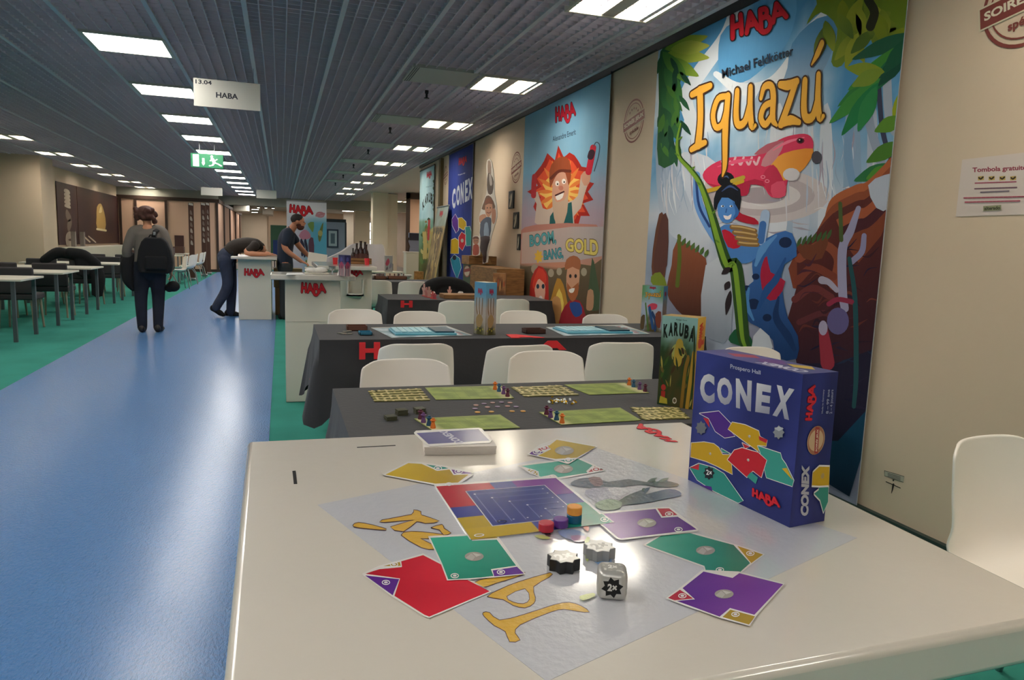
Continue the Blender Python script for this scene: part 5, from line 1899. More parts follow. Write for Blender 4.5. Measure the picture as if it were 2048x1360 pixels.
def cx_side(a):
    a.grid(0, 0, 1, 1, 6, 12, lambda u, v: mixc(hx('#20265c'), hx('#2c3478'), .5 + fbm(u, v)))
    S = homog([(828, 1290), (1042, 1250), (1128, 347), (890, 370)], [(0, 0), (1, 0), (1, 1), (0, 1)])
    U = lambda *p: [S(x, y) for x, y in p]
    a.haba(*U((965, 660), (985, 440), (908, 668), (925, 430)), c='#d02434', oc='#6a1424')
    for t_, x0, x1 in (('Made in Germany', 1010, 1024), ('8 – 99 ans', 1040, 1058), ('2 – 4 joueurs', 1064, 1086)):
        a.text(t_, *U((x1, 615), (x1 + 8, 462), (x0, 618), (x0 + 8, 464)), c='#9a9cb4', bold=.02)
    c = U((978, 782))[0]
    a.disc(*c, .25, .095, '#c8a884', 24)
    a.ring(*c, .22, .083, .012, '#a06a50', 24)
    a.poly(U((968, 860), (990, 862), (1000, 702), (972, 700)), '#9a3434')
    a.text('SOIRÉE JEUX', *U((988, 850), (997, 715), (972, 848), (978, 712)), c='#e0c8b0', bold=.03)
    a.text('CONEX', *U((938, 1222), (938, 935), (888, 1222), (888, 930)), c='#a8a8b0', bold=.06)
    for P, k in ((((960, 975), (1000, 938), (1066, 938), (1064, 1052), (955, 1048)), '#c09a20'), (((970, 1095), (998, 1075), (1000, 1060), (1060, 1056), (1058, 1140), (1030, 1200), (1008, 1130)), '#2f8474')):
        PP = U(*P)
        a.line(PP + [PP[0]], .012, '#d8d4d0', sm=False)
        a.poly(PP, k)
    a.disc(*U((1022, 992))[0], .05, .02, '#a8905c', 12)


def cx_top(a):
    a.grid(0, 0, 1, 1, 10, 4, lambda u, v: mixc(hx('#2c3270'), hx('#4a4c8c'), .5 + fbm(u, v)))
    a.poly([(.15, .5), (.3, .9), (.42, .7), (.3, .3)], '#a03048')
    a.poly([(.4, .6), (.55, .95), (.7, .6), (.55, .3)], '#5c2c7c')
    a.poly([(.66, .7), (.8, .95), (.9, .7), (.78, .5)], '#c0a030')
    a.text('CONEX', (.95, .42), (.55, .42), (.95, .1), (.55, .1), c='#c8c8d8', bold=.05)


BL, BR = on_z(1376, 960, CT), on_z(1579, 1056, CT)
game_box('game_box', 'square dark blue game box with silver lettering standing on the foreground counter', BL, BR, .056, .1785, CT + .0005, '#232a66', cx_front, cx_side, cx_top)


def kb_front(a):
    a.grid(0, 0, 1, 1, 14, 20, lambda u, v: mixc(mixc(hx('#4a4424'), hx('#2c4424'), .5 + 1.6 * fbm(u * 2, v * 2)), hx('#9cc4c0'), (v - .55) / .35 + .3 * fbm(u * 3, v * 3)))
    rnd = random.Random(5)
    a.disc(.52, .62, .2, .09, '#a8a860', 20)
    a.poly([(.4, .5), (.44, .72), (.55, .76), (.64, .7), (.62, .5), (.52, .45)], '#b89a3c', 3)
    for k in range(22):
        x, y = rnd.random(), rnd.random() * .6
        leaf(a, x, y, min(.98, max(.02, x + rnd.uniform(-.15, .15))), y + rnd.uniform(.06, .16), rnd.uniform(.012, .03), rnd.choice(['#3f5a24', '#6a5a2c', '#8a7838', '#2a3a1c', '#4a3420', '#b0a050']))
    for k, L in enumerate('KARUBA'):
        u = (k + .5) / 6
        y = .74 + .055 * (1 - (2 * u - 1) ** 2) - .02 * k / 6
        x = .06 + .86 * u
        a.text(L, (x - .06, y), (x + .06, y), (x - .06 + (u - .5) * .05, y + .15), (x + .06 + (u - .5) * .05, y + .15), c='#141a14', bold=.05)
    a.text('Rüdiger Dorn', (.4, .955), (.7, .955), (.4, .975), c='#3c5044', bold=.01)
    a.disc(.16, .2, .07, .035, '#b03430', 16)
    a.poly([(.1, .04), (.1, .16), (.22, .16), (.22, .04)], '#a83028')
    a.poly([(.06, .02), (.3, .02), (.28, .08), (.08, .1)], '#b8a838')
    a.disc(.5, .07, .06, .035, '#d8d0bc', 16)
    a.disc(.5, .07, .04, .022, '#6a5a40', 12)
    a.line([(.7, .02), (.74, .4), (.8, .55)], .045, '#8c6a28')
    a.line([(.86, .02), (.9, .3), (.95, .6)], .05, '#b48c30')
    a.line([(.97, .3), (.95, .7), (.9, .9)], .02, '#2c3a1c')


def kb_side(a):
    a.grid(0, 0, 1, 1, 5, 10, lambda u, v: mixc(hx('#a8742c'), hx('#d0a440'), .3 + v * .7 + .4 * fbm(u, v)))
    a.haba((.75, .78), (.75, .94), (.25, .78), (.25, .94), c='#c83428', oc='#8a2a1c')
    a.ring(.4, .72, .2, .03, .03, '#c04030', 16)
    a.poly([(.5, .69), (.9, .7), (.85, .76), (.6, .74)], '#b83a2c')
    for k in range(3):
        a.line([(.55 + .12 * k, .79), (.55 + .12 * k, .9)], .02, '#b87838', sm=False)
    a.haba((.3, .04), (.9, .05), (.3, .12), (.9, .13), c='#b8382c', oc='#7a2a1c')


BL, BR = on_z(1314, 808, TT + .003), on_z(1384, 819, TT + .003)
game_box('game_box', 'tall yellow-green jungle game box at the right end of the green boards', BL, BR, .09, .335, TT + .003, '#6a5a2c', kb_front, kb_side, lambda a: a.rect(0, 0, 1, 1, '#a08038'))


def ig_front(a):
    a.grid(0, 0, 1, 1, 8, 20, lambda u, v: mixc(mixc(hx('#5c5030'), hx('#a8b4c8'), v / .35 + fbm(u * 2, v * 2)), mixc(hx('#7cb4cc'), hx('#5c8a3c'), abs(u - .5) * 1.6), (v - .6) / .2))
    a.iguazu((.14, .7), (.9, .68), (.14, .88), (.9, .9), ow=.1)
    a.haba((.35, .92), (.65, .92), (.35, .98), c='#b83044')
    a.poly([(.3, .55), (.5, .62), (.75, .6), (.7, .5), (.45, .48)], '#c8445c', 2)
    a.line([(.4, .5), (.5, .3), (.6, .1)], .06, '#2c5488')
    a.line([(.55, .4), (.7, .25), (.72, .05)], .05, '#2a4470')
    a.line([(.2, .6), (.3, .3), (.4, .02)], .03, '#4c7430')
    a.poly([(.7, .4), (.95, .45), (.95, .1), (.75, .15)], '#7c4030', 2)
    a.poly([(.02, .3), (.2, .35), (.18, .05), (.02, .05)], '#5c4a30', 2)


def ig_side(a):
    a.grid(0, 0, 1, 1, 6, 16, lambda u, v: mixc(mixc(hx('#4c4a28'), hx('#b0a8a0'), v / .3 + fbm(u * 2, v * 2)), hx('#5c9ac0'), (v - .5) / .3))
    a.haba((.3, .76), (.7, .76), (.3, .88), c='#b03050')
    for k in range(5):
        a.line([(.2 + .13 * k, .68), (.22 + .12 * k, .5), (.3 + .1 * k, .4)], .03, ('#8c6a48', '#c8bcb0')[k % 2])
    a.poly([(.2, .3), (.5, .4), (.8, .3), (.6, .15), (.3, .15)], '#a88c60', 2)
    for k in range(4):
        a.disc(.2 + .2 * k, .08 + .03 * (k % 2), .06, .02, '#a8a040', 10)


BL, BR = on_z(947, 666.5, TT + .003), on_z(970, 671, TT + .003)
game_box('game_box', 'tall slim picture box standing on edge in the middle of the dark table', BL, BR, .085, .335, TT + .003, '#5c6a5c', ig_side, ig_side, lambda a: a.rect(0, 0, 1, 1, '#c8c0a8'))
BL, BR = on_z(1280, 661, TT + .003), on_z(1322, 665, TT + .003)
game_box('game_box', 'tall picture box at the wall end of the middle dark table', BL, BR, .09, .325, TT + .003, '#5c6a5c', ig_front, ig_side)
# ================================================================ people
m_skin = mat('skin', '#c48a6a', rough=.55, spec=.35)
m_skin2 = mat('skin_ruddy', '#b87a5c', rough=.55, spec=.35)


def soft(mb, name, m, parent, vox=.008, it=3, loc=None):
    o = mb.build(name, m, parent, loc=loc)
    r = o.modifiers.new('skin', 'REMESH')
    r.mode = 'VOXEL'
    r.voxel_size = vox
    r.use_smooth_shade = True
    s = o.modifiers.new('even', 'SMOOTH')
    s.factor = .6
    s.iterations = it
    return o


def limb(mb, pts, rs, seg=14, sq=None):
    P = smooth_open([tuple(p) for p in pts], 5) if len(pts) > 2 else pts
    R_ = list(np.interp(np.linspace(0, len(pts) - 1, len(P)), range(len(pts)), rs))
    mb.tube(P, R_, seg, sq)
    for p, r in ((P[0], R_[0]), (P[-1], R_[-1])):
        f = sq or (1, 1)
        mb.ell(p, (r * .98 * max(f) if sq is None else r * min(f), r * .98 * min(f), r * .98 * min(f)), 12, 8)


def hand(mb, w, d, side, curl=.4):
    """palm and five fingers; w wrist, d pointing direction, side towards the thumb"""
    w, d, side = Vector(w), Vector(d).normalized(), Vector(side)
    side = (side - d * side.dot(d)).normalized()
    dn = d.cross(side).normalized()
    if dn.z > 0:
        dn = -dn
    c = w + d * .045
    R = Matrix((side, d, dn)).transposed()
    mb.ell(c, (.04, .052, .016), 14, 8, R)
    for k, (o, L) in enumerate(((.028, .07), (.0095, .08), (-.0095, .074), (-.028, .058))):
        b = w + d * .082 + side * o
        k1 = b + d * (L * .45) + dn * (L * .12 * curl)
        k2 = k1 + d * (L * .3) * (1 - .4 * curl) + dn * (L * .3 * curl)
        k3 = k2 + d * (L * .22) * (1 - .7 * curl) + dn * (L * .25 * curl)
        mb.tube([b - d * .02, b, k1, k2, k3], [.0088, .009, .0084, .0078, .006], 8)
    b = w + d * .025 + side * .034
    mb.tube([w + d * .015 + side * .015, b, b + d * .03 + side * .02 + dn * .008, b + d * .055 + side * .022 + dn * .016], [.012, .011, .0095, .007], 8)


def shoe(name, heel, toe, parent, m, h=.07):
    heel, toe = Vector(heel), Vector(toe)
    d = toe - heel
    mb = MB()
    up = Vector((0, 0, 1))
    mb.tube([heel + up * .045, heel + d * .3 + up * .045, heel + d * .65 + up * .035, toe - d * .05 + up * .028], [.042, .044, .046, .03], 14)
    mb.ell(heel + up * (.05), (.042, .042, .05), 12, 8)
    mb.ell(toe - d * .1 + up * .03, (.042, .042, .026), 12, 8)
    mb.tube([heel + d * .12 + up * .06, heel + d * .1 + up * .11], [.04, .038], 12)
    return soft(mb, name, m, parent, .008)


# ---- woman walking away
X0, Y0 = -1.66, 10.5
t = thing('person', 'woman seen from behind walking down the blue aisle in a grey cardigan and dark jeans', 'person', (X0, Y0, .0045))
b = MB()
limb(b, [(-.0, 0, .86), (0, .01, 1.0), (-.005, .02, 1.2), (-.015, .02, 1.36)], [.13, .125, .125, .1], 18, (1.15, .8))
limb(b, [(-.015, .02, 1.36), (-.02, .03, 1.46)], [.055, .05])
b.ell((-.03, .045, 1.55), (.075, .092, .105))
b.ell((-.03, .085, 1.51), (.055, .06, .07))
b.ell((-.03, .142, 1.53), (.013, .02, .02), 8, 6)
for s_ in (-1, 1):
    b.ell((-.03 + s_ * .078, .04, 1.54), (.012, .02, .03), 8, 6)
limb(b, [(-.085, 0, .88), (-.12, .0, .5), (-.115, -.02, .08)], [.088, .055, .036])
limb(b, [(.07, 0, .88), (.085, .03, .5), (.075, -.005, .07)], [.088, .055, .036])
limb(b, [(-.19, .01, 1.33), (-.265, -.01, 1.07), (-.25, .1, .88)], [.05, .042, .03])
hand(b, (-.25, .1, .88), (.1, .6, -.5), (1, .2, 0), .6)
limb(b, [(.17, .01, 1.34), (.235, -.01, 1.08), (.25, .03, .84)], [.05, .042, .03])
hand(b, (.25, .03, .84), (0, .15, -1), (-.3, 1, 0), .9)
soft(b, 'body', m_skin, t, .0075)
c = MB()
limb(c, [(0, .0, .88), (0, .005, .97), (-.005, .015, 1.15), (-.012, .015, 1.3), (-.016, .02, 1.38)], [.165, .155, .15, .145, .075], 20, (1.2, .82))
limb(c, [(-.10, .02, 1.375), (-.19, .01, 1.32), (-.27, -.01, 1.07), (-.255, .08, .92)], [.055, .068, .058, .048])
limb(c, [(.08, .02, 1.385), (.165, .01, 1.33), (.24, -.01, 1.08), (.255, .03, .87)], [.055, .068, .058, .045])
soft(c, 'cardigan', mat('grey_knit', '#6e665e', rough=.95, bump=.3, bscale=150), t, .009)
c = MB()
limb(c, [(-.005, 0, .95), (0, 0, .84)], [.165, .17], 18, (1.15, .9))
limb(c, [(-.085, 0, .85), (-.12, .0, .5), (-.115, -.02, .06)], [.118, .082, .06])
limb(c, [(.08, 0, .85), (.085, .03, .5), (.075, -.005, .06)], [.118, .082, .06])
soft(c, 'jeans', mat('navy_denim', '#1a1d2a', rough=.9, vary=.2, vscale=8), t, .009)
sh = mat('dark_leather', '#1c1614', rough=.5)
shoe('shoe', (-.115, -.06, .0), (-.13, .17, 0), t, sh)
shoe('shoe', (.075, -.05, .0), (.095, .18, 0), t, sh)
h = MB()
h.ell((-.03, .025, 1.575), (.12, .12, .105))
rnd = random.Random(1)
for k in range(26):
    an, z = rnd.uniform(2.6, 6.8), rnd.uniform(1.47, 1.63)
    r = .105 + .02 * rnd.random()
    h.ell((-.03 + r * math.cos(an), .025 + r * math.sin(an) * .9, z), (.032, .03, .035), 8, 6)
soft(h, 'hair', mat('auburn_hair', '#4a2418', rough=.6, bump=.6, bscale=90, stretch=(3, 3, 1)), t, .009, 2)

k = thing('backpack', 'black backpack hanging off the walking woman\'s right shoulder', 'bag', (X0 + .09, Y0 - .155, 1.05), 0)
mb = MB()
mb.add(*(lambda m_: (m_.v, m_.f))(MB().loft([[(w * .5 * max(-1, min(1, 1.35 * math.cos(q))) , .09 * max(-1, min(1, 1.3 * math.sin(q))) , z) for q in np.linspace(0, 2 * math.pi, 24, endpoint=False)] for z, w in ((-.25, .3), (-.23, .37), (-.1, .42), (.05, .38), (.16, .3), (.22, .2))])))
mb.build('bag_body', m_black, k, bevel=.02, seg=3)
MB().box((.02, -.1, -.11), (.26, .06, .18)).build('front_pocket', m_black, k, bevel=.025, seg=3)
MB().tube([(-.02, .02, .2), (.0, .06, .3), (.04, .15, .335), (.06, .28, .26), (.06, .3, .1)], .018, 8, (1.6, .5)).build('strap', m_black, k)
MB().box((.0, .0, .27), (.03, .02, .045)).build('buckle', m_steel, k, bevel=.004)
MB().tube([(-.08, .0, .2), (-.05, 0, .25), (0, 0, .25), (.03, .0, .2)], .009, 8).build('grab_handle', m_black, k)
mb = MB()
limb(mb, [(-.25, .08, 1.0), (-.27, .02, .88), (-.26, -.02, .70), (-.21, -.02, .57)], [.1, .115, .09, .03], 14, (.75, 1))
limb(mb, [(-.30, .05, .98), (-.31, .05, .8), (-.29, .05, .7)], [.06, .06, .03])
o = soft(mb, 'jacket', m_black, None, .01, loc=(X0, Y0, 0))
tag(o, 'black jacket draped over the walking woman\'s left forearm', 'jacket')
k = thing('shoulder_bag', 'small round black bag dangling from the walking woman\'s right hand', 'bag', (X0 + .27, Y0 + .04, .62))
soft(MB().ell((0, 0, 0), (.085, .07, .075)).ell((-.05, 0, -.02), (.06, .06, .06)), 'pouch', m_black, k, .008)
MB().tube([(-.05, 0, .05), (-.03, .01, .13), (-.012, .0, .17), (.01, .01, .13), (.05, 0, .05)], .008, 8).build('strap', mat('pale_strap', '#8c867c', rough=.8), k)

# ---- man leaning over the far counter
X0, Y0 = -.8, 12.45
dx = 1.012
t = thing('person', 'man in a dark brown t-shirt leaning with his forearms on the far white counter', 'person', (X0, Y0, .0045))
b = MB()
limb(b, [(-.03, 0, 1.0), (.1, .0, 1.13), (.28, .0, 1.175), (.42, .0, 1.16)], [.12, .12, .125, .1], 18, (1.25, .85))
limb(b, [(.42, .03, 1.16), (.5, .12, 1.13)], [.06, .055])
b.ell((.46, .2, 1.135), (.1, .085, .095))
b.ell((.5, .22, 1.1), (.06, .06, .06))
b.ell((.56, .2, 1.105), (.02, .014, .016), 8, 6)
for s_ in (-1, 1):
    b.ell((.45, .2 + s_ * .085, 1.13), (.02, .012, .03), 8, 6)
limb(b, [(-.05, -.1, .95), (-.03, -.1, .52), (-.2, -.1, .15)], [.09, .06, .04])
limb(b, [(-.0, .1, .95), (.03, .1, .5), (-.0, .1, .08)], [.09, .06, .04])
limb(b, [(.4, -.18, 1.17), (.28, -.26, 1.062), (.57, -.3, 1.045)], [.055, .047, .03])
hand(b, (.57, -.3, 1.045), (1, -.0, -.12), (.1, 1, 0), .2)
limb(b, [(.42, .2, 1.17), (.34, .34, 1.062), (.6, .3, 1.045)], [.055, .047, .03])
hand(b, (.6, .3, 1.045), (1, -.2, -.12), (-.1, -1, 0), .3)
soft(b, 'body', m_skin, t, .0075)
c = MB()
limb(c, [(-.0, 0, 1.05), (.1, .0, 1.145), (.28, .0, 1.18), (.42, .0, 1.175), (.47, .02, 1.15)], [.13, .135, .14, .125, .07], 20, (1.32, .88))
limb(c, [(.38, -.1, 1.19), (.4, -.19, 1.17), (.32, -.24, 1.10)], [.07, .075, .066])
limb(c, [(.38, .1, 1.19), (.42, .2, 1.17), (.37, .29, 1.11)], [.07, .075, .066])
soft(c, 'shirt', mat('brown_cotton', '#2e2620', rough=.9), t, .009)
c = MB()
limb(c, [(.03, 0, 1.06), (-.05, 0, .98), (-.03, 0, .88)], [.125, .14, .13], 18, (1.25, .95))
limb(c, [(-.06, -.1, .93), (-.03, -.1, .52), (-.21, -.1, .16)], [.108, .082, .07])
limb(c, [(-.01, .1, .93), (.02, .1, .5), (-.0, .1, .06)], [.108, .082, .07])
soft(c, 'jeans', mat('blue_denim', '#31374a', rough=.9, vary=.25, vscale=6), t, .009)
MB().tube([(.06 + .0 * q, .16 * math.cos(q), 1.06 + .12 * math.sin(q)) for q in np.linspace(0, 2 * math.pi, 20)], .012, 6).build('belt', m_dark, t)
o = shoe('shoe', (-.26, -.1, .1), (-.08, -.1, .0), t, m_black)
shoe('shoe', (-.06, .1, 0), (.14, .1, 0), t, m_black)
soft(MB().ell((.445, .2, 1.15), (.108, .092, .095)), 'hair', mat('dark_hair', '#1c1410', rough=.7), t, .008)

# ---- man in the navy t-shirt sorting things
Y0 = 12.2
k_ = Y0 / 11.5
X0 = .08 * k_
t = thing('person', 'bearded man in a navy t-shirt standing bent over boxes behind the papers-strewn counter', 'person', (X0, Y0, 0))
b = MB()
limb(b, [(-.02, 0, .92), (-.02, .0, 1.1), (.0, .0, 1.3), (.05, .0, 1.42)], [.125, .12, .135, .1], 18, (.85, 1.2))
limb(b, [(.06, .0, 1.42), (.13, -.0, 1.53)], [.065, .058])
b.ell((.185, -.01, 1.61), (.1, .078, .1))
b.ell((.225, -.012, 1.55), (.07, .06, .07))
b.ell((.29, -.012, 1.565), (.022, .014, .02), 8, 6)
b.ell((.262, -.012, 1.6), (.03, .05, .018), 8, 6)
for s_ in (-1, 1):
    b.ell((.17, -.01 + s_ * .08, 1.58), (.02, .012, .03), 8, 6)
limb(b, [(-.02, -.1, .9), (-.03, -.1, .5), (-.04, -.1, .08)], [.09, .06, .042])
limb(b, [(-.02, .1, .9), (.0, .1, .5), (-.02, .1, .08)], [.09, .06, .042])
limb(b, [(.02, -.19, 1.4), (-.02, -.27, 1.16), (.22, -.29, .96)], [.056, .047, .032])
hand(b, (.22, -.29, .96), (.85, 0, -.35), (.2, 1, .2), .5)
limb(b, [(.06, .19, 1.41), (.22, .25, 1.18), (.36, .12, 1.03)], [.056, .047, .032])
hand(b, (.36, .12, 1.03), (.7, -.5, -.5), (-.2, -1, .2), .5)
soft(b, 'body', m_skin2, t, .0075)
c = MB()
limb(c, [(-.02, 0, .86), (-.02, .0, 1.05), (.0, .0, 1.28), (.04, .0, 1.4), (.065, 0, 1.45)], [.145, .135, .15, .13, .075], 20, (.88, 1.28))
limb(c, [(.03, -.11, 1.42), (.02, -.2, 1.39), (-.01, -.26, 1.24)], [.07, .076, .07])
limb(c, [(.05, .11, 1.43), (.06, .2, 1.4), (.15, .245, 1.28)], [.07, .076, .07])
soft(c, 'shirt', mat('navy_cotton', '#1c2434', rough=.9), t, .009)
c = MB()
limb(c, [(-.02, 0, .94), (-.02, 0, .84)], [.135, .14], 18, (.9, 1.2))
limb(c, [(-.02, -.1, .86), (-.03, -.1, .5), (-.04, -.1, .06)], [.108, .085, .068])
limb(c, [(-.02, .1, .86), (.0, .1, .5), (-.02, .1, .06)], [.108, .085, .068])
soft(c, 'trousers', mat('dark_twill', '#2c2e30', rough=.9), t, .009)
shoe('shoe', (-.1, -.1, 0), (.15, -.1, 0), t, m_black)
shoe('shoe', (-.08, .1, 0), (.17, .1, 0), t, m_black)
h = MB().ell((.172, -.01, 1.63), (.104, .084, .088))
soft(h, 'hair', MATS['dark_hair'], t, .007)
h = MB().ell((.225, -.012, 1.51), (.062, .058, .06)).ell((.2, -.012, 1.54), (.06, .07, .04))
soft(h, 'beard', mat('red_beard', '#54281c', rough=.8), t, .007)
MB().ell((.277, -.045, 1.585), (.008, .01, .007), 8, 6).ell((.277, .021, 1.585), (.008, .01, .007), 8, 6).build('eyes', m_dark, t)
# ================================================================ signs hanging from the ceiling
m_board = mat('sign_board', '#d0ccc0', rough=.5)


def hang_sign(name, label, pl, pr, h, z, lines, cat='sign'):
    """pl, pr: lower corners; writing is laid on the face towards the camera"""
    pl, pr = Vector(pl), Vector(pr)
    t = thing(name, label, cat, ((pl.x + pr.x) / 2, (pl.y + pr.y) / 2, z))
    e = pr - pl
    W = e.length
    rz = math.atan2(e.y, e.x)
    t.rotation_euler = (0, 0, rz)
    MB().bb((-W / 2, -.004, 0), (W / 2, .004, h)).build('board', m_board, t, smooth=False)
    for s_ in (-1, 1):
        MB().tube([(s_ * (W / 2 - .06), 0, h), (s_ * (W / 2 - .06), 0, 2.91 - z)], .0025, 6).build('wire', m_steel, t)
    for tx, x0, y0, x1, y1 in lines:
        a = Art(lambda u, v, d: (-W / 2 + W * u, -.0042 - d, h * v))
        a.text(tx, (x0, y0), (x1, y0), (x0, y1), c='#34343c', bold=.03)
        a.build('lettering', m_print, t)
    return t


p, q = on_y(388, 212, 7.4), on_y(521, 224, 7.4)
hang_sign('aisle_sign', 'white hanging board reading 13.04 under the ceiling near the camera', p, q, .25, p.z + .003, [('13.04', .03, .8, .27, .95), ('HABA', .33, .36, .66, .56)])
p, q = on_y(402, 390, 20), on_y(445, 390, 20)
hang_sign('aisle_sign', 'small white hanging board far down the aisle, left of the lamp row', p, q, .2, min(p.z, 2.6), [])
p, q = on_y(513, 396, 24), on_y(553, 396, 24)
hang_sign('aisle_sign', 'small white hanging board far down the aisle, right of the lamp row', p, q, .26, min(p.z, 2.6), [])

# exit sign
p, q = on_y(382, 334, 13.5), on_y(447, 334, 13.5)
W, zb = (q - p).length, p.z
t = thing('exit_sign', 'green lit exit sign with a white running figure hanging over the aisle', 'exit sign', ((p.x + q.x) / 2, 13.5, zb))
MB().bb((-W / 2, -.02, 0), (W / 2, .02, .235)).build('sign_box', mat('exit_green', '#0c6a40', rough=.5, emit=.03), t, bevel=.004)
m_ex = mat('exit_white', '#f4fff8', emit=.3)
exf = lambda u, v, d: (-W / 2 + W * u, -.021 - d, .235 * v)
a = Art(exf, step=.0003)
a.rect(.07, .08, .25, .92, '#f4fff8')
a.build('door_symbol', m_ex, t)
a = Art(exf, step=.0003)
a.rect(.35, .24, .42, .68, '#f4fff8')
a.poly([(.33, .36), (.385, .14), (.44, .36)], '#f4fff8')
a.build('arrow_symbol', m_ex, t)
a = Art(exf, step=.0003)
a.disc(.645, .82, .04, .1, '#f4fff8', 14)
a.line([(.66, .68), (.72, .4)], .05, '#f4fff8', sm=False)
a.line([(.67, .66), (.76, .56), (.8, .64)], .025, '#f4fff8', sm=False)
a.line([(.67, .66), (.6, .52)], .025, '#f4fff8', sm=False)
a.line([(.72, .4), (.84, .32), (.93, .2)], .032, '#f4fff8', sm=False)
a.line([(.72, .4), (.66, .2), (.58, .16)], .032, '#f4fff8', sm=False)
a.build('running_figure', m_ex, t)
for s_ in (-1, 1):
    MB().tube([(s_ * .12, 0, .235), (s_ * .12, 0, 2.905 - zb)], .006, 8).build('rod', m_steel, t)

# ================================================================ green game boards table
BZ = TT + .003


def put_z(z):
    return lambda x, y, d: (lambda p: (p.x, p.y, z + d))(on_z(x, y, z))


def flat_sheet(name, label, cat, P, z, th, base, draw=None, group=None, m=None):
    t = thing(name, label, cat, (0, 0, 0), 0, group)
    mp = put_z(z + th)
    a = Art(mp)
    W = [on_z(x, y, z) for x, y in P]
    a.add_solid(MB().prism([(w.x, w.y) for w in W], z, z + th), base)
    if draw:
        draw(a)
    a.build('printed_sheet', m or m_print, t)
    return t


def uvq(P):
    return homog([(0, 0), (1, 0), (1, 1), (0, 1)], P)


def green_board(label, P, sand):
    """P: near-left, near-right, far-right, far-left picture points on the table"""
    H_ = uvq(P)

    def draw(a):
        q = lambda *p: [H_(*v) for v in p]
        m0 = a.map
        a.map = lambda u, v, d: m0(*H_(u, v), d)
        a.grid(.02, .03, .98, .97, 12, 10, lambda u, v: mixc(mixc(hx('#6f8238'), hx('#93a14c'), .5 + 1.2 * fbm(u * 4, v * 4)), hx('#d4c9a0'), (u - .86) / .08 if sand == 'r' else (.14 - u) / .08))
        for k in range(1, 6):
            x = (.08 + .78 * k / 6) if sand == 'r' else (.16 + .78 * k / 6)
            a.line([(x, .06), (x, .94)], .002, '#63742f', sm=False)
            a.line([(.06 if sand == 'r' else .15, k / 6), (.85 if sand == 'r' else .94, k / 6)], .003, '#63742f', sm=False)
    return flat_sheet('game_board', label, 'game board', P, BZ, .002, '#8a9450', draw, 'green jungle game boards')


green_board('green board in the far row of the dark table, left of the crystals', [(872, 800), (1028, 797), (1003, 772), (850, 776)], 'r')
green_board('green board in the far row of the dark table, beside the yellow box', [(1178, 790), (1298, 786), (1250, 766), (1128, 770)], 'r')
green_board('green board in the near row of the dark table, behind the card deck', [(868, 864), (1040, 856), (1000, 830), (828, 838)], 'l')
green_board('green board in the near row of the dark table, right of the card deck', [(1122, 850), (1282, 841), (1240, 816), (1078, 825)], 'l')

# path tiles in grids and loose fields
m_tile = mat('tile_sand', attr=True, rough=.5)
TILE = [None]


def tile_obj(loc, rz, label, group):
    if TILE[0] is None:
        a = Art(lambda u, v, d: (u, v, .0024 + d))
        a.add_solid(MB().bb((-.0165, -.0165, 0), (.0165, .0165, .0024)), '#6a6430')
        a.poly([(-.015, -.015), (.015, -.015), (.015, .015), (-.015, .015)], '#6f6c30')
        a.line([(-.015, .002), (0, -.001), (.015, .003)], .0048, '#c4b47c')
        a.line([(.001, -.015), (-.001, .0)], .0045, '#c4b47c', sm=False)
        o = a.build('jungle_tile', m_tile)
        TILE[0] = o
    else:
        o = TILE[0].copy()
        COL.objects.link(o)
    o.location = loc
    o.rotation_euler = (0, 0, rz)
    return tag(o, label, 'tile', group)


rnd = random.Random(12)
for lab, grp, P, nx, ny, loose in (('small sandy path tile in the neat grid at the far left of the dark table', 'path tiles in the neat far left grid', [(752, 804), (860, 802), (840, 777), (738, 782)], 7, 5, .08),
                                   ('small sandy path tile in the loose field between the far green boards', 'path tiles between the far green boards', [(1050, 794), (1158, 791), (1122, 771), (1022, 775)], 7, 5, .5),
                                   ('small sandy path tile in the loose field before the yellow jungle box', 'path tiles before the yellow jungle box', [(1290, 841), (1376, 838), (1350, 815), (1262, 816)], 7, 5, .7)):
    H_ = uvq(P)
    for i in range(nx):
        for j in range(ny):
            x, y = H_((i + .5) / nx, (j + .5) / ny)
            p = on_z(x, y, BZ)
            tile_obj((p.x + rnd.uniform(-.006, .006) * loose, p.y + rnd.uniform(-.006, .006) * loose, BZ + .0002 + .0004 * ((i + j) % 2) * (loose > .3)), rnd.choice((0, 1.5708, 3.1416)) + rnd.uniform(-.5, .5) * loose, lab, grp)
# stacked dark tiles
for (x, y, n, lab) in ((781, 839, 5, 'low stack of dark tiles nearest the left edge of the dark table'), (803, 829, 7, 'stack of dark tiles in the middle of the three'), (839, 826, 7, 'stack of dark tiles nearest the near green board')):
    p = on_z(x, y, BZ)
    mb = MB()
    for k in range(n):
        mb.box((p.x + rnd.uniform(-.001, .001), p.y + rnd.uniform(-.001, .001), BZ + .0012 + .0026 * k), (.034, .034, .0024), rz=.15 + rnd.uniform(-.08, .08))
    tag(mb.build('tile_stack', mat('dark_tile', '#43432f', rough=.5), smooth=False), lab, 'tile stack', 'stacks of dark tiles')

# pawns
PAWN = {}


def pawn(x, y, c, lab, z=None, s=1.0):
    z = BZ + .0021 if z is None else z
    p = on_z(x, y, z)
    if c not in PAWN:
        mb = MB().lathe([(.0085, 0), (.009, .003), (.006, .014), (.0055, .018)], seg=14).ell((0, 0, .022), (.0062, .0062, .0065), 12, 8)
        mb.lathe([(.0095, .024), (.0095, .026), (.005, .027), (.0045, .032)], seg=14)
        o = mb.build('explorer_pawn', mat('pawn_' + c[1:], c, rough=.5))
        PAWN[c] = o
    else:
        o = PAWN[c].copy()
        COL.objects.link(o)
    o.location = (p.x, p.y, z)
    o.scale = (s, s, s)
    tag(o, lab, 'game piece', 'explorer pawns on the green boards')


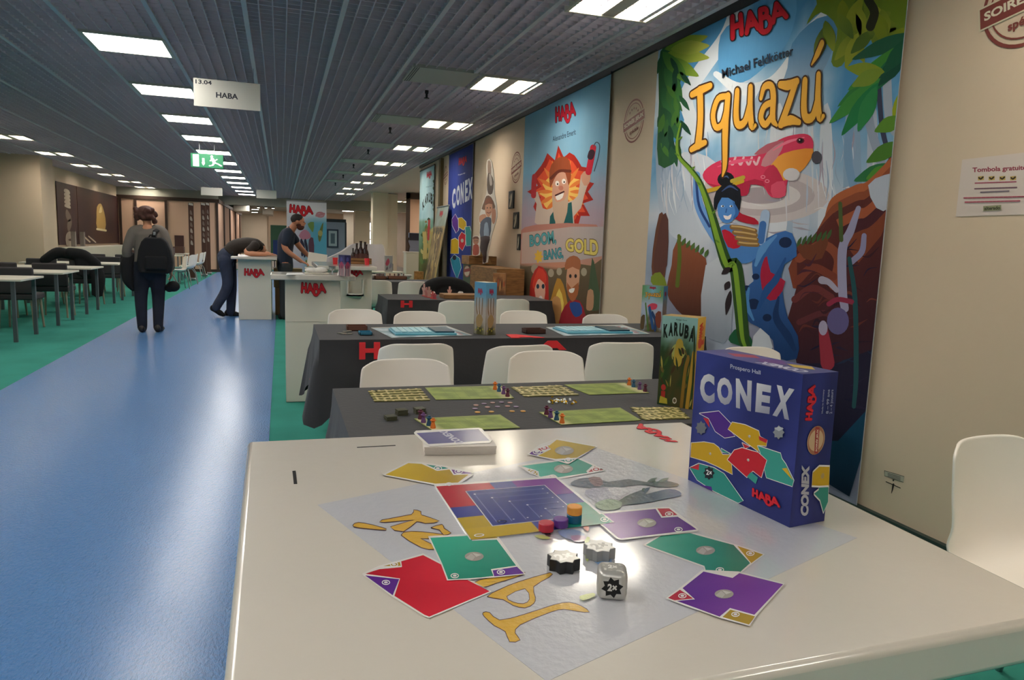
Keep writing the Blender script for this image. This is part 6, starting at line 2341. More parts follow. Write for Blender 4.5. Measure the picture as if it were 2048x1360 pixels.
for bn, pts in (('far left', ((990, 779), (998, 783), (1007, 788), (1015, 793))), ('far right', ((1258, 770), (1267, 774), (1279, 779), (1290, 783))), ('near left', ((841, 838), (847, 845), (858, 851), (866, 856))), ('near right', ((1093, 829), (1101, 835), (1113, 840), (1124, 846)))):
    cs = ['#d8742c', '#2c5878', '#6a4478', '#5a2038'] if bn.startswith('far') else ['#5a2038', '#6a4478', '#24506c', '#d8742c']
    nm = {'#d8742c': 'orange', '#2c5878': 'blue', '#24506c': 'blue', '#6a4478': 'purple', '#5a2038': 'maroon'}
    for (x, y), c in zip(pts, cs):
        pawn(x, y, c, '%s wooden pawn at the sandy edge of the %s green board' % (nm[c], bn))
# coins and crystals
c0 = None
for i, (x, y) in enumerate(((952, 811), (968, 808), (985, 806), (1003, 805), (1020, 806), (950, 818), (975, 815), (995, 814), (1015, 813), (1032, 814), (955, 825), (983, 824), (1024, 823), (1046, 823))):
    p = on_z(x, y, BZ)
    c = '#c8964c' if y > 820 else ('#8c7890' if i % 2 else '#b08a80')
    o = MB().lathe([(.0095, 0), (.0095, .002)], seg=18).build('treasure_token', mat('token_' + c[1:], c, rough=.45), loc=(p.x, p.y, BZ + .0003))
    tag(o, {'#c8964c': 'small amber token in the front row between the green boards', '#8c7890': 'small lilac token between the green boards', '#b08a80': 'small pinkish token between the green boards'}[c], 'token', 'round tokens between the green boards, ' + {'#c8964c': 'amber', '#8c7890': 'lilac', '#b08a80': 'pinkish'}[c])
for i in range(44):
    x, y = 1123 + rnd.gauss(0, 12), 804 + rnd.gauss(0, 2.6)
    p = on_z(x, y, BZ)
    gold = i % 2
    o = bpy.data.objects.new('nugget', PAWN['n%d' % gold]) if 'n%d' % gold in PAWN else MB().lathe([(.002, 0), (.0052, .002), (.004, .0055), (.0012, .007)], seg=6).build('nugget', mat('nugget_gold', '#d8b030', rough=.15, metal=.8) if gold else mat('nugget_clear', '#e8ecec', rough=.08, spec=.8), smooth=False)
    if 'n%d' % gold in PAWN:
        COL.objects.link(o)
    PAWN['n%d' % gold] = o.data
    o.location = (p.x, p.y, BZ + .0003)
    o.rotation_euler = (0, 0, rnd.random() * 6)
    tag(o, ('golden' if gold else 'clear') + ' nugget in the glittering heap between the green boards', 'game piece', ('golden' if gold else 'clear') + ' nuggets in the glittering heap')

# ================================================================ waterfall game on the middle table
for nm, P in (('left', [(783, 676), (945, 671), (893, 652), (742, 656)]), ('right', [(1128, 672), (1300, 668), (1245, 650), (1092, 655)])):
    H_ = uvq(P)

    def draw(a, H_=H_):
        m0 = a.map
        a.map = lambda u, v, d: m0(*H_(u, v), d)
        a.grid(.01, .02, .99, .98, 16, 8, lambda u, v: mixc(hx('#6c8a94'), hx('#c2ccd0'), .5 + 1.6 * fbm(u * 5, v * 3)))
        for k in range(5):
            a.disc(.9 + .03 * (k % 2), .15 + .17 * k, .03, .05, '#9a5a60', 10)
    flat_sheet('game_board', 'pale blue game board on the middle dark table, %s one' % ('left of the tall slim box' if nm == 'left' else 'right of the tall slim box'), 'game board', P, BZ, .003, '#b8b4a8', draw, 'pale blue waterfall boards')
    A0, B0, C0, D0 = [on_z(*H_(u, v), BZ + .003) for u, v in ((.1, .2), (.83, .2), (.86, .8), (.18, .8))]
    t = thing('water_frame', 'raised turquoise frame on the pale blue board %s of the tall slim box' % nm, 'game frame', (A0.x, A0.y, BZ + .003), 0, 'raised turquoise frames')
    ex = (B0 - A0).length
    ey = (D0 - A0).length * .95
    MB().bb((0, 0, 0), (ex, ey, .012)).build('base', mat('water_blue', '#5aa4b8', rough=.35), t, bevel=.003)
    mb = MB()
    for k in range(6):
        mb.bb((.01 + k * ex * .1, ey * .15, .012), (.01 + k * ex * .1 + ex * .085, ey * .95, .02))
    mb.build('water_strips', mat('water_pale', '#a4d0dc', rough=.3), t, bevel=.002)
    MB().bb((ex * .66, ey * .1, .012), (ex * .98, ey * .95, .022)).build('dark_pool', mat('water_dark', '#1f4454', rough=.3), t, bevel=.003)
for (x0, y0, x1, c, h, lab) in ((695, 662, 735, '#6a4030', .03, 'brown open box at the left end of the middle dark table'), (1053, 668, 1092, '#4a2a20', .03, 'dark brown box beside the right pale blue board'), (720, 671, 745, '#2c7490', .018, 'small teal box before the brown one on the middle dark table')):
    A0, B0 = on_z(x0, y0, BZ), on_z(x1, y0, BZ)
    w = (B0 - A0).length
    t = thing('token_box', lab, 'box', (A0.x, A0.y, BZ + .0005), 0, 'small boxes on the middle dark table')
    mb = MB().bb((0, 0, 0), (w, .1, .004))
    for lo, hi in (((0, 0, 0), (w, .004, h)), ((0, .096, 0), (w, .1, h)), ((0, 0, 0), (.004, .1, h)), ((w - .004, 0, 0), (w, .1, h))):
        mb.bb(lo, hi)
    mb.build('tray', mat('box_' + c[1:], c, rough=.6), t, smooth=False)
for i, (x, y) in enumerate(((680, 667), (690, 664), (700, 668), (688, 669), (698, 664))):
    p = on_z(x, y, BZ)
    tag(MB().lathe([(.018, 0), (.018, .004)], seg=6).build('hex_token', mat('stone_grey', '#7c7a6c', rough=.6), loc=(p.x, p.y, BZ + .0004 + .0042 * (i > 2)), smooth=False), 'flat grey token at the left end of the middle dark table', 'token', 'flat grey tokens')

# ================================================================ figures on the farther dark tables


def standee(x, y, Z0, c, c2, lab, grp, h=.1, w=.05):
    p = on_z(x, y, Z0)
    t = thing('figure_standee', lab, 'figure', (p.x, p.y, Z0), 0, grp)
    P = [(-.3, 0), (.3, 0), (.28, .35), (.5, .6), (.42, .72), (.18, .6), (.2, .75), (.16, 1), (-.16, 1), (-.2, .75), (-.18, .6), (-.42, .72), (-.5, .6), (-.28, .35)]
    MB().prism([(u * w, v * h) for u, v in P], -.004, .004, lambda a, b, d: (a, d, b + .004)).build('cutout', mat('fig_' + c[1:], c, rough=.5), t, smooth=False)
    MB().bb((-.024, -.014, 0), (.024, .014, .006)).build('base', mat('fig_' + c2[1:], c2, rough=.5), t, smooth=False)


Q = TT + .003
for i, (x, y, c) in enumerate(((848, 592, '#c8a49c'), (853, 594, '#b87c78'), (858, 595, '#c09488'), (865, 597, '#c8605c'), (869, 598, '#a8404c'), (899, 594, '#c8988c'))):
    standee(x, y, Q, c, '#c83838', ['pale pink figure standing highest on the farther dark table', 'rosy figure beside the pale pink one on the farther dark table', 'tan figure in the middle of the group on the farther dark table', 'red figure right of the tan one on the farther dark table', 'crimson figure nearest the table front on the farther dark table', 'lone pinkish figure near the wooden plank game'][i], 'small figures on the farther dark table', (.13, .1, .11, .07, .06, .11)[i])
p, q = on_z(889, 598, Q), on_z(948, 598, Q)
t = thing('plank_board', 'flat wooden plank game at the wall end of the farther dark table', 'game board', ((p.x + q.x) / 2, p.y + .14, Q))
MB().bb((-(q.x - p.x) / 2, -.12, 0), ((q.x - p.x) / 2 + .1, .12, .045)).build('plank', m_wood, t, bevel=.004)
Q0 = TT + .003
for i, (x0, x1, y, lab) in enumerate(((750, 772, 559, 'wooden tray of red pieces at the left of the farthest dark table'), (776, 812, 559, 'wooden tray of brown pieces at the middle of the farthest dark table'))):
    p, q = on_z(x0, y, Q0), on_z(x1, y, Q0)
    t = thing('wooden_tray', lab, 'tray', ((p.x + q.x) / 2, p.y + .08, Q0), 0, 'wooden trays on the farthest dark table')
    w = (q.x - p.x) / 2
    mb = MB().bb((-w, -.08, 0), (w, .08, .01))
    for lo, hi in (((-w, -.08, 0), (w, -.07, .05)), ((-w, .07, 0), (w, .08, .05)), ((-w, -.08, 0), (-w + .01, .08, .05)), ((w - .01, -.08, 0), (w, .08, .05))):
        mb.bb(lo, hi)
    mb.build('tray', mat('tray_wood', '#6c4430', rough=.6), t, smooth=False)
    for k in range(4):
        tag(MB().lathe([(.014, 0), (.016, .03), (.006, .05), (.012, .065), (.003, .08)], seg=10).build('game_pawn', mat('pawn_brown', '#5c2c28', rough=.5), loc=(t.location.x - w + .04 + k * (2 * w - .08) / 3, t.location.y, Q0 + .0105)), 'dark red-brown pawn standing in the %s wooden tray' % ('left' if i == 0 else 'middle'), 'game piece', 'pawns in the %s wooden tray' % ('left' if i == 0 else 'middle'))
for x, y, lab in ((746, 558, 'white bowl at the left of the farthest dark table'), (815, 558, 'white bowl at the right of the farthest dark table')):
    p = on_z(x, y, Q0)
    tag(MB().lathe([(.04, 0), (.075, .03), (.09, .06), (.084, .06), (.07, .033), (.03, .008)], seg=24).build('bowl', m_white_p, loc=(max(p.x, 1.31), p.y + .1, Q0)), lab, 'bowl', 'white bowls')
# black coat over the chair beyond the farther dark table
dup(CH, (1.9, 8.15, 0), PI, 'white shell chair hidden under a black coat beyond the farther dark table', 'white shell chairs beyond the middle dark table')
mb = MB()
limb(mb, [(1.64, 8.39, .62), (1.66, 8.4, .76), (1.8, 8.4, .84), (2.0, 8.4, .84), (2.16, 8.4, .76), (2.2, 8.39, .62)], [.07, .08, .075, .075, .08, .07], 14)
limb(mb, [(1.9, 8.4, .82), (1.9, 8.43, .5)], [.2, .19], 16, (1.0, .3))
tag(soft(mb, 'coat', m_black, None, .012), 'black coat slung over a chair beyond the farther dark table', 'coat')

# ================================================================ things on the counters
FT = 1.0375


def paper(P, z, lab, c='#d8d8d4', grp='papers on the white counter', rz=0):
    W = [on_z(x, y, z) for x, y in P]
    tag(MB().prism([(w.x, w.y) for w in W], z, z + .0012).build('paper_sheet', mat('paper_' + c[1:], c, rough=.7), smooth=False), lab, 'paper', grp)


paper([(572, 550), (610, 549), (604, 546), (574, 546)], FT, 'white paper at the left end of the strewn counter top')
paper([(674, 551), (694, 550), (690, 541), (676, 543)], FT, 'white paper with a red strip at the right end of the strewn counter')
p = on_z(633, 549, FT)
t = thing('paper_tray', 'heap of crumpled white paper in a tray on the strewn counter', 'paper', (p.x, p.y + .08, FT))
MB().bb((-.09, -.06, 0), (.1, .06, .012)).build('tray', m_lip, t, bevel=.004)
soft(MB().ell((-.03, 0, .03), (.06, .05, .022)).ell((.04, .01, .032), (.055, .045, .025)).ell((0, -.02, .025), (.08, .03, .02)), 'crumpled_sheet', mat('crumpled_paper', '#d8d4cc', rough=.7, bump=.6, bscale=40), t, .006, 1)
p = on_z(665, 549, FT)
t = thing('glass_stand', 'small clear stand of glasses on the strewn counter', 'glass', (p.x, p.y + .03, FT))
m_glass = mat('clear_plastic', '#e8f0f0', rough=.05, trans=.9)
MB().lathe([(.026, 0), (.026, .004), (.006, .006), (.006, .03), (.024, .036), (.026, .06), (.022, .06), (.02, .04)], seg=18).build('bowl', m_glass, t)
MB().lathe([(.03, .062), (.03, .068)], seg=18).build('lid', m_steel, t)
p, q = on_z(677, 551, FT), on_z(689, 553, FT)


def pb_front(a):
    a.grid(0, 0, 1, 1, 4, 10, lambda u, v: mixc(hx('#b8a8a8'), hx('#2c2c5c'), (v - .45) / .2))
    a.poly([(.1, .5), (.5, .7), (.9, .5), (.6, .36), (.2, .38)], '#a03858', 2)
    for k in range(4):
        a.line([(.15 + .22 * k, .05), (.2 + .2 * k, .3), (.12 + .22 * k, .46)], .06, ('#4c3048', '#8c5058')[k % 2])
    a.poly([(.3, .72), (.7, .74), (.6, .9), (.35, .88)], '#4c4c8c', 2)


game_box('game_box', 'tall dark printed box standing at the right of the strewn counter', p, q, .05, .165, FT, '#3a3a5c', pb_front, pb_front)
paper([(630, 546), (652, 546), (650, 541), (634, 541)], FT, 'blue printed leaflet on the strewn counter', '#7c98c0')

FT = 1.0455
# bottles, crate and cups on the third counter
t = thing('wooden_crate', 'wooden crate carrying the brown bottles on the counter with the leaflet holder', 'crate', (0, 0, 0))
a0, b0 = on_y(697, 527, 8.5), on_y(742, 528, 8.5)
x0, x1 = a0.x, b0.x
mb = MB()
mb.bb((x0, 8.45, FT), (x1, 8.75, FT + .01))
for k in range(2):
    mb.bb((x0, 8.44, FT + .005 + .035 * k), (x1, 8.45, FT + .033 + .035 * k)).bb((x0, 8.75, FT + .005 + .035 * k), (x1, 8.76, FT + .033 + .035 * k))
mb.bb((x0, 8.44, FT), (x0 + .01, 8.76, FT + .068)).bb((x1 - .01, 8.44, FT), (x1, 8.76, FT + .068))
mb.build('crate', m_wood, t, smooth=False)
m_bottle = mat('brown_glass', '#2a120c', rough=.12, spec=.7)
bp = [(.03, 0), (.032, .01), (.032, .11), (.026, .14), (.013, .17), (.012, .215), (.014, .218), (.014, .23), (.008, .23)]
bottle0 = None
for x, s_, lab in ((706, .75, 'short brown bottle at the left of the crate'), (713.5, 1.0, 'brown bottle second from the left in the crate'), (721.5, 1.12, 'tallest brown bottle in the crate'), (730, 1.08, 'tall brown bottle right of the tallest one'), (740, .95, 'brown bottle at the right end of the crate')):
    p = on_y(x, 515, 8.6)
    t = thing('bottle', lab, 'bottle', (min(p.x, x1 - .045), 8.6, FT + .0105), 0, 'brown bottles in the wooden crate')
    MB().lathe(bp, seg=18).build('glass_body', m_bottle, t)
    MB().lathe([(.0335, .04), (.0335, .1)], seg=18).build('label_band', mat('bottle_label', '#5c3a34', rough=.6), t)
    t.scale = (s_, s_, s_)
for x, c, lab in ((671, '#c82c34', 'red cup at the left of the counter with the bottles'), (735, '#c82c34', 'red cup in front of the bottle crate')):
    p = on_y(x, 527, 8.15)
    tag(MB().lathe([(.024, 0), (.03, .075), (.027, .075), (.022, .004)], seg=18).build('cup', mat('cup_red', c, rough=.4), loc=(max(p.x, .45), 8.2, FT)), lab, 'cup', 'red cups')
# cartons beside the bearded man and the white lid he handles
for lab, lo, hi, c in (('large brown carton on the floor between the two front counters', (-.1, 12.75, .005), (.42, 13.2, .47), '#7c5c3c'), ('khaki carton stacked on the large one', (-.12, 12.78, .475), (.35, 13.15, .8), '#6c5c3c'), ('cream carton topmost of the stack behind the counter', (-.08, 12.8, .805), (.02, 13.1, .96), '#b8a880')):
    tag(MB().bb(lo, hi).build('carton', mat('carton_' + c[1:], c, rough=.8), bevel=.004), lab, 'box', 'cartons behind the counter')
tb = thing('side_table', 'plain low table in front of the bearded man', 'table', (.72, 12.1, 0))
MB().bb((-.34, -.35, .82), (.4, .35, .85)).build('tabletop', m_white, tb, bevel=.004)
for sx in (-.3, .36):
    for sy in (-.3, .3):
        MB().tube([(sx, sy, 0), (sx, sy, .82)], .018, 10).build('leg', m_steel, tb)
t = thing('box_lid', 'white box lid tilted up in the bearded man\'s hands', 'box lid', (.56, 12.0, .915))
MB().box((0, 0, .06), (.3, .012, .24), R=Matrix.Rotation(-.35, 3, 'X') @ Matrix.Rotation(.15, 3, 'Y')).build('lid', mat('lid_white', '#d4cec0', rough=.6), t, bevel=.003)
t = thing('leaflet_stack', 'blue and white leaflets standing right of the white lid', 'leaflets', (.9, 12.0, .851))
MB().box((0, 0, .07), (.16, .02, .15), rz=.2).build('leaflet', mat('leaflet_blue', '#7c94bc', rough=.5), t, smooth=False)

# roll-up with red lettering behind the bearded man
p, q = on_y(573, 401, 14.5), on_y(653, 404, 14.5)
x0, x1, zt = p.x, q.x, p.z
t = thing('rollup_banner', 'white roll-up banner with red lettering behind the bearded man', 'banner', ((x0 + x1) / 2, 14.5, 0))
w = (x1 - x0) / 2
a = Art(lambda u, v, d: (-w + 2 * w * u, -d, .1 + (zt - .1) * v))
a.add_solid(MB().bb((-w, 0, .1), (w, .004, zt)), '#d8d8d8')
a.grid(0, 0, 1, 1, 12, 24, lambda u, v: mixc(mixc(hx('#b8b4c4'), hx('#58a4c0'), (u - .35) / .3), hx('#dcdce0'), max((v - .78) / .1, (.35 - u) / .4 if v > .4 else 0)))
a.haba((.07, .86), (.66, .85), (.07, .965), (.66, .955))
a.ring(.84, .875, .1, .022, .008, '#c88890', 20)
a.line([(.73, .865), (.95, .885)], .012, '#c88890', sm=False)
a.poly([(.3, .66), (.42, .72), (.55, .7), (.6, .64), (.4, .62)], '#b87c90', 2)
a.poly([(.52, .78), (.68, .8), (.66, .7), (.6, .72)], '#6c8a48', 2)
a.poly([(.78, .66), (.84, .74), (.92, .8), (.88, .66), (.82, .6)], '#6c7440', 2)
a.disc(.84, .69, .06, .03, '#a8a060', 14)
a.line([(.36, .6), (.42, .54), (.38, .48)], .03, '#2c2c40')
a.line([(.46, .6), (.5, .52), (.44, .47)], .03, '#2c2c40')
a.poly([(.55, .62), (.66, .64), (.68, .48), (.55, .5)], '#5c3c4c', 2)
a.poly([(.3, .2), (.5, .3), (.62, .24), (.58, .14), (.36, .12)], '#5c7484', 2)
a.line([(.46, .3), (.52, .36), (.48, .4)], .02, '#6c7a4c')
a.build('printed_panel', m_print, t)
MB().bb((-w - .02, -.09, 0), (w + .02, .09, .1)).build('foot_case', m_steel, t, bevel=.02)
MB().bb((-w, -.012, zt - .01), (w, .012, zt + .015)).build('top_rail', m_steel, t)
MB().tube([(0, .03, .1), (0, .02, zt)], .01, 8).build('pole', m_steel, t)

# ================================================================ between counters and wall, farther back
# blue booth wall with a framed picture
p, q = on_y(640, 440, 29), on_y(691, 440, 29)
t = thing('booth_panel', 'pale blue booth panel with a framed picture far behind the roll-up', 'booth panel', ((p.x + q.x) / 2, 29, 0))
w = (q.x - p.x) / 2
MB().bb((-w, 0, 0), (w, .06, 2.1)).build('panel', mat('booth_blue', '#8a97ac', rough=.7), t, smooth=False)
MB().bb((-w, -.02, 2.0), (w + .02, .08, 2.12)).bb((w - .02, -.02, 0), (w + .04, .08, 2.0)).build('edge', mat('booth_edge', '#2c3038', rough=.6), t, smooth=False)
fa, fb = on_y(654, 492, 28.95), on_y(677, 462, 28.95)
fx = t.location.x
MB().bb((fa.x - fx, -.05, fa.z - .06), (fb.x - fx, -.01, fb.z + .06)).build('picture_frame', mat('frame_blue', '#24344c', rough=.5), t, smooth=False)
MB().bb((fa.x - fx + .06, -.06, fa.z), (fb.x - fx - .06, -.04, fb.z)).m(1).bb((fa.x - fx + .14, -.065, fa.z + .1), (fb.x - fx - .14, -.05, fb.z - .1)).build('picture', [mat('pic_pale', '#9cb0bc', rough=.5), mat('pic_dark', '#4c6474', rough=.5)], t, smooth=False)

# dust sheet over stacked goods
t = thing('draped_table', 'goods covered by a white sheet behind the bottles', 'covered table', (0, 0, 0))
O = [(653, 560), (653, 517), (672, 509), (690, 500), (704, 490), (714, 486), (724, 486), (738, 488), (752, 489), (767, 491), (771, 520), (774, 562)]
mb = MB()
front, back, mid = [], [], []
rnd = random.Random(6)
FRT = [on_y(x, y, 15.6) for x, y in O]
rows = 7
rings = []
n = len(O)
top = [v for v in FRT[1:-1]]
cols = 28
TP = [Vector(v) for v in smooth_open([tuple(v) for v in top], 3)]
for j in range(rows + 1):
    f = j / rows
    rings.append([(v.x, 15.6 - .12 * f - .05 * f * math.sin(i * 1.25 + .4 * math.sin(i)), v.z * (1 - f) + .05 * f) for i, v in enumerate(TP)])
L = len(TP)
bk = [(v.x, 16.5, v.z - .03) for v in TP]
vs = bk + [p for r in rings for p in r]
fs = [(k * L + i, k * L + i + 1, (k + 1) * L + i + 1, (k + 1) * L + i) for k in range(rows + 1) for i in range(L - 1)]
MB().add(vs, fs).build('white_sheet', mat('sheet_cotton', '#bcb2b4', rough=.9), t, solid=.006, ang=60)
MB().bb((TP[2].x, 15.75, 0), (TP[-3].x, 16.4, .78)).build('covered_stock', m_card, t, smooth=False)
# picture boxes and jars right of the sheet
p, q = on_y(769, 543, 15), on_y(790, 543, 15)
w = q.x - p.x
MB_ = MB()
t = thing('low_table', 'pale low table right of the white sheet', 'table', ((p.x + q.x) / 2, 15.2, 0))
MB().bb((-.38, -.25, p.z - .03), (.3, .3, p.z - .005)).build('tabletop', m_white, t, bevel=.004)
for sx in (-.33, .25):
    for sy in (-.2, .25):
        MB().tube([(sx, sy, 0), (sx, sy, p.z - .03)], .016, 8).build('leg', m_steel, t)


def yb_front(a):
    a.rect(0, 0, 1, 1, '#a8a0a0')
    a.poly([(.05, .5), (.4, .85), (.6, .6), (.3, .35)], '#b04458', 2)
    a.poly([(.5, .2), (.9, .3), (.8, .6)], '#8a8494', 2)
    a.poly([(.1, .1), (.4, .15), (.3, .35)], '#6c5c64', 2)


def yb_side(a):
    a.rect(0, 0, 1, 1, '#c8c428')
    for k in range(4):
        a.line([(.5, .12 + .22 * k), (.5, .24 + .22 * k)], .16, '#2c2c1c', sm=False)


game_box('game_box', 'grey picture box with a yellow side on the pale low table', on_y(770, 543, 14.99), on_y(785, 543, 14.99), .12, .33, p.z, '#b0a8a0', yb_front, yb_side)
pj = on_y(781, 512, 15.35)
tag(MB().lathe([(.05, 0), (.06, .02), (.06, .15), (.045, .17), (.045, .2), (.0, .2)], seg=18).build('jar', mat('jar_grey', '#5c5c58', rough=.3), loc=(pj.x, 15.35, p.z + .0)), 'grey jar behind the grey picture box', 'jar')

# plinth cabinet with small things, before the far temple banner
p, q = on_y(812, 557, 17), on_y(841, 557, 17)
zt = on_y(812, 503, 17).z
t = thing('plinth_cabinet', 'tall white plinth beside the brown doorway frame', 'cabinet', ((p.x + q.x) / 2, 17.2, 0))
w = (q.x - p.x) / 2
MB().bb((-w, -.2, 0), (w, .2, zt - .03)).build('body', m_white, t, bevel=.004)
MB().bb((-w - .02, -.22, zt - .03), (w + .02, .22, zt)).build('top', m_lip, t, bevel=.004)
tag(MB().bb((q.x - .28, 17.1, zt + .001), (q.x - .03, 17.16, zt + .45)).m(1).bb((q.x - .27, 17.09, zt + .27), (q.x - .04, 17.1, zt + .44)).build('display_card', [mat('card_blue', '#8a90a8', rough=.6), mat('card_dark', '#2c2c3c', rough=.6)], smooth=False), 'dark blue display card standing on the white plinth', 'sign')
tag(MB().tube([(p.x + .05, 17.1, zt), (p.x + .08, 17.1, zt + .12), (p.x + .04, 17.1, zt + .25), (p.x + .07, 17.1, zt + .33)], [.03, .025, .02, .03], 10).build('figurine', m_brown), 'slim brown figurine on the white plinth', 'figurine')
p, q = on_y(830, 560, 13.9), on_y(848, 560, 13.9)
t = thing('game_box', 'amber printed box standing on the floor stack by the temple banner', 'game box', ((p.x + q.x) / 2, 14.0, .0))
w = (q.x - p.x) / 2
MB().bb((-w, -.05, .28), (w, .05, .75)).build('box', mat('amber_print', '#a8763c', rough=.6, vary=.4, vscale=14), t, bevel=.004)
MB().bb((-w - .05, -.1, 0), (w + .05, .1, .278)).build('stand', m_card, t, smooth=False)

# ================================================================ cut-out figures and crates by the wall
zz = lambda *p: Z(820, 300, .2353, p)


def px_plane(X):
    return lambda x, y, d: (lambda p: (X - d, p.y, p.z))(on_x(x, y, X))


def cutout(name, label, P, X, base, draw, z_to=None):
    t = thing(name, label, 'cardboard cut-out', (0, 0, 0))
    mp = px_plane(X)
    PP = smooth_closed(zz(*P), 2)
    a = Art(mp, step=.0002)
    W = [on_x(x, y, X) for x, y in PP]
    a.add_solid(MB().prism([(w.y, w.z) for w in W], 0, .008, lambda u, v, d: (X + d, u, v)), '#d8cfc4')
    draw(a)
    a.build('printed_cutout', m_print, t)
    ys = [w.y for w in W]
    zs = [w.z for w in W]
    MB().add([(X + .008, sum(ys) / len(ys), min(zs)), (X + .008, sum(ys) / len(ys), min(zs) + .18), (X + .1, sum(ys) / len(ys), min(zs)), (X + .008, sum(ys) / len(ys) + .006, min(zs)), (X + .008, sum(ys) / len(ys) + .006, min(zs) + .18), (X + .1, sum(ys) / len(ys) + .006, min(zs))], [(0, 1, 2), (5, 4, 3), (0, 3, 4, 1), (1, 4, 5, 2), (2, 5, 3, 0)]).build('prop', m_card, t, smooth=False)
    return min(zs), min(ys), max(ys)


def man_draw(a):
    a.poly(zz((660, 95), (686, 100), (690, 200), (672, 250), (660, 190)), '#8c7464', 2)
    a.poly(zz((662, 200), (690, 210), (712, 270), (700, 370), (665, 370), (655, 300)), '#4c3a30', 2)
    a.poly(zz((672, 205), (690, 215), (700, 290), (680, 300)), '#a89c94', 2)
    a.poly(zz((610, 500), (630, 440), (650, 390), (690, 400), (725, 480), (700, 520), (640, 510)), '#6c4c38', 2)
    a.poly(zz((640, 470), (700, 460), (695, 530), (670, 570), (645, 545)), '#c48c6c', 2)
    a.poly(zz((640, 460), (650, 415), (690, 410), (705, 460), (670, 450)), '#7c4428', 2)
    for x in (658, 684):
        a.disc(*zz((x, 492))[0], 1.1, 1.5, '#2c1c14', 8)
    a.line(zz((655, 530), (672, 536), (688, 526)), .8, '#7c3424')
    a.poly(zz((592, 560), (640, 545), (650, 580), (615, 620), (590, 610)), '#c48c6c', 2)
    a.poly(zz((700, 500), (728, 510), (730, 580), (715, 630), (695, 600)), '#b87c60', 2)
    a.poly(zz((604, 610), (650, 570), (690, 580), (690, 640), (680, 730), (600, 740), (598, 660)), '#4c5464', 2)
    a.poly(zz((635, 630), (662, 620), (672, 730), (630, 740)), '#8c9cac', 2)
    a.poly(zz((600, 740), (680, 735), (668, 800), (652, 870), (648, 950), (622, 950), (622, 850), (612, 950), (588, 952), (584, 890), (596, 820)), '#3c2c2c', 2)


zb, y0, y1 = cutout('standing_cutout', 'tall cardboard cut-out of a man in a blue waistcoat against the wall',
                    [(655, 88), (692, 95), (716, 260), (718, 370), (735, 470), (738, 570), (716, 650), (692, 730), (678, 800), (662, 880), (658, 956), (580, 960), (575, 890), (588, 820), (590, 700), (594, 640), (582, 600), (590, 550), (608, 490), (625, 430), (645, 380), (655, 300), (650, 190)], 2.62, None, man_draw)
# the cut-out stands on a plank crate
p, q = on_x(941, 535, 2.45), on_x(994, 535, 2.45)
c = MB()
for k in range(3):
    c.bb((2.45, q.y, .02 + k * (zb - .02) / 3), (2.47, p.y, .02 + (k + .93) * (zb - .02) / 3))
c.bb((2.47, q.y, 0), (2.8, p.y, zb - .02))
t = thing('plank_crate', 'wooden plank crate under the tall cut-out man', 'crate', (0, 0, 0))
c.build('planks', m_wood, t, smooth=False)
crate_y = q.y


def kid_draw(a):
    a.disc(*zz((560, 770))[0], 6, 8, '#b07a5c', 16)
    a.poly(zz((535, 760), (540, 738), (575, 735), (588, 760), (560, 752)), '#6c3c28', 2)
    a.poly(zz((538, 810), (580, 805), (588, 850), (580, 890), (536, 890)), '#a8442c', 2)
    a.disc(*zz((553, 772))[0], .9, 1.2, '#241810', 8)
    a.disc(*zz((570, 771))[0], .9, 1.2, '#241810', 8)


zb2, y2, y3 = cutout('standing_cutout', 'short cardboard cut-out of a brown-haired child left of the tall cut-out man', [(530, 745), (545, 730), (585, 733), (596, 770), (590, 830), (592, 892), (528, 893), (532, 830)], 2.5, None, kid_draw)
p2, q2 = on_x(924, 515, 2.43), on_x(941.5, 515, 2.43)
t = thing('plank_crate', 'narrow green-fronted crate with a round stamp carrying the child cut-out', 'crate', (0, 0, 0))
MB().bb((2.45, p.y + .01, .0), (2.8, p2.y, zb2 - .12)).m(1).bb((2.43, p.y + .01, zb2 - .12), (2.82, p2.y + .02, zb2 - .003)).build('box', [mat('green_print', '#4c5c48', rough=.7), m_wood], t, smooth=False)
a = Art(px_plane(2.448), step=.0003)
o_ = zz((485, 1030))[0]
a.disc(*o_, 7, 12, '#c8b8a0', 24)
a.ring(*o_, 6.4, 11, .8, '#8c4438', 24)
a.poly(zz((458, 1040), (456, 1015), (512, 1002), (514, 1028)), '#9c4a40')
a.build('printed_stamp', m_print, t)


def wb_front(a):
    a.grid(0, 0, 1, 1, 5, 8, lambda u, v: mixc(hx('#6c4830'), hx('#a8784c'), v + fbm(u * 2, v * 2)))
    for k in range(6):
        leaf(a, .1 + .15 * k, .15 + .1 * (k % 3), .15 + .14 * k, .75 - .1 * (k % 2), .05, ('#c89858', '#5c3828', '#a85438')[k % 3])


game_box('game_box', 'brown western picture box at the wall end of the farther dark table', on_z(985, 589, TT + .003), on_z(1011, 590, TT + .003), .06, .25, TT + .003, '#8a6844', wb_front, wb_front)
# ================================================================ tables and grey chairs on the left
m_uph = mat('grey_upholstery', '#3a3638', rough=.85)
m_beech = mat('beech_leg', '#8c8470', rough=.5)
m_tleg = mat('grey_table_leg', '#5c6468', rough=.4, metal=.4)
TB = None
NM = ['nearest', 'second', 'third', 'fourth', 'fifth', 'sixth']


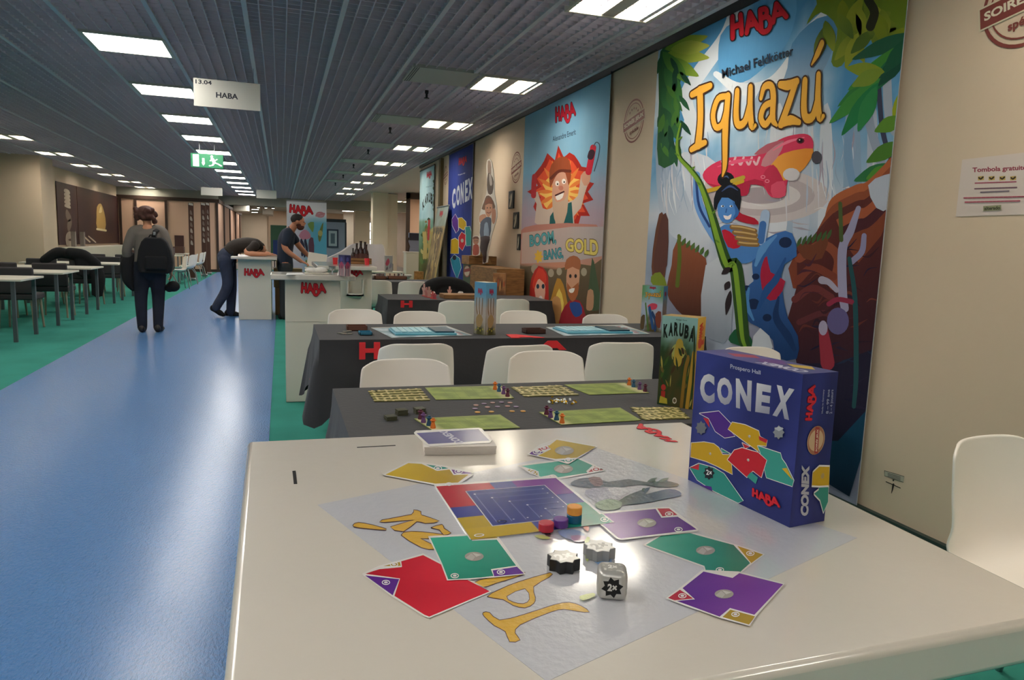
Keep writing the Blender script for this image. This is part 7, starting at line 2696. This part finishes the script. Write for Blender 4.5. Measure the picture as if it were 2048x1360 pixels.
def left_table(x0, y0, x1, y1, label):
    global TB
    if TB is None:
        t = thing('folding_table', label, 'table', ((x0 + x1) / 2, (y0 + y1) / 2, 0), 0, 'white tables on the left')
        w, d = (x1 - x0) / 2, (y1 - y0) / 2
        MB().bb((-w, -d, .715), (w, d, .74)).build('tabletop', m_white, t, bevel=.004)
        for sx in (-1, 1):
            for sy in (-1, 1):
                MB().bb((sx * (w - .1) - .02, sy * (d - .06) - .02, 0), (sx * (w - .1) + .02, sy * (d - .06) + .02, .715)).build('leg', m_tleg, t, smooth=False)
        TB = t
        return t
    return dup(TB, ((x0 + x1) / 2, (y0 + y1) / 2, 0), 0, label)


GC = None


def grey_chair(x, y, rz, label):
    global GC
    grp = 'dark grey chairs along the white tables'
    if GC is None:
        t = thing('padded_chair', label, 'chair', (x, y, 0), rz, grp)
        MB().box((0, 0, .44), (.46, .44, .08)).build('seat', m_uph, t, bevel=.02, seg=3)
        MB().box((0, -.215, .655), (.46, .05, .35), R=Matrix.Rotation(.08, 3, 'X')).build('backrest', m_uph, t, bevel=.02, seg=3)
        for sx in (-1, 1):
            for sy in (-1, 1):
                MB().tube([(sx * .18, sy * .17, .4), (sx * .2, sy * .2, 0)], [.018, .013], 10).build('leg', m_beech, t)
        GC = t
        return t
    return dup(GC, (x, y, 0), rz, label)


rows = ((9.57, 10.42), (11.25, 12.1), (12.8, 13.65), (14.78, 15.63), (16.6, 17.4))
for i, (y0, y1) in enumerate(rows):
    left_table(-4.45, y0, -2.87, y1, '%s white table of the left row, seen end-on beside the blue aisle' % NM[i].capitalize())
    for j, x in enumerate((-3.3, -3.95)):
        pos = ('the aisle', 'the wall')[j]
        grey_chair(x, y0 - .3, 0, 'dark grey chair before the %s white table, on the side of %s' % (NM[i], pos))
        if i == 4:
            grey_chair(x, y1 + .27, PI, 'dark grey chair beyond the %s white table, on the side of %s' % (NM[i], pos))
# black coat over a chair of the fourth table
mb = MB()
limb(mb, [(-3.9, 14.26, .8), (-3.7, 14.27, .93), (-3.5, 14.27, .9)], [.08, .1, .08], 14)
limb(mb, [(-3.5, 14.22, .93), (-3.3, 14.22, .9), (-3.1, 14.2, .76)], [.1, .1, .08], 14)
limb(mb, [(-3.12, 14.18, .76), (-3.06, 14.1, .5), (-3.08, 14.08, .2)], [.1, .12, .09], 14, (1, .45))
limb(mb, [(-3.3, 14.2, .86), (-3.3, 14.13, .55)], [.14, .1], 12, (1, .4))
tag(soft(mb, 'coat', m_black, None, .014), 'black coat heaped over the chairs of the left row, its hem nearly on the carpet', 'coat')

# ---- dark printed banners on the bay wall
XW = -5.37
g0, g1, g2 = on_x(112, 362, XW), on_x(152, 372, XW), on_x(236, 395, XW)
zt = 2.45
for i, (ya, yb_, lab) in enumerate(((g0.y, g1.y, 'narrow dark brown wall banner at the left bay'), (g1.y + .05, g2.y, 'wide dark maroon wall banner with a golden figure at the left bay'))):
    t = thing('wall_banner', lab, 'banner', (0, 0, 0), 0, 'dark banners in the left bay')
    zb, zt = .95, g0.z
    a = Art(lambda u, v, d, ya=ya, yb_=yb_, zb=zb, zt=zt: (XW + d, ya + (yb_ - ya) * u, zb + (zt - zb) * v), step=.0004)
    a.add_solid(MB().bb((XW - .01, ya, zb), (XW, yb_, zt)), '#3a2420')
    a.grid(0, 0, 1, 1, 8, 8, lambda u, v: mixc(hx('#40241c'), hx('#2c1820'), .5 + fbm(u * 2, v * 2)))
    if i == 0:
        for k in range(5):
            a.poly([(.35, .62 + .06 * k), (.65, .6 + .06 * k), (.6, .66 + .06 * k), (.4, .67 + .06 * k)], '#a89a88', 2)
        a.line([(.5, .3), (.6, .4), (.45, .5)], .08, '#6c5c50')
        a.ring(.55, .08, .18, .08, .06, '#a89a88', 20)
    else:
        a.poly([(.4, .3), (.6, .28), (.62, .5), (.56, .72), (.5, .78), (.42, .7), (.4, .5)], '#b08c4c', 2)
        a.poly([(.46, .6), (.54, .62), (.52, .74)], '#d8c48c', 2)
        a.line([(.4, .28), (.62, .26)], .02, '#d8c8a0', sm=False)
        a.line([(.12, .12), (.22, .04)], .015, '#a89a88', sm=False)
        a.line([(.2, .14), (.35, .03)], .012, '#a89a88', sm=False)
    a.build('printed_cloth', m_print, t)
t = thing('white_counter', 'low white counter under the dark banners in the left bay', 'counter', (-5.1, (g0.y + g2.y) / 2, 0))
MB().bb((-.25, (g0.y - g2.y) / 2, 0), (.25, (g2.y - g0.y) / 2 - .4, .9)).build('body', m_white, t, bevel=.005)
for k, yy in enumerate((g0.y + .8, g0.y + 1.7)):
    tag(MB().bb((-5.3, yy, .902), (-5.2, yy + .12, 1.3)).build('display_post', mat('post_grey', '#7c746c', rough=.6), smooth=False), 'thin grey display post on the low white counter, the %s one' % ('nearer', 'farther')[k], 'post')

# ---- narrow brown roll-ups before the peach partition
for i, (x0, x1, Y, lab) in enumerate(((376, 387, 22.5, 'narrow brown roll-up before the peach partition, nearest of three'), (401, 411, 25.0, 'narrow brown roll-up before the peach partition, middle of three'), (411, 419, 26.2, 'narrow brown roll-up before the peach partition, farthest of three'))):
    p, q = on_y(x0, 405, Y), on_y(x1, 412, Y)
    t = thing('rollup_banner', lab, 'banner', ((p.x + q.x) / 2, Y, 0), 0, 'narrow brown roll-ups')
    w, zt = (q.x - p.x) / 2, p.z
    a = Art(lambda u, v, d, w=w, zt=zt: (-w + 2 * w * u, -d, .08 + (zt - .08) * v), step=.0004)
    a.add_solid(MB().bb((-w, 0, .08), (w, .006, zt)), '#4a342c')
    a.rect(.05, .0, .95, .96, '#54382e')
    for k in range(6):
        a.poly([(.3, .45 + .08 * k), (.75, .44 + .08 * k), (.6, .49 + .08 * k), (.35, .5 + .08 * k)], ('#a89c90', '#7c6a60')[k % 2], 2)
    a.poly([(.1, .97), (.9, .96), (.9, .99), (.1, 1)], '#c8c0b4')
    a.build('printed_panel', m_print, t)
    MB().bb((-w - .02, -.1, 0), (w + .02, .1, .08)).build('foot_case', m_steel, t, bevel=.02)
    MB().tube([(0, .03, .08), (0, .02, zt)], .01, 8).build('pole', m_steel, t)
# white tables, chairs and stacked goods before the partition
for i, (x, y) in enumerate(((-3.3, 19.6), (-3.2, 22.0), (-3.3, 24.2))):
    dup(TB, (x, y, 0), 0, 'white table in the far cluster before the peach partition, %s one' % ('nearest', 'middle', 'farthest')[i], 'far white tables before the partition').scale = (.7, 1, 1)
for i, (x, y, r) in enumerate(((-2.42, 19.0, 1.9), (-2.42, 20.6, 1.3), (-2.45, 21.5, 1.7), (-2.5, 23.5, 1.5), (-2.5, 24.3, 1.7))):
    dup(CH, (x, y, 0), r, 'white shell chair at the far cluster before the peach partition, %s from the camera' % ('first', 'second', 'third', 'fourth', 'fifth')[i], 'white chairs in the far cluster')
for i, (x, y, s_, c, h) in enumerate(((-3.5, 19.5, .3, '#4c3028', .16), (-3.2, 19.7, .25, '#8c6c50', .1), (-3.0, 22.0, .3, '#3c2c2c', .2), (-3.4, 22.1, .3, '#a89888', .12), (-3.0, 24.2, .3, '#54382e', .2))):
    tag(MB().bb((x - s_ / 2, y - s_ / 2, .742), (x + s_ / 2, y + s_ / 2, .742 + h)).build('goods_box', mat('goods_' + c[1:], c, rough=.7), bevel=.005), ('dark brown goods box on the nearest far white table', 'tan goods box on the nearest far white table', 'blackish goods box on the middle far white table', 'beige goods box on the middle far white table', 'brown goods box on the farthest far white table')[i], 'box')
p = on_y(358, 485, 27.9)
tag(MB().bb((p.x - .15, 27.975, p.z - .25), (p.x + .15, 28.0, p.z + .25)).build('dark_poster', mat('poster_maroon', '#4a2824', rough=.6), smooth=False), 'small maroon poster on the peach partition', 'poster')

# ================================================================ far end of the hall
p, q = on_y(541, 450, 43), on_y(573, 450, 43)
structure(MB().bb((p.x, 42.9, 0), (q.x, 43, p.z)), 'door_1', mat('green_door', '#1c4a34', rough=.6), smooth=False)
structure(MB().bb((p.x - .1, 43, 0), (4.5, 43.1, 2.82)), 'wall_far_block', m_cream, smooth=False)
p, q = on_y(546, 480, 34), on_y(572, 480, 34)
t = thing('blue_screen', 'blue display screen panel far behind the bearded man', 'display panel', ((p.x + q.x) / 2, 34, 0))
w = (q.x - p.x) / 2
MB().bb((-w, -.03, .35), (w, .03, p.z)).build('panel', mat('screen_blue', '#2c4c94', rough=.6), t, smooth=False)
for s_ in (-1, 1):
    MB().bb((s_ * (w - .06) - .02, -.2, 0), (s_ * (w - .06) + .02, .2, .35)).build('foot', m_dark, t, smooth=False)
# ducts and tracks under the low ceiling
for (x, y, z, dx, lab) in ((-1.75, 36.8, 2.5, .7, 'pale ventilation duct under the far low ceiling, left one'), (-.6, 38.2, 2.45, .5, 'pale ventilation duct under the far low ceiling, middle one')):
    tag(MB().bb((x - dx / 2, y - .6, z), (x + dx / 2, y + 2.5, 2.815)).build('air_duct', mat('duct_pale', '#a8a498', rough=.6), bevel=.02), lab, 'duct')
for i, x in enumerate((-.9, -.6, -.3)):
    t = thing('spot_lamp', 'small bright spot lamp under the far low ceiling, %s of three' % ('left', 'middle', 'right')[i], 'lamp', (x, 33, 2.815), 0, 'spot lamps at the far end')
    MB().tube([(0, 0, 0), (0, 0, -.12)], .01, 8).build('stem', m_dark, t)
    MB().lathe([(.04, -.24), (.06, -.22), (.06, -.14), (.03, -.12)], seg=14).build('head', m_dark, t)
    MB().lathe([(.05, -.243), (.05, -.2395)], seg=14).build('bulb', mat('spot_bulb', '#fff2dc', emit=18), t)
